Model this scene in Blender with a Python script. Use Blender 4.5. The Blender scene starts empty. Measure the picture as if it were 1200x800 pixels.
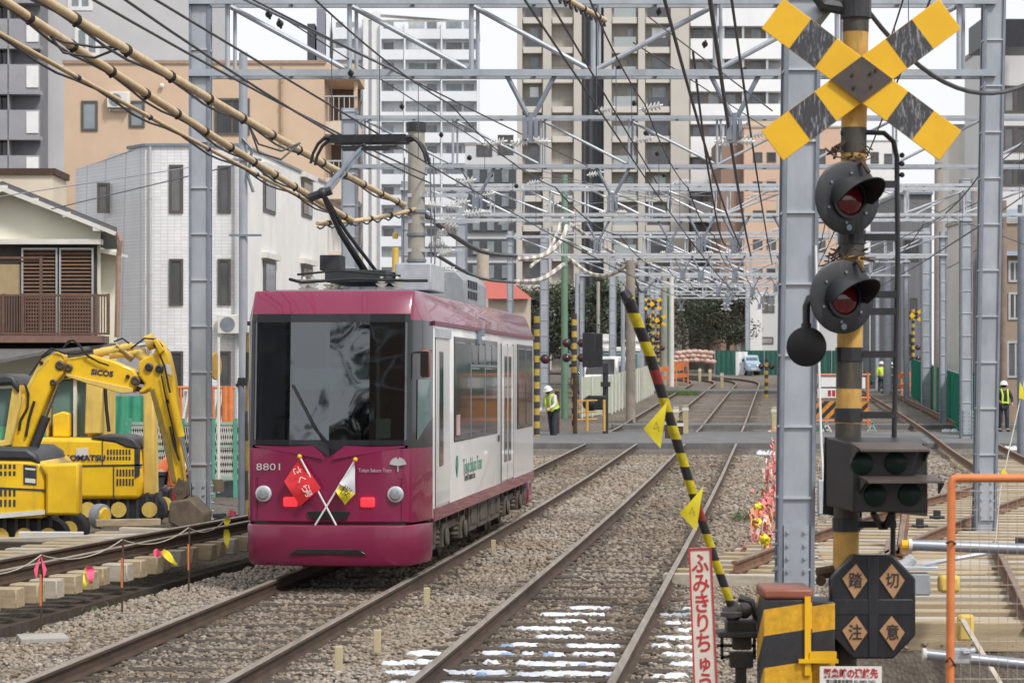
import bpy, math, random
import numpy as np
from mathutils import Vector, Matrix
random.seed(7); rng = np.random.default_rng(7)
SC = bpy.context.scene
COL = SC.collection
H, F, HY = 2.2, 2770.0, 440.0          # eye height, focal length and horizon of the survey (1200 px wide picture)
V = Vector

# ---------------------------------------------------------------- terrain
_ZK = [(-50, 0), (35, 0), (50, .10), (80, .45), (130, 1.40), (180, 2.25), (230, 2.90), (300, 3.1), (5000, 3.1)]
def zt(Y):
    for (a, za), (b, zb) in zip(_ZK, _ZK[1:]):
        if Y <= b:
            return za + (zb - za) * (Y - a) / (b - a)
    return 3.1
def P(px, py, D):
    return V(((px - 600) / F * D, D, H - (py - HY) / F * D))
def GX(px, D):
    return (px - 600) / F * D
def GP(px, D, dz=-.15):
    return V((GX(px, D), D, zt(D) + dz))
HEAD = .113
def XR(Y): return -.09 + HEAD * (Y - 16.3)
def XL(Y): return XR(Y) - 2.80
def sstep(a, b, x):
    t = min(1, max(0, (x - a) / (b - a))); return t * t * (3 - 2 * t)
def end5(Y): return -4.62 + .185 * (Y - 24.3)     # line of the sleeper ends of the new line beside the tram
def gz(X, Y):
    z = zt(Y) - .15
    d = sstep(end5(Y) + .62, end5(Y) + .25, X) * sstep(33, 30, Y)
    z -= .42 * d * sstep(end5(Y) - 3.2, end5(Y) - 2.4, X)
    z -= .15 * sstep(end5(Y) - 2.0, end5(Y) - 3.0, X) * sstep(60, 48, Y)
    z -= .75 * sstep(2.55, 3.0, X) * sstep(20.75, 20.2, Y)
    return z

# ---------------------------------------------------------------- materials
def nd(nt, t, **kw):
    n = nt.nodes.new(t)
    for k, v in kw.items():
        if k in n.inputs: n.inputs[k].default_value = v
        else: setattr(n, k, v)
    return n
def c4(c): return (c[0], c[1], c[2], 1)
MATS = {}
def mat(name, c1, c2=None, rough=.6, metal=0., scale=6., bump=0., stretch=None, grime=0., spec=.5, emit=None, coat=0., gcol=(.10, .09, .08)):
    """paint / metal / stone: two tones mixed by fractal noise, darker streaks, fine bump"""
    m = bpy.data.materials.new(name); m.use_nodes = True; nt = m.node_tree; nt.nodes.clear()
    out = nd(nt, 'ShaderNodeOutputMaterial'); b = nd(nt, 'ShaderNodeBsdfPrincipled')
    nt.links.new(b.outputs[0], out.inputs[0])
    b.inputs['Roughness'].default_value = rough; b.inputs['Metallic'].default_value = metal
    b.inputs['Specular IOR Level'].default_value = spec
    b.inputs['Coat Weight'].default_value = coat
    if emit: b.inputs['Emission Color'].default_value = c4(emit[0]); b.inputs['Emission Strength'].default_value = emit[1]
    geo = nd(nt, 'ShaderNodeNewGeometry'); mp = nd(nt, 'ShaderNodeMapping')
    nt.links.new(geo.outputs['Position'], mp.inputs['Vector'])
    if stretch: mp.inputs['Scale'].default_value = stretch
    nz = nd(nt, 'ShaderNodeTexNoise', Scale=scale, Detail=7., Roughness=.62); nt.links.new(mp.outputs[0], nz.inputs['Vector'])
    c2 = c2 or tuple(x * .82 for x in c1)
    rp = nd(nt, 'ShaderNodeValToRGB'); rp.color_ramp.elements[0].position = .34; rp.color_ramp.elements[1].position = .68
    rp.color_ramp.elements[0].color = c4(c2); rp.color_ramp.elements[1].color = c4(c1)
    nt.links.new(nz.outputs['Fac'], rp.inputs[0]); col = rp.outputs[0]
    if grime:
        m2 = nd(nt, 'ShaderNodeMapping'); m2.inputs['Scale'].default_value = (1, 1, .18); nt.links.new(geo.outputs['Position'], m2.inputs['Vector'])
        n2 = nd(nt, 'ShaderNodeTexNoise', Scale=scale * 1.7, Detail=8., Roughness=.7); nt.links.new(m2.outputs[0], n2.inputs['Vector'])
        r2 = nd(nt, 'ShaderNodeMapRange'); r2.inputs[1].default_value = .52; r2.inputs[2].default_value = .78; r2.inputs[4].default_value = grime
        nt.links.new(n2.outputs['Fac'], r2.inputs[0])
        mx = nd(nt, 'ShaderNodeMix', data_type='RGBA'); mx.inputs[7].default_value = c4(gcol)
        nt.links.new(r2.outputs[0], mx.inputs[0]); nt.links.new(col, mx.inputs[6]); col = mx.outputs[2]
    nt.links.new(col, b.inputs['Base Color'])
    if bump:
        n3 = nd(nt, 'ShaderNodeTexNoise', Scale=scale * 9, Detail=4.); nt.links.new(mp.outputs[0], n3.inputs['Vector'])
        bp = nd(nt, 'ShaderNodeBump', Strength=bump, Distance=.02); nt.links.new(n3.outputs['Fac'], bp.inputs['Height'])
        nt.links.new(bp.outputs[0], b.inputs['Normal'])
    MATS[name] = m
    return m
def stripes(name, ca, cb, vec, period, duty=.5, phase=0., third=None, rough=.55, chip=.0):
    """two-colour bands along a direction of the object's own space; optionally some bands in a third colour"""
    m = bpy.data.materials.new(name); m.use_nodes = True; nt = m.node_tree; b = nt.nodes['Principled BSDF']
    b.inputs['Roughness'].default_value = rough
    tc = nd(nt, 'ShaderNodeTexCoord'); dt = nd(nt, 'ShaderNodeVectorMath', operation='DOT_PRODUCT'); dt.inputs[1].default_value = vec
    nt.links.new(tc.outputs['Object'], dt.inputs[0])
    dv = nd(nt, 'ShaderNodeMath', operation='MULTIPLY_ADD'); dv.inputs[1].default_value = 1 / period; dv.inputs[2].default_value = phase
    nt.links.new(dt.outputs['Value'], dv.inputs[0])
    fr = nd(nt, 'ShaderNodeMath', operation='FRACT'); nt.links.new(dv.outputs[0], fr.inputs[0])
    gt = nd(nt, 'ShaderNodeMath', operation='GREATER_THAN'); gt.inputs[1].default_value = duty; nt.links.new(fr.outputs[0], gt.inputs[0])
    nz = nd(nt, 'ShaderNodeTexNoise', Scale=14., Detail=8., Roughness=.7); nt.links.new(tc.outputs['Object'], nz.inputs['Vector'])
    def tone(c):
        rp = nd(nt, 'ShaderNodeValToRGB'); rp.color_ramp.elements[0].position = .3; rp.color_ramp.elements[1].position = .62
        rp.color_ramp.elements[0].color = c4(tuple(x * .55 for x in c)); rp.color_ramp.elements[1].color = c4(c)
        nt.links.new(nz.outputs['Fac'], rp.inputs[0]); return rp.outputs[0]
    A, B = tone(ca), tone(cb)
    if third:
        fl = nd(nt, 'ShaderNodeMath', operation='FLOOR'); nt.links.new(dv.outputs[0], fl.inputs[0])
        md = nd(nt, 'ShaderNodeMath', operation='MODULO'); md.inputs[1].default_value = third[1]; nt.links.new(fl.outputs[0], md.inputs[0])
        cp = nd(nt, 'ShaderNodeMath', operation='COMPARE'); cp.inputs[1].default_value = third[2]; cp.inputs[2].default_value = .4; nt.links.new(md.outputs[0], cp.inputs[0])
        m3 = nd(nt, 'ShaderNodeMix', data_type='RGBA'); nt.links.new(cp.outputs[0], m3.inputs[0]); nt.links.new(A, m3.inputs[6]); nt.links.new(tone(third[0]), m3.inputs[7]); A = m3.outputs[2]
    mx = nd(nt, 'ShaderNodeMix', data_type='RGBA'); nt.links.new(gt.outputs[0], mx.inputs[0]); nt.links.new(A, mx.inputs[6]); nt.links.new(B, mx.inputs[7])
    col = mx.outputs[2]
    if chip:
        n2 = nd(nt, 'ShaderNodeTexNoise', Scale=22., Detail=6., Roughness=.75); nt.links.new(tc.outputs['Object'], n2.inputs['Vector'])
        g2 = nd(nt, 'ShaderNodeMapRange'); g2.inputs[1].default_value = .60; g2.inputs[2].default_value = .66; g2.inputs[4].default_value = chip; nt.links.new(n2.outputs['Fac'], g2.inputs[0])
        m4 = nd(nt, 'ShaderNodeMix', data_type='RGBA'); m4.inputs[7].default_value = (.12, .07, .04, 1); nt.links.new(g2.outputs[0], m4.inputs[0]); nt.links.new(col, m4.inputs[6]); col = m4.outputs[2]
    nt.links.new(col, b.inputs['Base Color']); MATS[name] = m
    return m
def tile_mat(name, c, cg, w, h, rough=.45, bumpy=.3, offset=0., vary=.06):
    """small facade tiles with joints, laid out on x/z (or y/z) of the wall itself"""
    m = bpy.data.materials.new(name); m.use_nodes = True; nt = m.node_tree; b = nt.nodes['Principled BSDF']; b.inputs['Roughness'].default_value = rough
    geo = nd(nt, 'ShaderNodeNewGeometry'); sp = nd(nt, 'ShaderNodeSeparateXYZ'); nt.links.new(geo.outputs['Position'], sp.inputs[0])
    ad = nd(nt, 'ShaderNodeMath', operation='ADD'); nt.links.new(sp.outputs[0], ad.inputs[0]); nt.links.new(sp.outputs[1], ad.inputs[1])
    cb = nd(nt, 'ShaderNodeCombineXYZ'); nt.links.new(ad.outputs[0], cb.inputs[0]); nt.links.new(sp.outputs[2], cb.inputs[1])
    br = nd(nt, 'ShaderNodeTexBrick'); br.offset = offset
    br.inputs['Color1'].default_value = c4(c); br.inputs['Color2'].default_value = c4(tuple(x * (1 - vary) for x in c)); br.inputs['Mortar'].default_value = c4(cg)
    br.inputs['Scale'].default_value = 1.; br.inputs['Mortar Size'].default_value = min(w, h) * .07; br.inputs['Brick Width'].default_value = w; br.inputs['Row Height'].default_value = h
    nt.links.new(cb.outputs[0], br.inputs['Vector'])
    nz = nd(nt, 'ShaderNodeTexNoise', Scale=.7, Detail=6., Roughness=.65); mp = nd(nt, 'ShaderNodeMapping'); mp.inputs['Scale'].default_value = (1, 1, .3)
    nt.links.new(geo.outputs['Position'], mp.inputs[0]); nt.links.new(mp.outputs[0], nz.inputs['Vector'])
    mr = nd(nt, 'ShaderNodeMapRange'); mr.inputs[1].default_value = .3; mr.inputs[2].default_value = .7; mr.inputs[3].default_value = .80; mr.inputs[4].default_value = 1.03; nt.links.new(nz.outputs['Fac'], mr.inputs[0])
    mx = nd(nt, 'ShaderNodeVectorMath', operation='SCALE'); nt.links.new(br.outputs['Color'], mx.inputs[0]); nt.links.new(mr.outputs[0], mx.inputs['Scale'])
    nt.links.new(mx.outputs[0], b.inputs['Base Color'])
    MATS[name] = m
    return m
def glass_mat(name, c, rough=.05, ior=1.9, vary=False):
    m = bpy.data.materials.new(name); m.use_nodes = True; nt = m.node_tree; b = nt.nodes['Principled BSDF']
    b.inputs['Base Color'].default_value = c4(c); b.inputs['Roughness'].default_value = rough; b.inputs['IOR'].default_value = ior
    geo = nd(nt, 'ShaderNodeNewGeometry'); nz = nd(nt, 'ShaderNodeTexNoise', Scale=1.1, Detail=2.); nt.links.new(geo.outputs['Position'], nz.inputs['Vector'])
    rp = nd(nt, 'ShaderNodeValToRGB'); rp.color_ramp.elements[0].color = c4(tuple(x * .5 for x in c)); rp.color_ramp.elements[1].color = c4(tuple(x * 1.6 for x in c))
    nt.links.new(nz.outputs['Fac'], rp.inputs[0]); nt.links.new(rp.outputs[0], b.inputs['Base Color'])
    if vary:   # each window has its own curtains and brightness
        oi = nd(nt, 'ShaderNodeObjectInfo'); r2 = nd(nt, 'ShaderNodeValToRGB'); r2.color_ramp.interpolation = 'CONSTANT'; e = r2.color_ramp.elements; e[0].color = (.6, .6, .6, 1); e[1].color = (1.2, 1.2, 1.2, 1); e[1].position = .3
        for p_, v_ in ((.55, 2.0), (.75, .8), (.86, 3.6), (.95, 1.4)): x = e.new(p_); x.color = (v_, v_ * .98, v_ * .93, 1)
        nt.links.new(oi.outputs['Random'], r2.inputs[0]); mu = nd(nt, 'ShaderNodeVectorMath', operation='MULTIPLY'); nt.links.new(rp.outputs[0], mu.inputs[0]); nt.links.new(r2.outputs[0], mu.inputs[1]); nt.links.new(mu.outputs[0], b.inputs['Base Color'])
    bp = nd(nt, 'ShaderNodeBump', Strength=.02, Distance=.05); nt.links.new(nz.outputs['Fac'], bp.inputs['Height']); nt.links.new(bp.outputs[0], b.inputs['Normal'])
    MATS[name] = m
    return m

# ---------------------------------------------------------------- mesh builder
class MB:
    def __init__(s): s.v = []; s.f = []; s.m = []; s.mi = 0
    def add(s, vs, fs):
        n = len(s.v); s.v += [tuple(v) for v in vs]; s.f += [tuple(i + n for i in f) for f in fs]; s.m += [s.mi] * len(fs); return s
    def mati(s, i): s.mi = i; return s
    def hexa(s, p):
        return s.add(p, [(3, 2, 1, 0), (4, 5, 6, 7), (0, 1, 5, 4), (1, 2, 6, 5), (2, 3, 7, 6), (3, 0, 4, 7)])
    def bx(s, x0, y0, z0, x1, y1, z1):
        x0, x1 = min(x0, x1), max(x0, x1); y0, y1 = min(y0, y1), max(y0, y1); z0, z1 = min(z0, z1), max(z0, z1)
        return s.hexa([(x0, y0, z0), (x1, y0, z0), (x1, y1, z0), (x0, y1, z0), (x0, y0, z1), (x1, y0, z1), (x1, y1, z1), (x0, y1, z1)])
    def box(s, c, sz, M=None):
        h = [a / 2 for a in sz]; c = V(c)
        pts = [V((a * h[0], b * h[1], d * h[2])) for d in (-1, 1) for a, b in ((-1, -1), (1, -1), (1, 1), (-1, 1))]
        if M is not None: pts = [M @ p for p in pts]
        return s.hexa([c + p for p in pts])
    def bar(s, p, q, w, h=None, up=(0, 0, 1)):
        p, q = V(p), V(q); d = (q - p).normalized(); u = V(up)
        if abs(d.dot(u)) > .98: u = V((0, 1, 0)) if abs(d.y) < .9 else V((1, 0, 0))
        r = d.cross(u).normalized(); u = r.cross(d); h = h or w
        o = [r * (a * w / 2) + u * (b * h / 2) for a, b in ((-1, -1), (1, -1), (1, 1), (-1, 1))]
        return s.hexa([p + x for x in o] + [q + x for x in o])
    def tube(s, pts, r, n=8, caps=True):
        pts = [V(p) for p in pts]; k = len(pts); rs = r if isinstance(r, (list, tuple)) else [r] * k
        vs = []; u = None
        for i, p in enumerate(pts):
            d = (pts[min(i + 1, k - 1)] - pts[max(i - 1, 0)]).normalized()
            if u is None:
                u = V((0, 0, 1)) if abs(d.z) < .9 else V((0, 1, 0))
            w = d.cross(u).normalized(); u = w.cross(d).normalized()
            for j in range(n):
                a = 2 * math.pi * j / n
                vs.append(p + (w * math.cos(a) + u * math.sin(a)) * rs[i])
        fs = [(i * n + j, i * n + (j + 1) % n, (i + 1) * n + (j + 1) % n, (i + 1) * n + j) for i in range(k - 1) for j in range(n)]
        if caps: fs += [tuple(range(n - 1, -1, -1)), tuple((k - 1) * n + j for j in range(n))]
        return s.add(vs, fs)
    def cyl(s, p, q, r, r2=None, n=14): return s.tube([p, q], [r, r if r2 is None else r2], n)
    def prism(s, poly, h, M=None):
        n = len(poly); vs = [V((x, y, 0)) for x, y in poly] + [V((x, y, h)) for x, y in poly]
        if M is not None: vs = [M @ v for v in vs]
        return s.add(vs, [tuple(range(n - 1, -1, -1)), tuple(range(n, 2 * n))] + [(i, (i + 1) % n, n + (i + 1) % n, n + i) for i in range(n)])
    def lathe(s, prof, M=None, n=20, cap=True):
        vs = []; k = len(prof)
        for r, z in prof:
            for j in range(n):
                a = 2 * math.pi * j / n; vs.append(V((r * math.cos(a), r * math.sin(a), z)))
        if M is not None: vs = [M @ v for v in vs]
        fs = [(i * n + j, i * n + (j + 1) % n, (i + 1) * n + (j + 1) % n, (i + 1) * n + j) for i in range(k - 1) for j in range(n)]
        if cap: fs += [tuple(range(n - 1, -1, -1)), tuple((k - 1) * n + j for j in range(n))]
        return s.add(vs, fs)
    def ball(s, c, r, sc=(1, 1, 1), n=12):
        k = n // 2 + 1; M = Matrix.Translation(V(c)) @ Matrix.Diagonal((sc[0], sc[1], sc[2], 1))
        return s.lathe([(max(1e-4, r * math.sin(math.pi * i / (k - 1))), -r * math.cos(math.pi * i / (k - 1))) for i in range(k)], M, n)
    def quad(s, *p): return s.add(p, [tuple(range(len(p)))])
    def xz(s, poly, y0, y1):
        """outline drawn in the upright x/z plane, y0..y1 thick"""
        n = len(poly); vs = [(x, y0, z) for x, z in poly] + [(x, y1, z) for x, z in poly]
        return s.add(vs, [tuple(range(n)), tuple(range(2 * n - 1, n - 1, -1))] + [(i, n + i, n + (i + 1) % n, (i + 1) % n) for i in range(n)])
    def build(s, name, mats, parent=None, smooth=False, bevel=0., world=False, label=None, kind=None, seg=2):
        me = bpy.data.meshes.new(name)
        vs = s.v
        if world and parent is not None:
            I = mw(parent).inverted(); vs = [tuple(I @ V(v)) for v in vs]
        me.from_pydata(vs, [], s.f)
        for m in (mats if isinstance(mats, (list, tuple)) else [mats]): me.materials.append(m)
        if max(s.m, default=0): me.polygons.foreach_set('material_index', s.m)
        bm_fix(me)
        if smooth:
            me.polygons.foreach_set('use_smooth', [True] * len(me.polygons))
            if smooth != 'all': me.set_sharp_from_angle(angle=math.radians(38))
        o = bpy.data.objects.new(name, me); COL.objects.link(o)
        if parent is not None: o.parent = parent
        if bevel:
            b = o.modifiers.new('bevel', 'BEVEL'); b.width = bevel; b.segments = seg; b.limit_method = 'ANGLE'; b.angle_limit = math.radians(40); b.harden_normals = False
            me.polygons.foreach_set('use_smooth', [True] * len(me.polygons))
            me.set_sharp_from_angle(angle=math.radians(60))
        if label: o['label'] = label
        if kind: o['kind'] = kind
        return o
import bmesh
def bm_fix(me):
    b = bmesh.new(); b.from_mesh(me); bmesh.ops.recalc_face_normals(b, faces=b.faces); b.to_mesh(me); b.free()
def mw(o):
    M = o.matrix_basis
    p = o.parent
    while p is not None: M = p.matrix_basis @ M; p = p.parent
    return M
def tag(o, label, cat, group=None, kind=None):
    o['label'] = label; o['category'] = cat
    if group: o['group'] = group
    if kind: o['kind'] = kind
    return o
def thing(name, label, cat, loc=(0, 0, 0), rz=0., group=None):
    o = bpy.data.objects.new(name, None); COL.objects.link(o); o.empty_display_size = .2
    o.location = loc; o.rotation_euler = (0, 0, rz)
    o.matrix_basis  # basis is derived from loc/rot
    return tag(o, label, cat, group)
def structure(o): o['kind'] = 'structure'; return o
def copy_tree(o, parent=None):
    c = o.copy(); COL.objects.link(c)
    if parent is not None: c.parent = parent
    for ch in list(o.children): copy_tree(ch, c)
    return c
def place(o, loc, rz=0., label=None, sc=None):
    o.location = loc; o.rotation_euler = (0, 0, rz)
    if sc: o.scale = sc
    if label: o['label'] = label
    return o
def frame(origin, right, up):
    r = V(right).normalized(); u = V(up); u = (u - r * u.dot(r)).normalized(); n = r.cross(u)
    M = Matrix((r, u, n)).transposed().to_4x4(); M.translation = V(origin); return M
def text(name, body, size, m, parent, M, bold=0., squeeze=1., depth=.002, vertical=False, spacing=1., label=None):
    """lettering turned into a mesh; M maps the text's x/y plane into the parent's space, centred on M's origin"""
    c = bpy.data.curves.new(name, 'FONT'); c.body = '\n'.join(body) if vertical else body
    c.size = size; c.align_x = 'CENTER'; c.align_y = 'CENTER'; c.offset = bold; c.extrude = depth / 2; c.space_line = spacing if vertical else 1.
    c.resolution_u = 3
    o = bpy.data.objects.new('tmp', c); COL.objects.link(o)
    dg = bpy.context.evaluated_depsgraph_get()
    me = bpy.data.meshes.new_from_object(o.evaluated_get(dg)); bpy.data.objects.remove(o); bpy.data.curves.remove(c)
    me.transform(M @ Matrix.Diagonal((squeeze, 1, 1, 1))); me.materials.clear(); me.materials.append(m); me.name = name
    q = bpy.data.objects.new(name, me); COL.objects.link(q); q.parent = parent
    if label: q['label'] = label
    return q
# ---------------------------------------------------------------- palette
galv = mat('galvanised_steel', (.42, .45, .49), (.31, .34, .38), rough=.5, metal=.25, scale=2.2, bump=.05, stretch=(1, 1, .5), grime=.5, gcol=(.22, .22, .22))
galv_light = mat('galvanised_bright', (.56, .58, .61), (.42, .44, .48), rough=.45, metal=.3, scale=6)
galv_dark = mat('galvanised_dark', (.24, .27, .32), (.18, .20, .24), rough=.55, metal=.3, scale=5)  # plain darker steel tone
dark_steel = mat('dark_steel', (.035, .037, .042), (.02, .021, .025), rough=.5, scale=9, bump=.1, grime=.3, gcol=(.08, .06, .05))
black_paint = mat('black_paint', (.022, .023, .027), (.013, .013, .016), rough=.42, scale=7, grime=.35, gcol=(.07, .065, .06))
rubber = mat('black_rubber', (.025, .025, .027), (.015, .015, .016), rough=.8, scale=8)
wire_mat = mat('wire_black', (.085, .085, .09), (.055, .055, .06), rough=.6)
wire_grey = mat('wire_grey', (.20, .21, .23), (.14, .15, .17), rough=.5, metal=.3)
rust = mat('rail_rust', (.088, .052, .032), (.045, .029, .020), rough=.85, scale=9, bump=.25, stretch=(1, .3, 1))
rail_top = mat('rail_head', (.38, .33, .28), (.23, .19, .15), rough=.5, metal=.4, scale=4, stretch=(4, .25, 1))
rail_new = mat('rail_brown', (.20, .105, .055), (.11, .055, .03), rough=.8, scale=6, bump=.2, stretch=(1, .4, 1))
rail_new_top = mat('rail_brown_head', (.27, .19, .14), (.18, .12, .085), rough=.6, metal=.2, scale=5)
wood_dark = mat('sleeper_dark', (.085, .062, .045), (.045, .034, .026), rough=.9, scale=5, bump=.4, stretch=(.4, 3, 3), grime=.5, gcol=(.16, .15, .14))
wood_new = mat('timber_new', (.46, .37, .245), (.31, .235, .145), rough=.8, scale=3, bump=.25, stretch=(.35, 5, 5), grime=.45, gcol=(.21, .16, .11))
wood_pale = mat('timber_pale', (.50, .45, .37), (.35, .31, .245), rough=.85, scale=3, bump=.25, stretch=(.35, 5, 5), grime=.4, gcol=(.2, .18, .15))
concrete = mat('concrete', (.42, .40, .36), (.31, .30, .27), rough=.9, scale=2.5, bump=.2, grime=.5, gcol=(.17, .16, .14))
asphalt = mat('asphalt', (.17, .17, .17), (.11, .11, .112), rough=.9, scale=2, bump=.5, grime=.4, gcol=(.22, .21, .2))
yellow = mat('machine_yellow', (.88, .56, .010), (.74, .44, .012), rough=.45, scale=3, grime=.75, gcol=(.33, .22, .05), coat=.3)
yellow_dull = mat('machine_yellow_dusty', (.74, .53, .12), (.58, .40, .09), rough=.6, scale=3, grime=.6, gcol=(.25, .18, .08))
sign_yellow = mat('sign_yellow', (.82, .47, .012), (.76, .42, .012), rough=.4, scale=5, grime=.15, gcol=(.35, .2, .05))
white_paint = mat('white_paint', (.78, .78, .77), (.70, .70, .69), rough=.4, scale=2, grime=.2, gcol=(.4, .39, .37))
off_white = mat('off_white', (.70, .68, .63), (.60, .58, .53), rough=.6, scale=2, grime=.3, gcol=(.35, .33, .30))
orange_paint = mat('orange_paint', (.72, .23, .07), (.58, .17, .05), rough=.5, scale=7, grime=.35, gcol=(.3, .13, .07))
red_text = mat('red_lettering', (.48, .03, .035), (.38, .025, .03), rough=.5)
black_text = mat('black_lettering', (.03, .03, .035), (.02, .02, .022), rough=.5)
chrome = mat('chrome', (.8, .8, .82), (.7, .7, .72), rough=.12, metal=1.)
snow = mat('snow', (.82, .85, .90), (.68, .73, .82), rough=.75, scale=22, bump=.6)
snow_blue = mat('snow_bluish', (.36, .50, .74), (.26, .40, .66), rough=.75, scale=22, bump=.6)
tape_pink = mat('tape_pink', (.85, .12, .22), (.75, .08, .16), rough=.5)
tape_yellow = mat('tape_yellow', (.85, .72, .04), (.70, .58, .03), rough=.5)
pink_net = mat('pink_net', (.82, .25, .20), (.70, .13, .17), rough=.7, scale=12)
green_fence = mat('green_panel', (.025, .21, .135), (.018, .16, .10), rough=.9, spec=.15, scale=1.5, grime=.25, gcol=(.05, .11, .085))
bamboo = mat('cable_cover', (.70, .54, .32), (.55, .40, .22), rough=.5, scale=6, stretch=(1, 1, 1), grime=.3, gcol=(.25, .16, .07))
pole_conc = mat('pole_concrete', (.40, .38, .33), (.30, .285, .25), rough=.9, scale=3, bump=.15, grime=.5, gcol=(.18, .17, .15))

# ---------------------------------------------------------------- ground sheet
def ground_material():
    m = bpy.data.materials.new('track_ballast'); m.use_nodes = True; nt = m.node_tree; b = nt.nodes['Principled BSDF']; b.inputs['Roughness'].default_value = .92
    geo = nd(nt, 'ShaderNodeNewGeometry')
    vo = nd(nt, 'ShaderNodeTexVoronoi', Scale=24.); nt.links.new(geo.outputs['Position'], vo.inputs['Vector'])
    sp = nd(nt, 'ShaderNodeSeparateColor'); nt.links.new(vo.outputs['Color'], sp.inputs[0])
    rp = nd(nt, 'ShaderNodeValToRGB'); e = rp.color_ramp.elements
    e[0].color = (.11, .095, .08, 1); e[1].color = (.48, .45, .41, 1); e[1].position = 1
    for p_, c_ in ((.3, (.215, .186, .152, 1)), (.6, (.31, .277, .237, 1)), (.8, (.37, .34, .305, 1))):
        x = e.new(p_); x.color = c_
    nt.links.new(sp.outputs[0], rp.inputs[0])
    dk = nd(nt, 'ShaderNodeMapRange'); dk.inputs[1].default_value = .25; dk.inputs[2].default_value = .62; dk.inputs[3].default_value = 1.; dk.inputs[4].default_value = .35; nt.links.new(vo.outputs['Distance'], dk.inputs[0])
    s1 = nd(nt, 'ShaderNodeVectorMath', operation='SCALE'); nt.links.new(rp.outputs[0], s1.inputs[0]); nt.links.new(dk.outputs[0], s1.inputs['Scale'])
    nz = nd(nt, 'ShaderNodeTexNoise', Scale=.35, Detail=7., Roughness=.6); nt.links.new(geo.outputs['Position'], nz.inputs['Vector'])
    r2 = nd(nt, 'ShaderNodeValToRGB'); r2.color_ramp.elements[0].position = .35; r2.color_ramp.elements[1].position = .66
    r2.color_ramp.elements[0].color = (.72, .62, .52, 1); r2.color_ramp.elements[1].color = (1.1, 1.08, 1.05, 1); nt.links.new(nz.outputs['Fac'], r2.inputs[0])
    mu = nd(nt, 'ShaderNodeVectorMath', operation='MULTIPLY'); nt.links.new(s1.outputs[0], mu.inputs[0]); nt.links.new(r2.outputs[0], mu.inputs[1])
    # bare soil in the dug-out parts and away from the line, plus painted shade between siding sleepers
    at = nd(nt, 'ShaderNodeAttribute', attribute_name='soil_shade')
    n2 = nd(nt, 'ShaderNodeTexNoise', Scale=2.2, Detail=9., Roughness=.72); nt.links.new(geo.outputs['Position'], n2.inputs['Vector'])
    r3 = nd(nt, 'ShaderNodeValToRGB'); r3.color_ramp.elements[0].position = .3; r3.color_ramp.elements[1].position = .72
    r3.color_ramp.elements[0].color = (.045, .036, .028, 1); r3.color_ramp.elements[1].color = (.155, .13, .105, 1); nt.links.new(n2.outputs['Fac'], r3.inputs[0])
    mx = nd(nt, 'ShaderNodeMix', data_type='RGBA'); nt.links.new(at.outputs['Fac'], mx.inputs[0]); nt.links.new(mu.outputs[0], mx.inputs[6]); nt.links.new(r3.outputs[0], mx.inputs[7])
    nt.links.new(mx.outputs[2], b.inputs['Base Color'])
    bp = nd(nt, 'ShaderNodeBump', Strength=.8, Distance=.03); iv = nd(nt, 'ShaderNodeMath', operation='MULTIPLY'); iv.inputs[1].default_value = -1.
    nt.links.new(vo.outputs['Distance'], iv.inputs[0]); nt.links.new(iv.outputs[0], bp.inputs['Height']); nt.links.new(bp.outputs[0], b.inputs['Normal'])
    return m
def make_ground():
    xs = [-3000, -800, -300, -120, -60, -35, -22] + [(-16 + .2 * i) for i in range(150)] + [15, 17, 20, 24, 30, 40, 60, 120, 300, 800, 3000]
    ys = [-60, -20, 0, 6] + [(9 + .2 * i) for i in range(155)] + [40 + 2 * i for i in range(1, 96)] + [240, 260, 300, 400, 700, 1500, 4000]
    vs = []; soil_shade = []
    for y in ys:
        for x in xs:
            z = gz(x, y) + (random.gauss(0, .012) if 9 < y < 45 and -17 < x < 15 else 0)
            vs.append((x, y, z))
            s = .0
            d5 = end5(y)
            if y < 40:
                s = max(s, sstep(d5 + .75, d5 + .45, x) * sstep(36, 32, y))
            s = max(s, sstep(2.5, 2.9, x) * sstep(21.2, 20.6, y) * .9)
            s = max(s, .85 * sstep(2.9 + .1 * (y - 21), 3.3 + .1 * (y - 21), x) * sstep(7.6 + .1 * (y - 21), 7.2 + .1 * (y - 21), x) * sstep(33, 31, y))  # siding ground darkened to stand for the shade between its sleepers
            s = max(s, .75 * sstep(-5.2, -7.5, x - HEAD * (y - 30)) )
            s = max(s, .4 * sstep(60, 90, y) * max(sstep(XR(y) + 2.2, XR(y) + 3.2, x) * sstep(XR(y) + 12, XR(y) + 9, x) * .6, sstep(XR(y) - 4.6, XR(y) - 5.6, x), sstep(XR(y) + 9, XR(y) + 12, x)))
            soil_shade.append(min(1, s))
    w = len(xs); fs = [(j * w + i, j * w + i + 1, (j + 1) * w + i + 1, (j + 1) * w + i) for j in range(len(ys) - 1) for i in range(w - 1)]
    me = bpy.data.meshes.new('ground'); me.from_pydata(vs, [], fs); me.materials.append(ground_material())
    a = me.attributes.new('soil_shade', 'FLOAT', 'POINT'); a.data.foreach_set('value', soil_shade)
    me.polygons.foreach_set('use_smooth', [True] * len(fs))
    o = bpy.data.objects.new('ground', me); COL.objects.link(o); structure(o)
make_ground()

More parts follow.
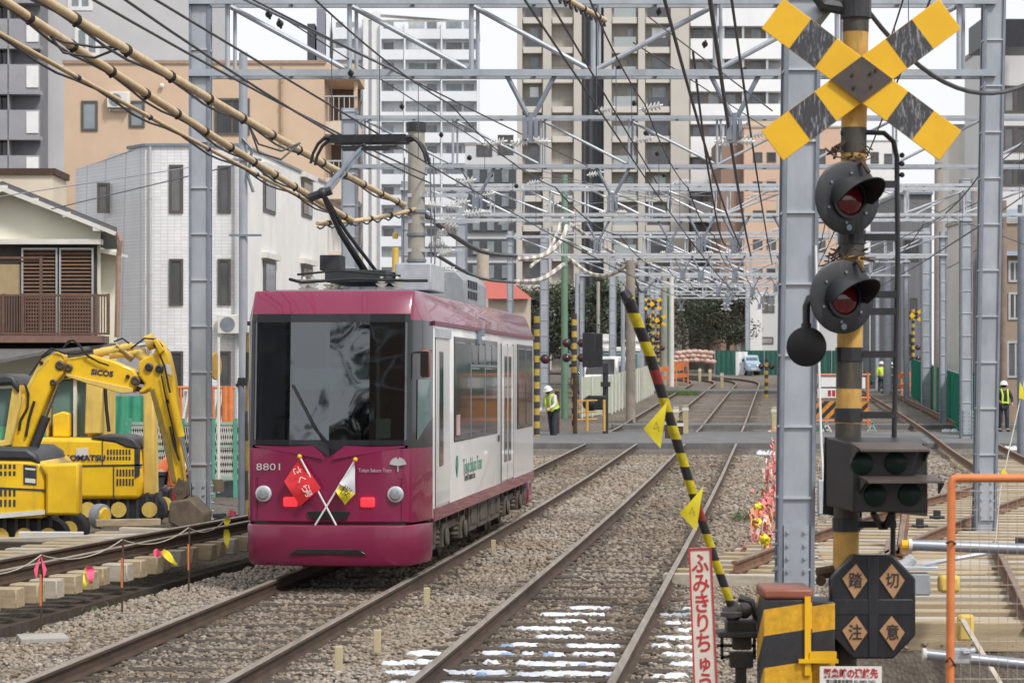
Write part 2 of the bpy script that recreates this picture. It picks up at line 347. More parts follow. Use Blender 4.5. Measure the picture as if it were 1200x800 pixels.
# ---------------------------------------------------------------- loose ballast stones (nobody could count them)
def stone_material():
    m = bpy.data.materials.new('ballast_stone'); m.use_nodes = True; nt = m.node_tree; b = nt.nodes['Principled BSDF']; b.inputs['Roughness'].default_value = .9
    at = nd(nt, 'ShaderNodeAttribute', attribute_name='tone'); rp = nd(nt, 'ShaderNodeValToRGB'); e = rp.color_ramp.elements
    e[0].color = (.10, .088, .074, 1); e[1].color = (.46, .44, .41, 1)
    for p_, c_ in ((.25, (.170, .142, .112, 1)), (.5, (.27, .236, .195, 1)), (.78, (.345, .312, .27, 1))):
        x = e.new(p_); x.color = c_
    nt.links.new(at.outputs['Fac'], rp.inputs[0])
    geo = nd(nt, 'ShaderNodeNewGeometry'); nz = nd(nt, 'ShaderNodeTexNoise', Scale=.5, Detail=5.); nt.links.new(geo.outputs['Position'], nz.inputs['Vector'])
    r2 = nd(nt, 'ShaderNodeValToRGB'); r2.color_ramp.elements[0].position = .35; r2.color_ramp.elements[1].position = .66
    r2.color_ramp.elements[0].color = (.84, .74, .64, 1); r2.color_ramp.elements[1].color = (1.06, 1.05, 1.04, 1); nt.links.new(nz.outputs['Fac'], r2.inputs[0])
    mu = nd(nt, 'ShaderNodeVectorMath', operation='MULTIPLY'); nt.links.new(rp.outputs[0], mu.inputs[0]); nt.links.new(r2.outputs[0], mu.inputs[1]); nt.links.new(mu.outputs[0], b.inputs['Base Color'])
    return m
def make_stones():
    t = (1 + 5 ** .5) / 2
    ico = np.array([(-1, t, 0), (1, t, 0), (-1, -t, 0), (1, -t, 0), (0, -1, t), (0, 1, t), (0, -1, -t), (0, 1, -t), (t, 0, -1), (t, 0, 1), (-t, 0, -1), (-t, 0, 1)], float); ico /= np.linalg.norm(ico[0])
    fc = np.array([(0, 11, 5), (0, 5, 1), (0, 1, 7), (0, 7, 10), (0, 10, 11), (1, 5, 9), (5, 11, 4), (11, 10, 2), (10, 7, 6), (7, 1, 8), (3, 9, 4), (3, 4, 2), (3, 2, 6), (3, 6, 8), (3, 8, 9), (4, 9, 5), (2, 4, 11), (6, 2, 10), (8, 6, 7), (9, 8, 1)])
    pts = []
    for y0, y1, n, s in ((14.5, 20, 36000, .021), (20, 27, 34000, .025), (27, 38, 30000, .033), (38, 62, 20000, .046)):
        y = rng.uniform(y0, y1, n); xr = -.09 + HEAD * (y - 16.3)
        x = xr + rng.uniform(-4.9, 6.4, n); sz = s * rng.uniform(.55, 1.35, n)
        for X, Y, S in zip(x, y, sz):
            if abs(X / Y * F) > 640: continue
            if X < end5(Y) + .55 and Y < 33: continue
            if X > 2.6 and Y < 20.7: continue
            u = X - XR(Y); w = X - XL(Y)
            onrail = any(abs(abs(q) - .686) < .075 for q in (u, w))
            if onrail: continue
            if abs(u) < .66 and Y < 21 and rng.random() < .55: continue
            if min(abs(u), abs(w)) < 1.05 and Y < 40:
                q = ((Y + .113 * (u if abs(u) < abs(w) else w) - 9) / .6558) % 1
                if (q < .17 or q > .83) and rng.random() < .78: continue
            pts.append((X, Y, gz(X, Y) + rng.uniform(-.012, .016), S, .16 * (min(abs(u), abs(w)) < .62) + .22 * (min(abs(abs(u) - .686), abs(abs(w) - .686)) < .2)))
    p = np.array(pts); n = len(p)
    vv = ico[None] * rng.uniform(.68, 1.2, (n, 12, 1))
    sc = np.stack([rng.uniform(.8, 1.35, n), rng.uniform(.8, 1.35, n), rng.uniform(.5, .9, n)], 1)
    vv = vv * sc[:, None, :] * p[:, 3][:, None, None]
    a = rng.uniform(0, 6.28, n); ca, sa = np.cos(a)[:, None], np.sin(a)[:, None]
    tl = rng.normal(0, .45, n); ct, st = np.cos(tl)[:, None], np.sin(tl)[:, None]
    y_, z_ = vv[:, :, 1] * ct - vv[:, :, 2] * st, vv[:, :, 1] * st + vv[:, :, 2] * ct
    x_, y2 = vv[:, :, 0] * ca - y_ * sa, vv[:, :, 0] * sa + y_ * ca
    vv = np.stack([x_, y2, z_], 2) + p[:, None, :3]
    ff = fc[None] + (np.arange(n) * 12)[:, None, None]
    me = bpy.data.meshes.new('ballast_gravel'); me.vertices.add(n * 12); me.vertices.foreach_set('co', vv.ravel())
    me.loops.add(n * 60); me.loops.foreach_set('vertex_index', ff.ravel().astype(np.int32))
    me.polygons.add(n * 20); me.polygons.foreach_set('loop_start', np.arange(0, n * 60, 3, dtype=np.int32))
    me.update(calc_edges=True)
    at = me.attributes.new('tone', 'FLOAT', 'POINT'); at.data.foreach_set('value', np.repeat(np.clip(rng.normal(.56, .15, n) - p[:, 4], 0, 1), 12))
    me.materials.append(stone_material())
    o = bpy.data.objects.new('ballast_gravel', me); COL.objects.link(o); tag(o, 'loose grey brown crushed stone ballast around the rails and sleepers', 'gravel', kind='stuff')
make_stones()

# ---------------------------------------------------------------- tracks
RP = [(-.06, 0), (.06, 0), (.06, .012), (.012, .03), (.009, .1), (.033, .112), (.033, .136), (.026, .143), (-.026, .143), (-.033, .136), (-.033, .112), (-.009, .1), (-.012, .03), (-.06, .012)]
def sweep_rail(mb, pts, sc=1.):
    n = len(RP); k = len(pts); vs = []
    for i, p in enumerate(pts):
        d = (V(pts[min(i + 1, k - 1)]) - V(pts[max(i - 1, 0)])); d.z = 0; d.normalize(); r = V((d.y, -d.x, 0))
        vs += [V(p) + r * x * sc + V((0, 0, z)) for x, z in RP]
    b = len(mb.v); mb.v += [tuple(v) for v in vs]
    for i in range(k - 1):
        for j in range(n):
            mb.f.append((b + i * n + j, b + i * n + (j + 1) % n, b + (i + 1) * n + (j + 1) % n, b + (i + 1) * n + j)); mb.m.append(1 if j in (6, 7, 8) else 0)
    mb.f.append(tuple(b + j for j in range(n))); mb.m.append(0); mb.f.append(tuple(b + (k - 1) * n + j for j in range(n - 1, -1, -1))); mb.m.append(0)
def offset_path(path, off, dz):
    out = []; k = len(path)
    for i, (x, y) in enumerate(path):
        dx = path[min(i + 1, k - 1)][0] - path[max(i - 1, 0)][0]; dy = path[min(i + 1, k - 1)][1] - path[max(i - 1, 0)][1]; l = math.hypot(dx, dy)
        X, Y = x + dy / l * off, y - dx / l * off
        out.append((X, Y, zt(Y) + dz))
    return out
def resample(path, step):
    out = []; acc = 0.
    for (x0, y0), (x1, y1) in zip(path, path[1:]):
        l = math.hypot(x1 - x0, y1 - y0); t = acc
        while t < l:
            f = t / l; out.append((x0 + (x1 - x0) * f, y0 + (y1 - y0) * f, (x1 - x0) / l, (y1 - y0) / l)); t += step
        acc = t - l
    return out
def track(name, label, path, gauge=1.372, zb=-.143, mats=None, sl=None, group='railway tracks'):
    x0, y0 = path[0]; root = thing(name, label, 'railway track', (x0, y0, zt(y0)), 0, group)
    for s in (-1, 1):
        mb = MB(); sweep_rail(mb, offset_path(path, s * (gauge / 2 + .033), zb)); mb.build('rail', mats or [rust, rail_top], root, world=True, smooth=True)
    if sl:
        step, length, w, h, top, m, far = sl
        rows = resample(path, step); rest = MB()
        for i, (x, y, dx, dy) in enumerate(rows):
            if y > far: break
            j = random.uniform(-.05, .05); ln = length * random.uniform(.97, 1.03); dx2, dy2 = dx + random.uniform(-.015, .015), dy
            mb = MB() if i < 98 else rest
            c = V((x + dy * j, y - dx * j, zt(y) + top - .02 * sstep(24, 46, y) - h / 2 + random.uniform(-.006, .004))); r = V((dy2, -dx2, 0)) * ln / 2
            mb.bar(c - r, c + r, w * random.uniform(.94, 1.05), h)
            if i < 98: mb.build('sleeper', m, root, world=True, bevel=.01 if y < 30 else 0, seg=1)
        if rest.v: rest.build('sleeper', m, root, world=True, kind='stuff')
    return root
def main_path(off0, off1, R):
    p = [(XR(y) + off0, y) for y in (9, 14, 20, 30, 40, 50, 65, 80, 100, 120, 135, 145)]
    x, y = p[-1]; th = math.atan(HEAD); ds = 4.
    for i in range(26):
        sh = min(1, (i + 1) / 4); th -= ds / R * sh; x += math.sin(th) * ds; y += math.cos(th) * ds; p.append((x, y))
    return p
track('railway_track', 'main line track with snow patches between its rusty rails', main_path(0, 0, 82), sl=(.66, 2.1, .2, .14, -.128, wood_dark, 150))
track('railway_track', 'main line track on which the magenta tram stands', main_path(-2.8, -3.2, 80), sl=(.66, 2.1, .2, .14, -.132, wood_dark, 150))
# new line on the far side of the gantry columns
A = [(17.7, 117), (14.8, 90), (13.2, 76), (11.15, 60), (10.05, 51), (9.25, 46), (8.3, 43), (7.0, 39.8), (5.6, 36), (4.2, 32), (3.25, 29), (2.49, 26.5)]
A = [(A[0][0] + 12 * HEAD * k, A[0][1] + 12 * k) for k in (5, 4, 3, 2, 1)] + A
def catmull(p, n=4):
    q = [p[0]] + list(p) + [p[-1]]; out = []
    for i in range(1, len(q) - 2):
        for k in range(n):
            t = k / n; a, b, c, d = (V((*q[i + j], 0)) for j in (-1, 0, 1, 2))
            v = .5 * ((2 * b) + (c - a) * t + (2 * a - 5 * b + 4 * c - d) * t * t + (3 * b - a - 3 * c + d) * t ** 3); out.append((v.x, v.y))
    return out + [p[-1]]
nl = catmull(A)[::-1]
ctr = [(x, y) for x, y, _ in offset_path(nl, .72, 0)]
T3 = track('railway_track', 'new curving track on pale timber sleepers beyond the striped box', ctr, zb=-.02, mats=[rail_new, rail_new_top])
rows = resample(ctr, .66)
nb = 0
for x, y, dx, dy in rows:
    if y > 58: break
    mb = MB(); c = V((x + .25, y, zt(y) - .09)); r = V((.985, -.17, 0)) * (1.75 if y < 37 else 1.15)
    mb.bar(c - r, c + r, .22, .14); mb.build('sleeper', wood_new if nb % 3 else wood_pale, T3, world=True, bevel=.008, seg=1); nb += 1
p4 = [(5.45 + .17 * (y - 30), y) for y in (29.8, 27, 24, 20.75)][::-1]
T4 = track('railway_track', 'unfinished siding rails ending on timber sleepers above the dug pit', p4, gauge=1.25, zb=-.02, mats=[rail_new, rail_new_top])
y = 20.85; k = 0
while y < 31.5:
    mb = MB(); L, R_ = 3.05 + .09 * (y - 20.8), 6.9 + .1 * (y - 20.8)
    z = -.09
    mb.bar((L, y + .0, z), (R_, y - .1, z), .25, .16 if k else .26, )
    mb.build('sleeper', [wood_new, wood_pale, wood_new][k % 3], T4, world=True, bevel=.01, seg=1); y += .74; k += 1
# upturned rail end beside the signal pole
mb = MB(); sweep_rail(mb, [(4.70, 28.6, .02), (4.93, 29.9, .10), (5.06, 30.5, .26), (5.13, 30.8, .52)]); e = mb.build('rail_end', [rail_new, rail_new_top], T4, world=True)
# line being laid beside the tram
p5 = [(-4.95 + .195 * (y - 24.3), y) for y in (16, 20, 24.3, 28, 33, 38, 42)]
T5 = thing('railway_track', 'raised track being laid on timber sleeper ends beside the excavators', 'railway track', (p5[0][0], p5[0][1], 0), 0, 'railway tracks')
for off in (0., -.62):
    q = [(x + off * (1 if y < 26 else max(.35, 1 - .05 * (y - 26))), y, .12) for x, y in p5]
    mb = MB(); sweep_rail(mb, q); mb.build('rail', [rust, rail_top], T5, world=True)
y = 18.2; k = 0
while y < 31.5:
    mb = MB(); ex = end5(y) + random.uniform(-.08, .06)
    r = V((.985, -.17, 0)); c = V((ex, y, .02))
    mb.bar(c - r * 2.2, c, .23, .2); mb.build('sleeper', wood_new if k % 4 else wood_pale, T5, world=True, bevel=.012, seg=1); y += .50; k += 1
mb = MB(); mb.bar((end5(15) - .12, 15, -.32), (end5(32) - .12, 32, -.30), .22, .16); mb.build('bearer', wood_dark, T5, world=True)

# road crossings over the line
def strip(name, x0, x1, y0, y1, dz, m, label, skew=0.):
    mb = MB(); n = 24; yy = [y0 + (y1 - y0) * k / 4 for k in range(5)]
    a = zt(y0) + dz; b_ = zt(y1) + dz
    mb.hexa([(x0, y0, a - .35), (x1, y0 + skew, a - .35), (x1, y1 + skew, b_ - .35), (x0, y1, b_ - .35), (x0, y0, a), (x1, y0 + skew, a), (x1, y1 + skew, b_), (x0, y1, b_)])
    o = mb.build(name, m); o['kind'] = 'structure'; o['label'] = label; return o
strip('crossing_road', -14, 30, 66.5, 75.5, .012, asphalt, 'grey asphalt level crossing road over the tracks')
strip('crossing_road', 3.5, 30, 128, 132.5, .012, asphalt, 'far asphalt crossing strip where the tracks start to bend')
strip('crossing_road', 3.5, 30, 82, 83.2, .006, asphalt, 'narrow concrete strip across the tracks')

# ---------------------------------------------------------------- snow lying on the sleepers
def snow_patch(x, y, z, w, d, label, blue=False):
    mb = MB(); nx, ny = max(5, int(w / .035)), 5; vs = []; e0 = [random.uniform(.45, 1.1) for _ in range(nx + 1)]; e1 = [random.uniform(.45, 1.1) for _ in range(nx + 1)]
    for i in range(nx + 1):
        u = i / nx * 2 - 1; rim = max(0, 1 - u * u) ** .5
        for j in range(ny):
            v = j / (ny - 1) * 2 - 1; k = rim * (e0[i] if v < 0 else e1[i]); edge = abs(v) > .9 or i in (0, nx)
            vs.append((u * w / 2 + random.uniform(-.012, .012), v * k * d / 2, -.012 if edge else random.uniform(.004, .024)))
    mb.add(vs, [(i * ny + j, (i + 1) * ny + j, (i + 1) * ny + j + 1, i * ny + j + 1) for i in range(nx) for j in range(ny - 1)])
    o = mb.build('snow_patch', snow_blue if blue else snow, smooth='all'); o.location = (x, y, z); o.rotation_euler = (0, 0, -.11 + random.uniform(-.12, .12))
    tag(o, label, 'snow', 'patches of melting snow on the sleepers')
k = 0
for x, y, dx, dy in resample(main_path(0, 0, 82), .66):
    y += .33; x += .33 * .113
    if y < 15.2 or y > 24: continue
    m_ = random.choice((3, 4, 5)) if y < 20.3 else random.choice((1, 2, 2)) if y < 22.6 else random.choice((0, 0, 1))
    for i in range(m_):
        u = (i + .5) / m_ * 1.2 - .6 + random.uniform(-.1, .1)
        snow_patch(x + u, y - u * .113 + random.uniform(-.05, .05), zt(y) - .13, random.choice((.16, .28, .42, .56)) * random.uniform(.8, 1.2), random.uniform(.07, .15), 'melting white snow lying between the rails of the near track')
        if random.random() < .4: snow_patch(x + u + random.uniform(-.2, .2), y - u * .113 - random.uniform(.04, .10), zt(y) - .135, random.uniform(.08, .16), .07, 'small bluish scrap beside the snow between the rails', True)
    if y < 20.2:
        for i in range(3): snow_patch(x - random.uniform(.85, 1.25), y + random.uniform(-.05, .1), zt(y) - .13, random.uniform(.15, .35), random.uniform(.1, .2), 'small snow remnant outside the rail in the gap between both tracks')
    for i in range(2): snow_patch(x + random.uniform(.82, 1.2), y - .1 + random.uniform(-.08, .1), zt(y) - .13, random.uniform(.14, .32), random.uniform(.1, .2), 'small snow remnant on ballast beside the barrier machine')
for px, D, w, lab in ((925, 79, 1.5, 'heap of dirty snow in the middle of the level crossing'), (1133, 80, 1.7, 'heap of snow at the foot of the green fence'), (640, 69, 1.6, 'white snow heap by the striped pole at the crossing'), (905, 63, .9, 'lump of snow on the pink tape line'), (1185, 66, 1.1, 'snow heap at the feet of the worker in the white helmet'), (915, 24.6, .5, 'snow on timber between the sign and the column')):
    q = GP(px, D); snow_patch(q.x, q.y, q.z + .0, w, w * .8, lab); COL.objects[-1]['group'] = 'snow heaps'; COL.objects[-1].scale = (1, 1, 5)
# ---------------------------------------------------------------- overhead line gantries
def column(parent, X, Y, z0, h, w=.36, lean=0., splice=True, world=True):
    """built-up steel column: corner angles, recessed plates, horizontal stiffeners, bolted splice low down"""
    b = z0
    mb = MB(); w2 = w / 2
    L = lambda z: lean * (z - z0)
    def seg(x0, y0, x1, y1, za, zb):
        mb.hexa([(X + x0 + L(za), Y + y0, za), (X + x1 + L(za), Y + y0, za), (X + x1 + L(za), Y + y1, za), (X + x0 + L(za), Y + y1, za),
                 (X + x0 + L(zb), Y + y0, zb), (X + x1 + L(zb), Y + y0, zb), (X + x1 + L(zb), Y + y1, zb), (X + x0 + L(zb), Y + y1, zb)])
    seg(-w2 + .02, -w2 + .03, w2 - .02, w2 - .03, b, b + h)
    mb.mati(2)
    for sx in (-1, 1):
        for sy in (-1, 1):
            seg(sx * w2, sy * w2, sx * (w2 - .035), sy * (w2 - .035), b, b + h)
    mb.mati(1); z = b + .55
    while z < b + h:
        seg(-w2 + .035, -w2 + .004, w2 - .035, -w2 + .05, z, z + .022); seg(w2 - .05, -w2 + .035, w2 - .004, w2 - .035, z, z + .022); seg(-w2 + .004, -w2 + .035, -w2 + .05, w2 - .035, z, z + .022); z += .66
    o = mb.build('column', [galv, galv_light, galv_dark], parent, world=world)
    if splice:
        m2 = MB(); zs = b + (.28 if z0 > -.2 and Y > 30 else .25)
        x_ = X + L(zs)
        m2.bx(x_ - w2 + .05, Y - w2 - .012, zs, x_ + w2 - .05, Y - w2 + .02, zs + .72); m2.bx(x_ + w2 - .01, Y - w2 + .05, zs, x_ + w2 + .014, Y + w2 - .05, zs + .72)
        for i in range(6):
            zz = zs + .06 + i * .12
            for x in (-.085, .085):
                m2.cyl((x_ + x * w / .36, Y - w2 - .035, zz), (x_ + x * w / .36, Y - w2 - .005, zz), .018, n=6)
            for s in (-1, 1): m2.cyl((x_ + s * (w2 + .05), Y - w2 + .08, zz), (x_ + s * (w2 - .01), Y - w2 + .08, zz), .016, n=6)
        m2.build('splice_plate', galv, o, world=True)
    m3 = MB(); m3.bx(X - w * .9, Y - w * .9, b - .2, X + w * .9, Y + w * .9, b + .03); m3.build('base', concrete, o, world=True)
    return o
def insulator(mb, p, d, r=.07, n=4, gap=.07):
    p = V(p); d = V(d).normalized()
    for i in range(n):
        q = p + d * gap * i; mb.cyl(q, q + d * .045, r * .4, r, n=10)
    mb.cyl(p - d * .05, p + d * gap * (n + .5), .02, n=6)
def hanger(parent, cx, D, z0, z1, w=.35):
    mb = MB()
    for s in (-1, 1): mb.cyl((cx + s * w, D - .12, z0), (cx + s * .04, D - .12, z1 + .0), .035, n=8)
    mb.bx(cx - .035, D - .16, z1 - .38, cx + .035, D - .08, z1 + .05); mb.bx(cx - .12, D - .2, z1 - .34, cx - .05, D - .1, z1 - .02); mb.bx(cx + .05, D - .2, z1 - .3, cx + .10, D - .1, z1 - .04)
    o = mb.build('hanger', galv_dark, parent, world=True)
    mi = MB()
    for s in (-1, 1): insulator(mi, (cx + s * .08, D - .12, z1 - .36), (s, 0, 0), .06, 3, .06)
    mi.build('insulator', white_paint, o, world=True)
def gantry(name, label, D, px0, px1, zl=6.53, zu=7.56, panel=1.75, lean=(0, 0), colw=.36, hang=(), chord=.12, web=.07, centre=None, left=True, right=True, extra=0., splice=(True, True), grey=None):
    zo = zt(D) * .8; zl += zo; zu += zo; grey = grey or galv
    X0, X1 = GX(px0, D), GX(px1, D); root = thing(name, label, 'gantry', (X0, D, zt(D) - .15), 0, 'overhead line gantries across the tracks')
    cols = []
    if left: column(root, X0, D, zt(D) - .15 - (.14 if X0 < -4 else 0), zu + .35 - zt(D), colw, lean[0], splice[0])
    if right: column(root, X1, D, zt(D) - .15, zu + .35 - zt(D), colw, lean[1], splice[1])
    for z, nm in ((zl, 'lower_chord'), (zu, 'upper_chord')):
        mb = MB()
        for dy in (-.17, .17): mb.bx(X0 - .15, D + dy - .03, z - chord / 2, X1 + .15 + extra, D + dy + .03, z + chord / 2)
        x = X0 + .4
        while x < X1: mb.bx(x, D - .14, z - .02, x + .05, D + .14, z + .02); x += panel / 2
        mb.build(nm, grey, root, world=True)
    c = (X0 + X1) / 2 if centre is None else GX(centre, D)
    xs = [c + panel * k for k in range(-12, 13) if X0 + .3 < c + panel * k < X1 - .3]
    for x in xs:
        mb = MB(); mb.cyl((x, D - .06, zl), (x, D - .06, zu), web * .5, n=8); mb.cyl((x + .09, D + .08, zl), (x + .09, D + .08, zu), web * .4, n=8)
        mb.build('strut', grey, root, world=True)
        for s in ((-1, 1) if abs(x - c) < .01 else ((-1,) if x < c else (1,))):
            x2 = x + s * panel
            x2 = max(X0 + .1, min(X1 - .1, x2)); f = abs(x2 - x) / panel
            if f < .3: continue
            mb = MB(); mb.cyl((x, D, zl + .04), (x2, D, zl + .04 + (zu - zl - .08) * f), web * .55, n=8); mb.build('brace', grey, root, world=True)
    for px in hang: hanger(root, GX(px, D), D, zl - .02, zl - (.62 if D < 40 else .6))
    return root
gantry('overhead_gantry', 'steel truss gantry between the column by the excavators and the column by the orange fence', 34, 235, 1153, lean=(0, .018), hang=(622, 860), centre=695, colw=.30, chord=.095, web=.07)
gantry('overhead_gantry', 'second truss gantry standing just behind the tram pantograph', 50, 410, 1235, centre=840, panel=1.86, hang=(560, 718), colw=.34, chord=.075, web=.055, grey=galv)
gantry('overhead_gantry', 'third truss gantry over the level crossing road', 70, 541, 1132, centre=836, panel=1.9, hang=(700, 785), colw=.34, chord=.075, web=.055, grey=galv_light)
gantry('overhead_gantry', 'fourth gantry with its column beside the green striped pole', 100, 638, 1085, centre=870, panel=2.0, hang=(740, 800), colw=.38, chord=.085, web=.06, splice=(False, False), grey=galv_light)
for D, a, b_, lab in ((125, 718, 1040, 'fifth gantry in the row over the tracks'), (147, 752, 1015, 'sixth gantry in the row just before the bend'), (168, 764, 985, 'seventh gantry in the row standing in the bend'), (190, 770, 876, 'last gantry of the row with a column before the trees')):
    gantry('overhead_gantry', lab, D, a, b_, panel=2.1, hang=((a + b_) / 2 - 25, (a + b_) / 2 + 30), colw=.38, chord=.10, web=.07, splice=(False, False), grey=galv_light)
gantry('overhead_gantry', 'unseen gantry added behind the viewpoint to be mirrored in the tram windscreen', -12, 1800, -700, panel=1.8, colw=.32, chord=.1, web=.08, splice=(False, False))  # unseen, added for its lines in the windscreen reflection
for D, a, b_, lab in ((60, 476, 1228, 'light portal between second and third truss gantry'), (85, 598, 1105, 'light portal just beyond the level crossing road'), (112, 682, 1062, 'light portal behind the fourth gantry'), (136, 738, 1028, 'light portal behind the fifth gantry'), (157, 760, 1000, 'light portal behind the sixth gantry')):
    gantry('overhead_portal', lab, D, a, b_, zl=6.1, zu=6.75, panel=1.5, hang=((a + b_) / 2 - 30, (a + b_) / 2 + 10, (a + b_) / 2 + 70), colw=.24, chord=.07, web=.05, splice=(False, False), grey=galv_light)
# free standing front column (its truss lies above the picture)
t = thing('gantry_column', 'tall galvanised box column behind the yellow and black machine box', 'column', (GX(930, 22), 22, -.15))
column(t, GX(930, 22), 22, -.15, 8.4, .33, .0125)
mb = MB(); xb = GX(930, 22) + .23; mb.bx(xb - .03, 21.75, .92, xb + .07, 21.85, 1.24); mb.build('junction_box', galv_light, t, world=True, bevel=.01)
mb = MB(); mb.tube([(xb + .02, 21.8, 1.24), (xb + .0, 21.8, 1.6), (xb - .05, 21.8, 3.4)], .012, 6); mb.build('conduit', white_paint, t, world=True)
# ---------------------------------------------------------------- single poles
def pole(name, label, px, D, r0, r1, top_py, m, base=None, parts=None, lean=0.):
    q = GP(px, D); h = P(0, top_py, D).z - q.z; t = thing(name, label, 'pole', q)
    mb = MB(); mb.tube([(0, 0, -.3), (lean * h * .5, 0, h * .5), (lean * h, 0, h)], [r0, (r0 + r1) / 2, r1], 16); mb.build('shaft', m, t, smooth=True)
    if parts: parts(t, h)
    return t
def bands(zs, r, m, hh=.06):
    def f(t, h):
        for z in zs:
            mb = MB(); mb.cyl((0, 0, h - z), (0, 0, h - z + hh), r, n=14); mb.build('band', m, t)
    return f
def pole_gear(t, h):
    mb = MB(); mb.cyl((0, 0, h - .14), (0, 0, h + .02), .175, n=16); mb.build('cap', dark_steel, t)
    for z in (1.55, 1.95, 2.4, 2.8, 3.35, 4.2):
        mb = MB(); mb.cyl((0, 0, h - z), (0, 0, h - z + .05), .172, n=16); mb.build('band', galv_dark, t)
    for i in range(11):
        a = random.uniform(-.5, .9); z = h - random.uniform(1.2, 2.6); mb = MB(); x = .2 + random.uniform(0, .45)
        insulator(mb, (x, random.uniform(-.3, .3), z), (math.cos(a), 0, math.sin(a)), .075, 4, .06); mb.build('insulator', white_paint, t)
    for z, l in ((1.25, .9), (1.7, 1.1), (2.2, .8), (2.7, .7)):
        mb = MB(); mb.bar((-.15, -.1, h - z), (l, -.1, h - z), .05, .06); mb.build('cross_arm', galv_light, t)
    for s in (-.2, .24, .3):
        mb = MB(); mb.tube([(s, -.12, h - .6), (s * 1.1, -.14, h - 2.2), (s * .9, -.14, h - 4)], .012, 5); mb.build('drop_cable', wire_grey, t)
    mb = MB(); mb.cyl((-.36, -.1, h - 2.6), (-.36, -.1, h - 2.15), .06, n=12); mb.cyl((-.36, -.1, h - 2.0), (-.36, -.1, h - 1.9), .05, n=8); mb.build('surge_arrester', yellow_dull, t)
pole('concrete_pole', 'stout concrete pole with ring clamps rising behind the tram roof', 488, 41, .16, .145, 145, pole_conc, parts=pole_gear)
def arms(t, h):
    for z in (.5, 2.0, 3.4):
        mb = MB(); mb.bar((-.25, -.1, h - z), (.35, -.1, h - z), .04); mb.build('step_arm', galv_dark, t)
    mb = MB(); mb.tube([(.0, -.1, h - 1.6), (.18, -.12, h - 1.8), (.1, -.12, h - 2.3), (.2, -.12, h - 2.6)], .03, 6); mb.build('drop_cable', wire_grey, t)
pole('steel_pole', 'slim grey steel pole before the tiled white building', 285, 44, .085, .08, 62, galv, parts=arms)
pole('green_pole', 'green painted steel pole beside the white van', 661.5, 92, .135, .12, 205, mat('green_pole_paint', (.17, .29, .20), (.12, .22, .15), rough=.5, scale=4, grime=.3), parts=bands((.8, 2.4, 3.6), .15, galv_dark))
def brackets(t, h):
    mb = MB(); mb.bar((-.05, -.05, h - .1), (1.1, -.05, h + .0), .07); mb.build('cross_arm', pole_conc, t)
pole('concrete_pole', 'brown grey concrete pole at the end of the pale fence', 739, 88, .19, .17, 305, mat('pole_brown', (.33, .29, .25), (.24, .21, .18), rough=.9, scale=3, grime=.4), parts=brackets)
pole('concrete_pole', 'pale concrete pole before the orange barriers in the bend', 778, 150, .22, .19, 315, pole_conc)
pole('concrete_pole', 'pale concrete pole wrapped white at its foot', 787, 146, .16, .14, 318, off_white)
pole('green_pole', 'thin dark green pole between two concrete poles', 783, 158, .13, .12, 340, mat('dark_green_paint', (.08, .22, .12), (.06, .16, .09), rough=.5))
pole('concrete_pole', 'tall brown grey concrete pole in front of the narrow white building', 1100, 96, .21, .17, 190, mat('pole_brown_two', (.36, .32, .28), (.28, .25, .22), rough=.9, scale=3, grime=.4))
pole('concrete_pole', 'slim concrete pole before the salmon coloured building', 1141, 90, .17, .14, 215, mat('pole_brown_three', (.30, .26, .23), (.23, .2, .18), rough=.9, scale=3, grime=.4))
pole('wooden_pole', 'brown timber pole at the edge beside the worker in the white helmet', 1176, 84, .14, .11, 235, mat('pole_wood', (.28, .21, .17), (.2, .15, .12), rough=.9, scale=3, grime=.4))
pole('concrete_pole', 'short concrete pole with a roof cap near the beige tower', 566, 135, .35, .35, 292, mat('pole_sand', (.50, .43, .36), (.4, .34, .28), rough=.9, scale=3))
for px, D, top, m, lab in ((676, 128, 320, galv, 'thin grey pole among the dark trees behind the van'), (730, 118, 335, galv, 'thin grey pole above the blue green truck'), (701, 140, 330, pole_conc, 'thin pale pole behind the white van roof'), (1030, 150, 300, galv, 'grey pole before the dark grey building'), (1072, 140, 330, galv, 'grey pole beside the far striped crossing signal'), (1197, 62, 240, galv_dark, 'dark grey pole cut by the picture edge')):
    pole('steel_pole', lab, px, D, .11 if D > 100 else .12, .1, top, m)

# ---------------------------------------------------------------- wires
def wire(name, label, pts, r, m=None, sag=0., n=14, group='overhead wires', cat='overhead wire', smooth_path=False):
    pts = [V(p) for p in pts]
    if len(pts) == 2:
        p, q = pts; pts = [p.lerp(q, i / n) - V((0, 0, sag * 4 * (i / n) * (1 - i / n))) for i in range(n + 1)]
    elif smooth_path:
        q = [pts[0]] + pts + [pts[-1]]; out = []
        for i in range(1, len(q) - 2):
            for k in range(6):
                t = k / 6; a, b, c, d = q[i - 1], q[i], q[i + 1], q[i + 2]
                out.append(.5 * ((2 * b) + (c - a) * t + (2 * a - 5 * b + 4 * c - d) * t * t + (3 * b - a - 3 * c + d) * t ** 3))
        pts = out + [pts[-1]]
    o0 = pts[0].copy(); mb = MB(); mb.tube([p - o0 for p in pts], r, 6); o = mb.build(name, m or wire_mat, smooth=True); o.location = o0
    return tag(o, label, cat, group)
SUP = [-34, -12, 4, 22, 34, 50, 70, 100, 125, 147]  # spans behind the viewpoint added for the windscreen reflection
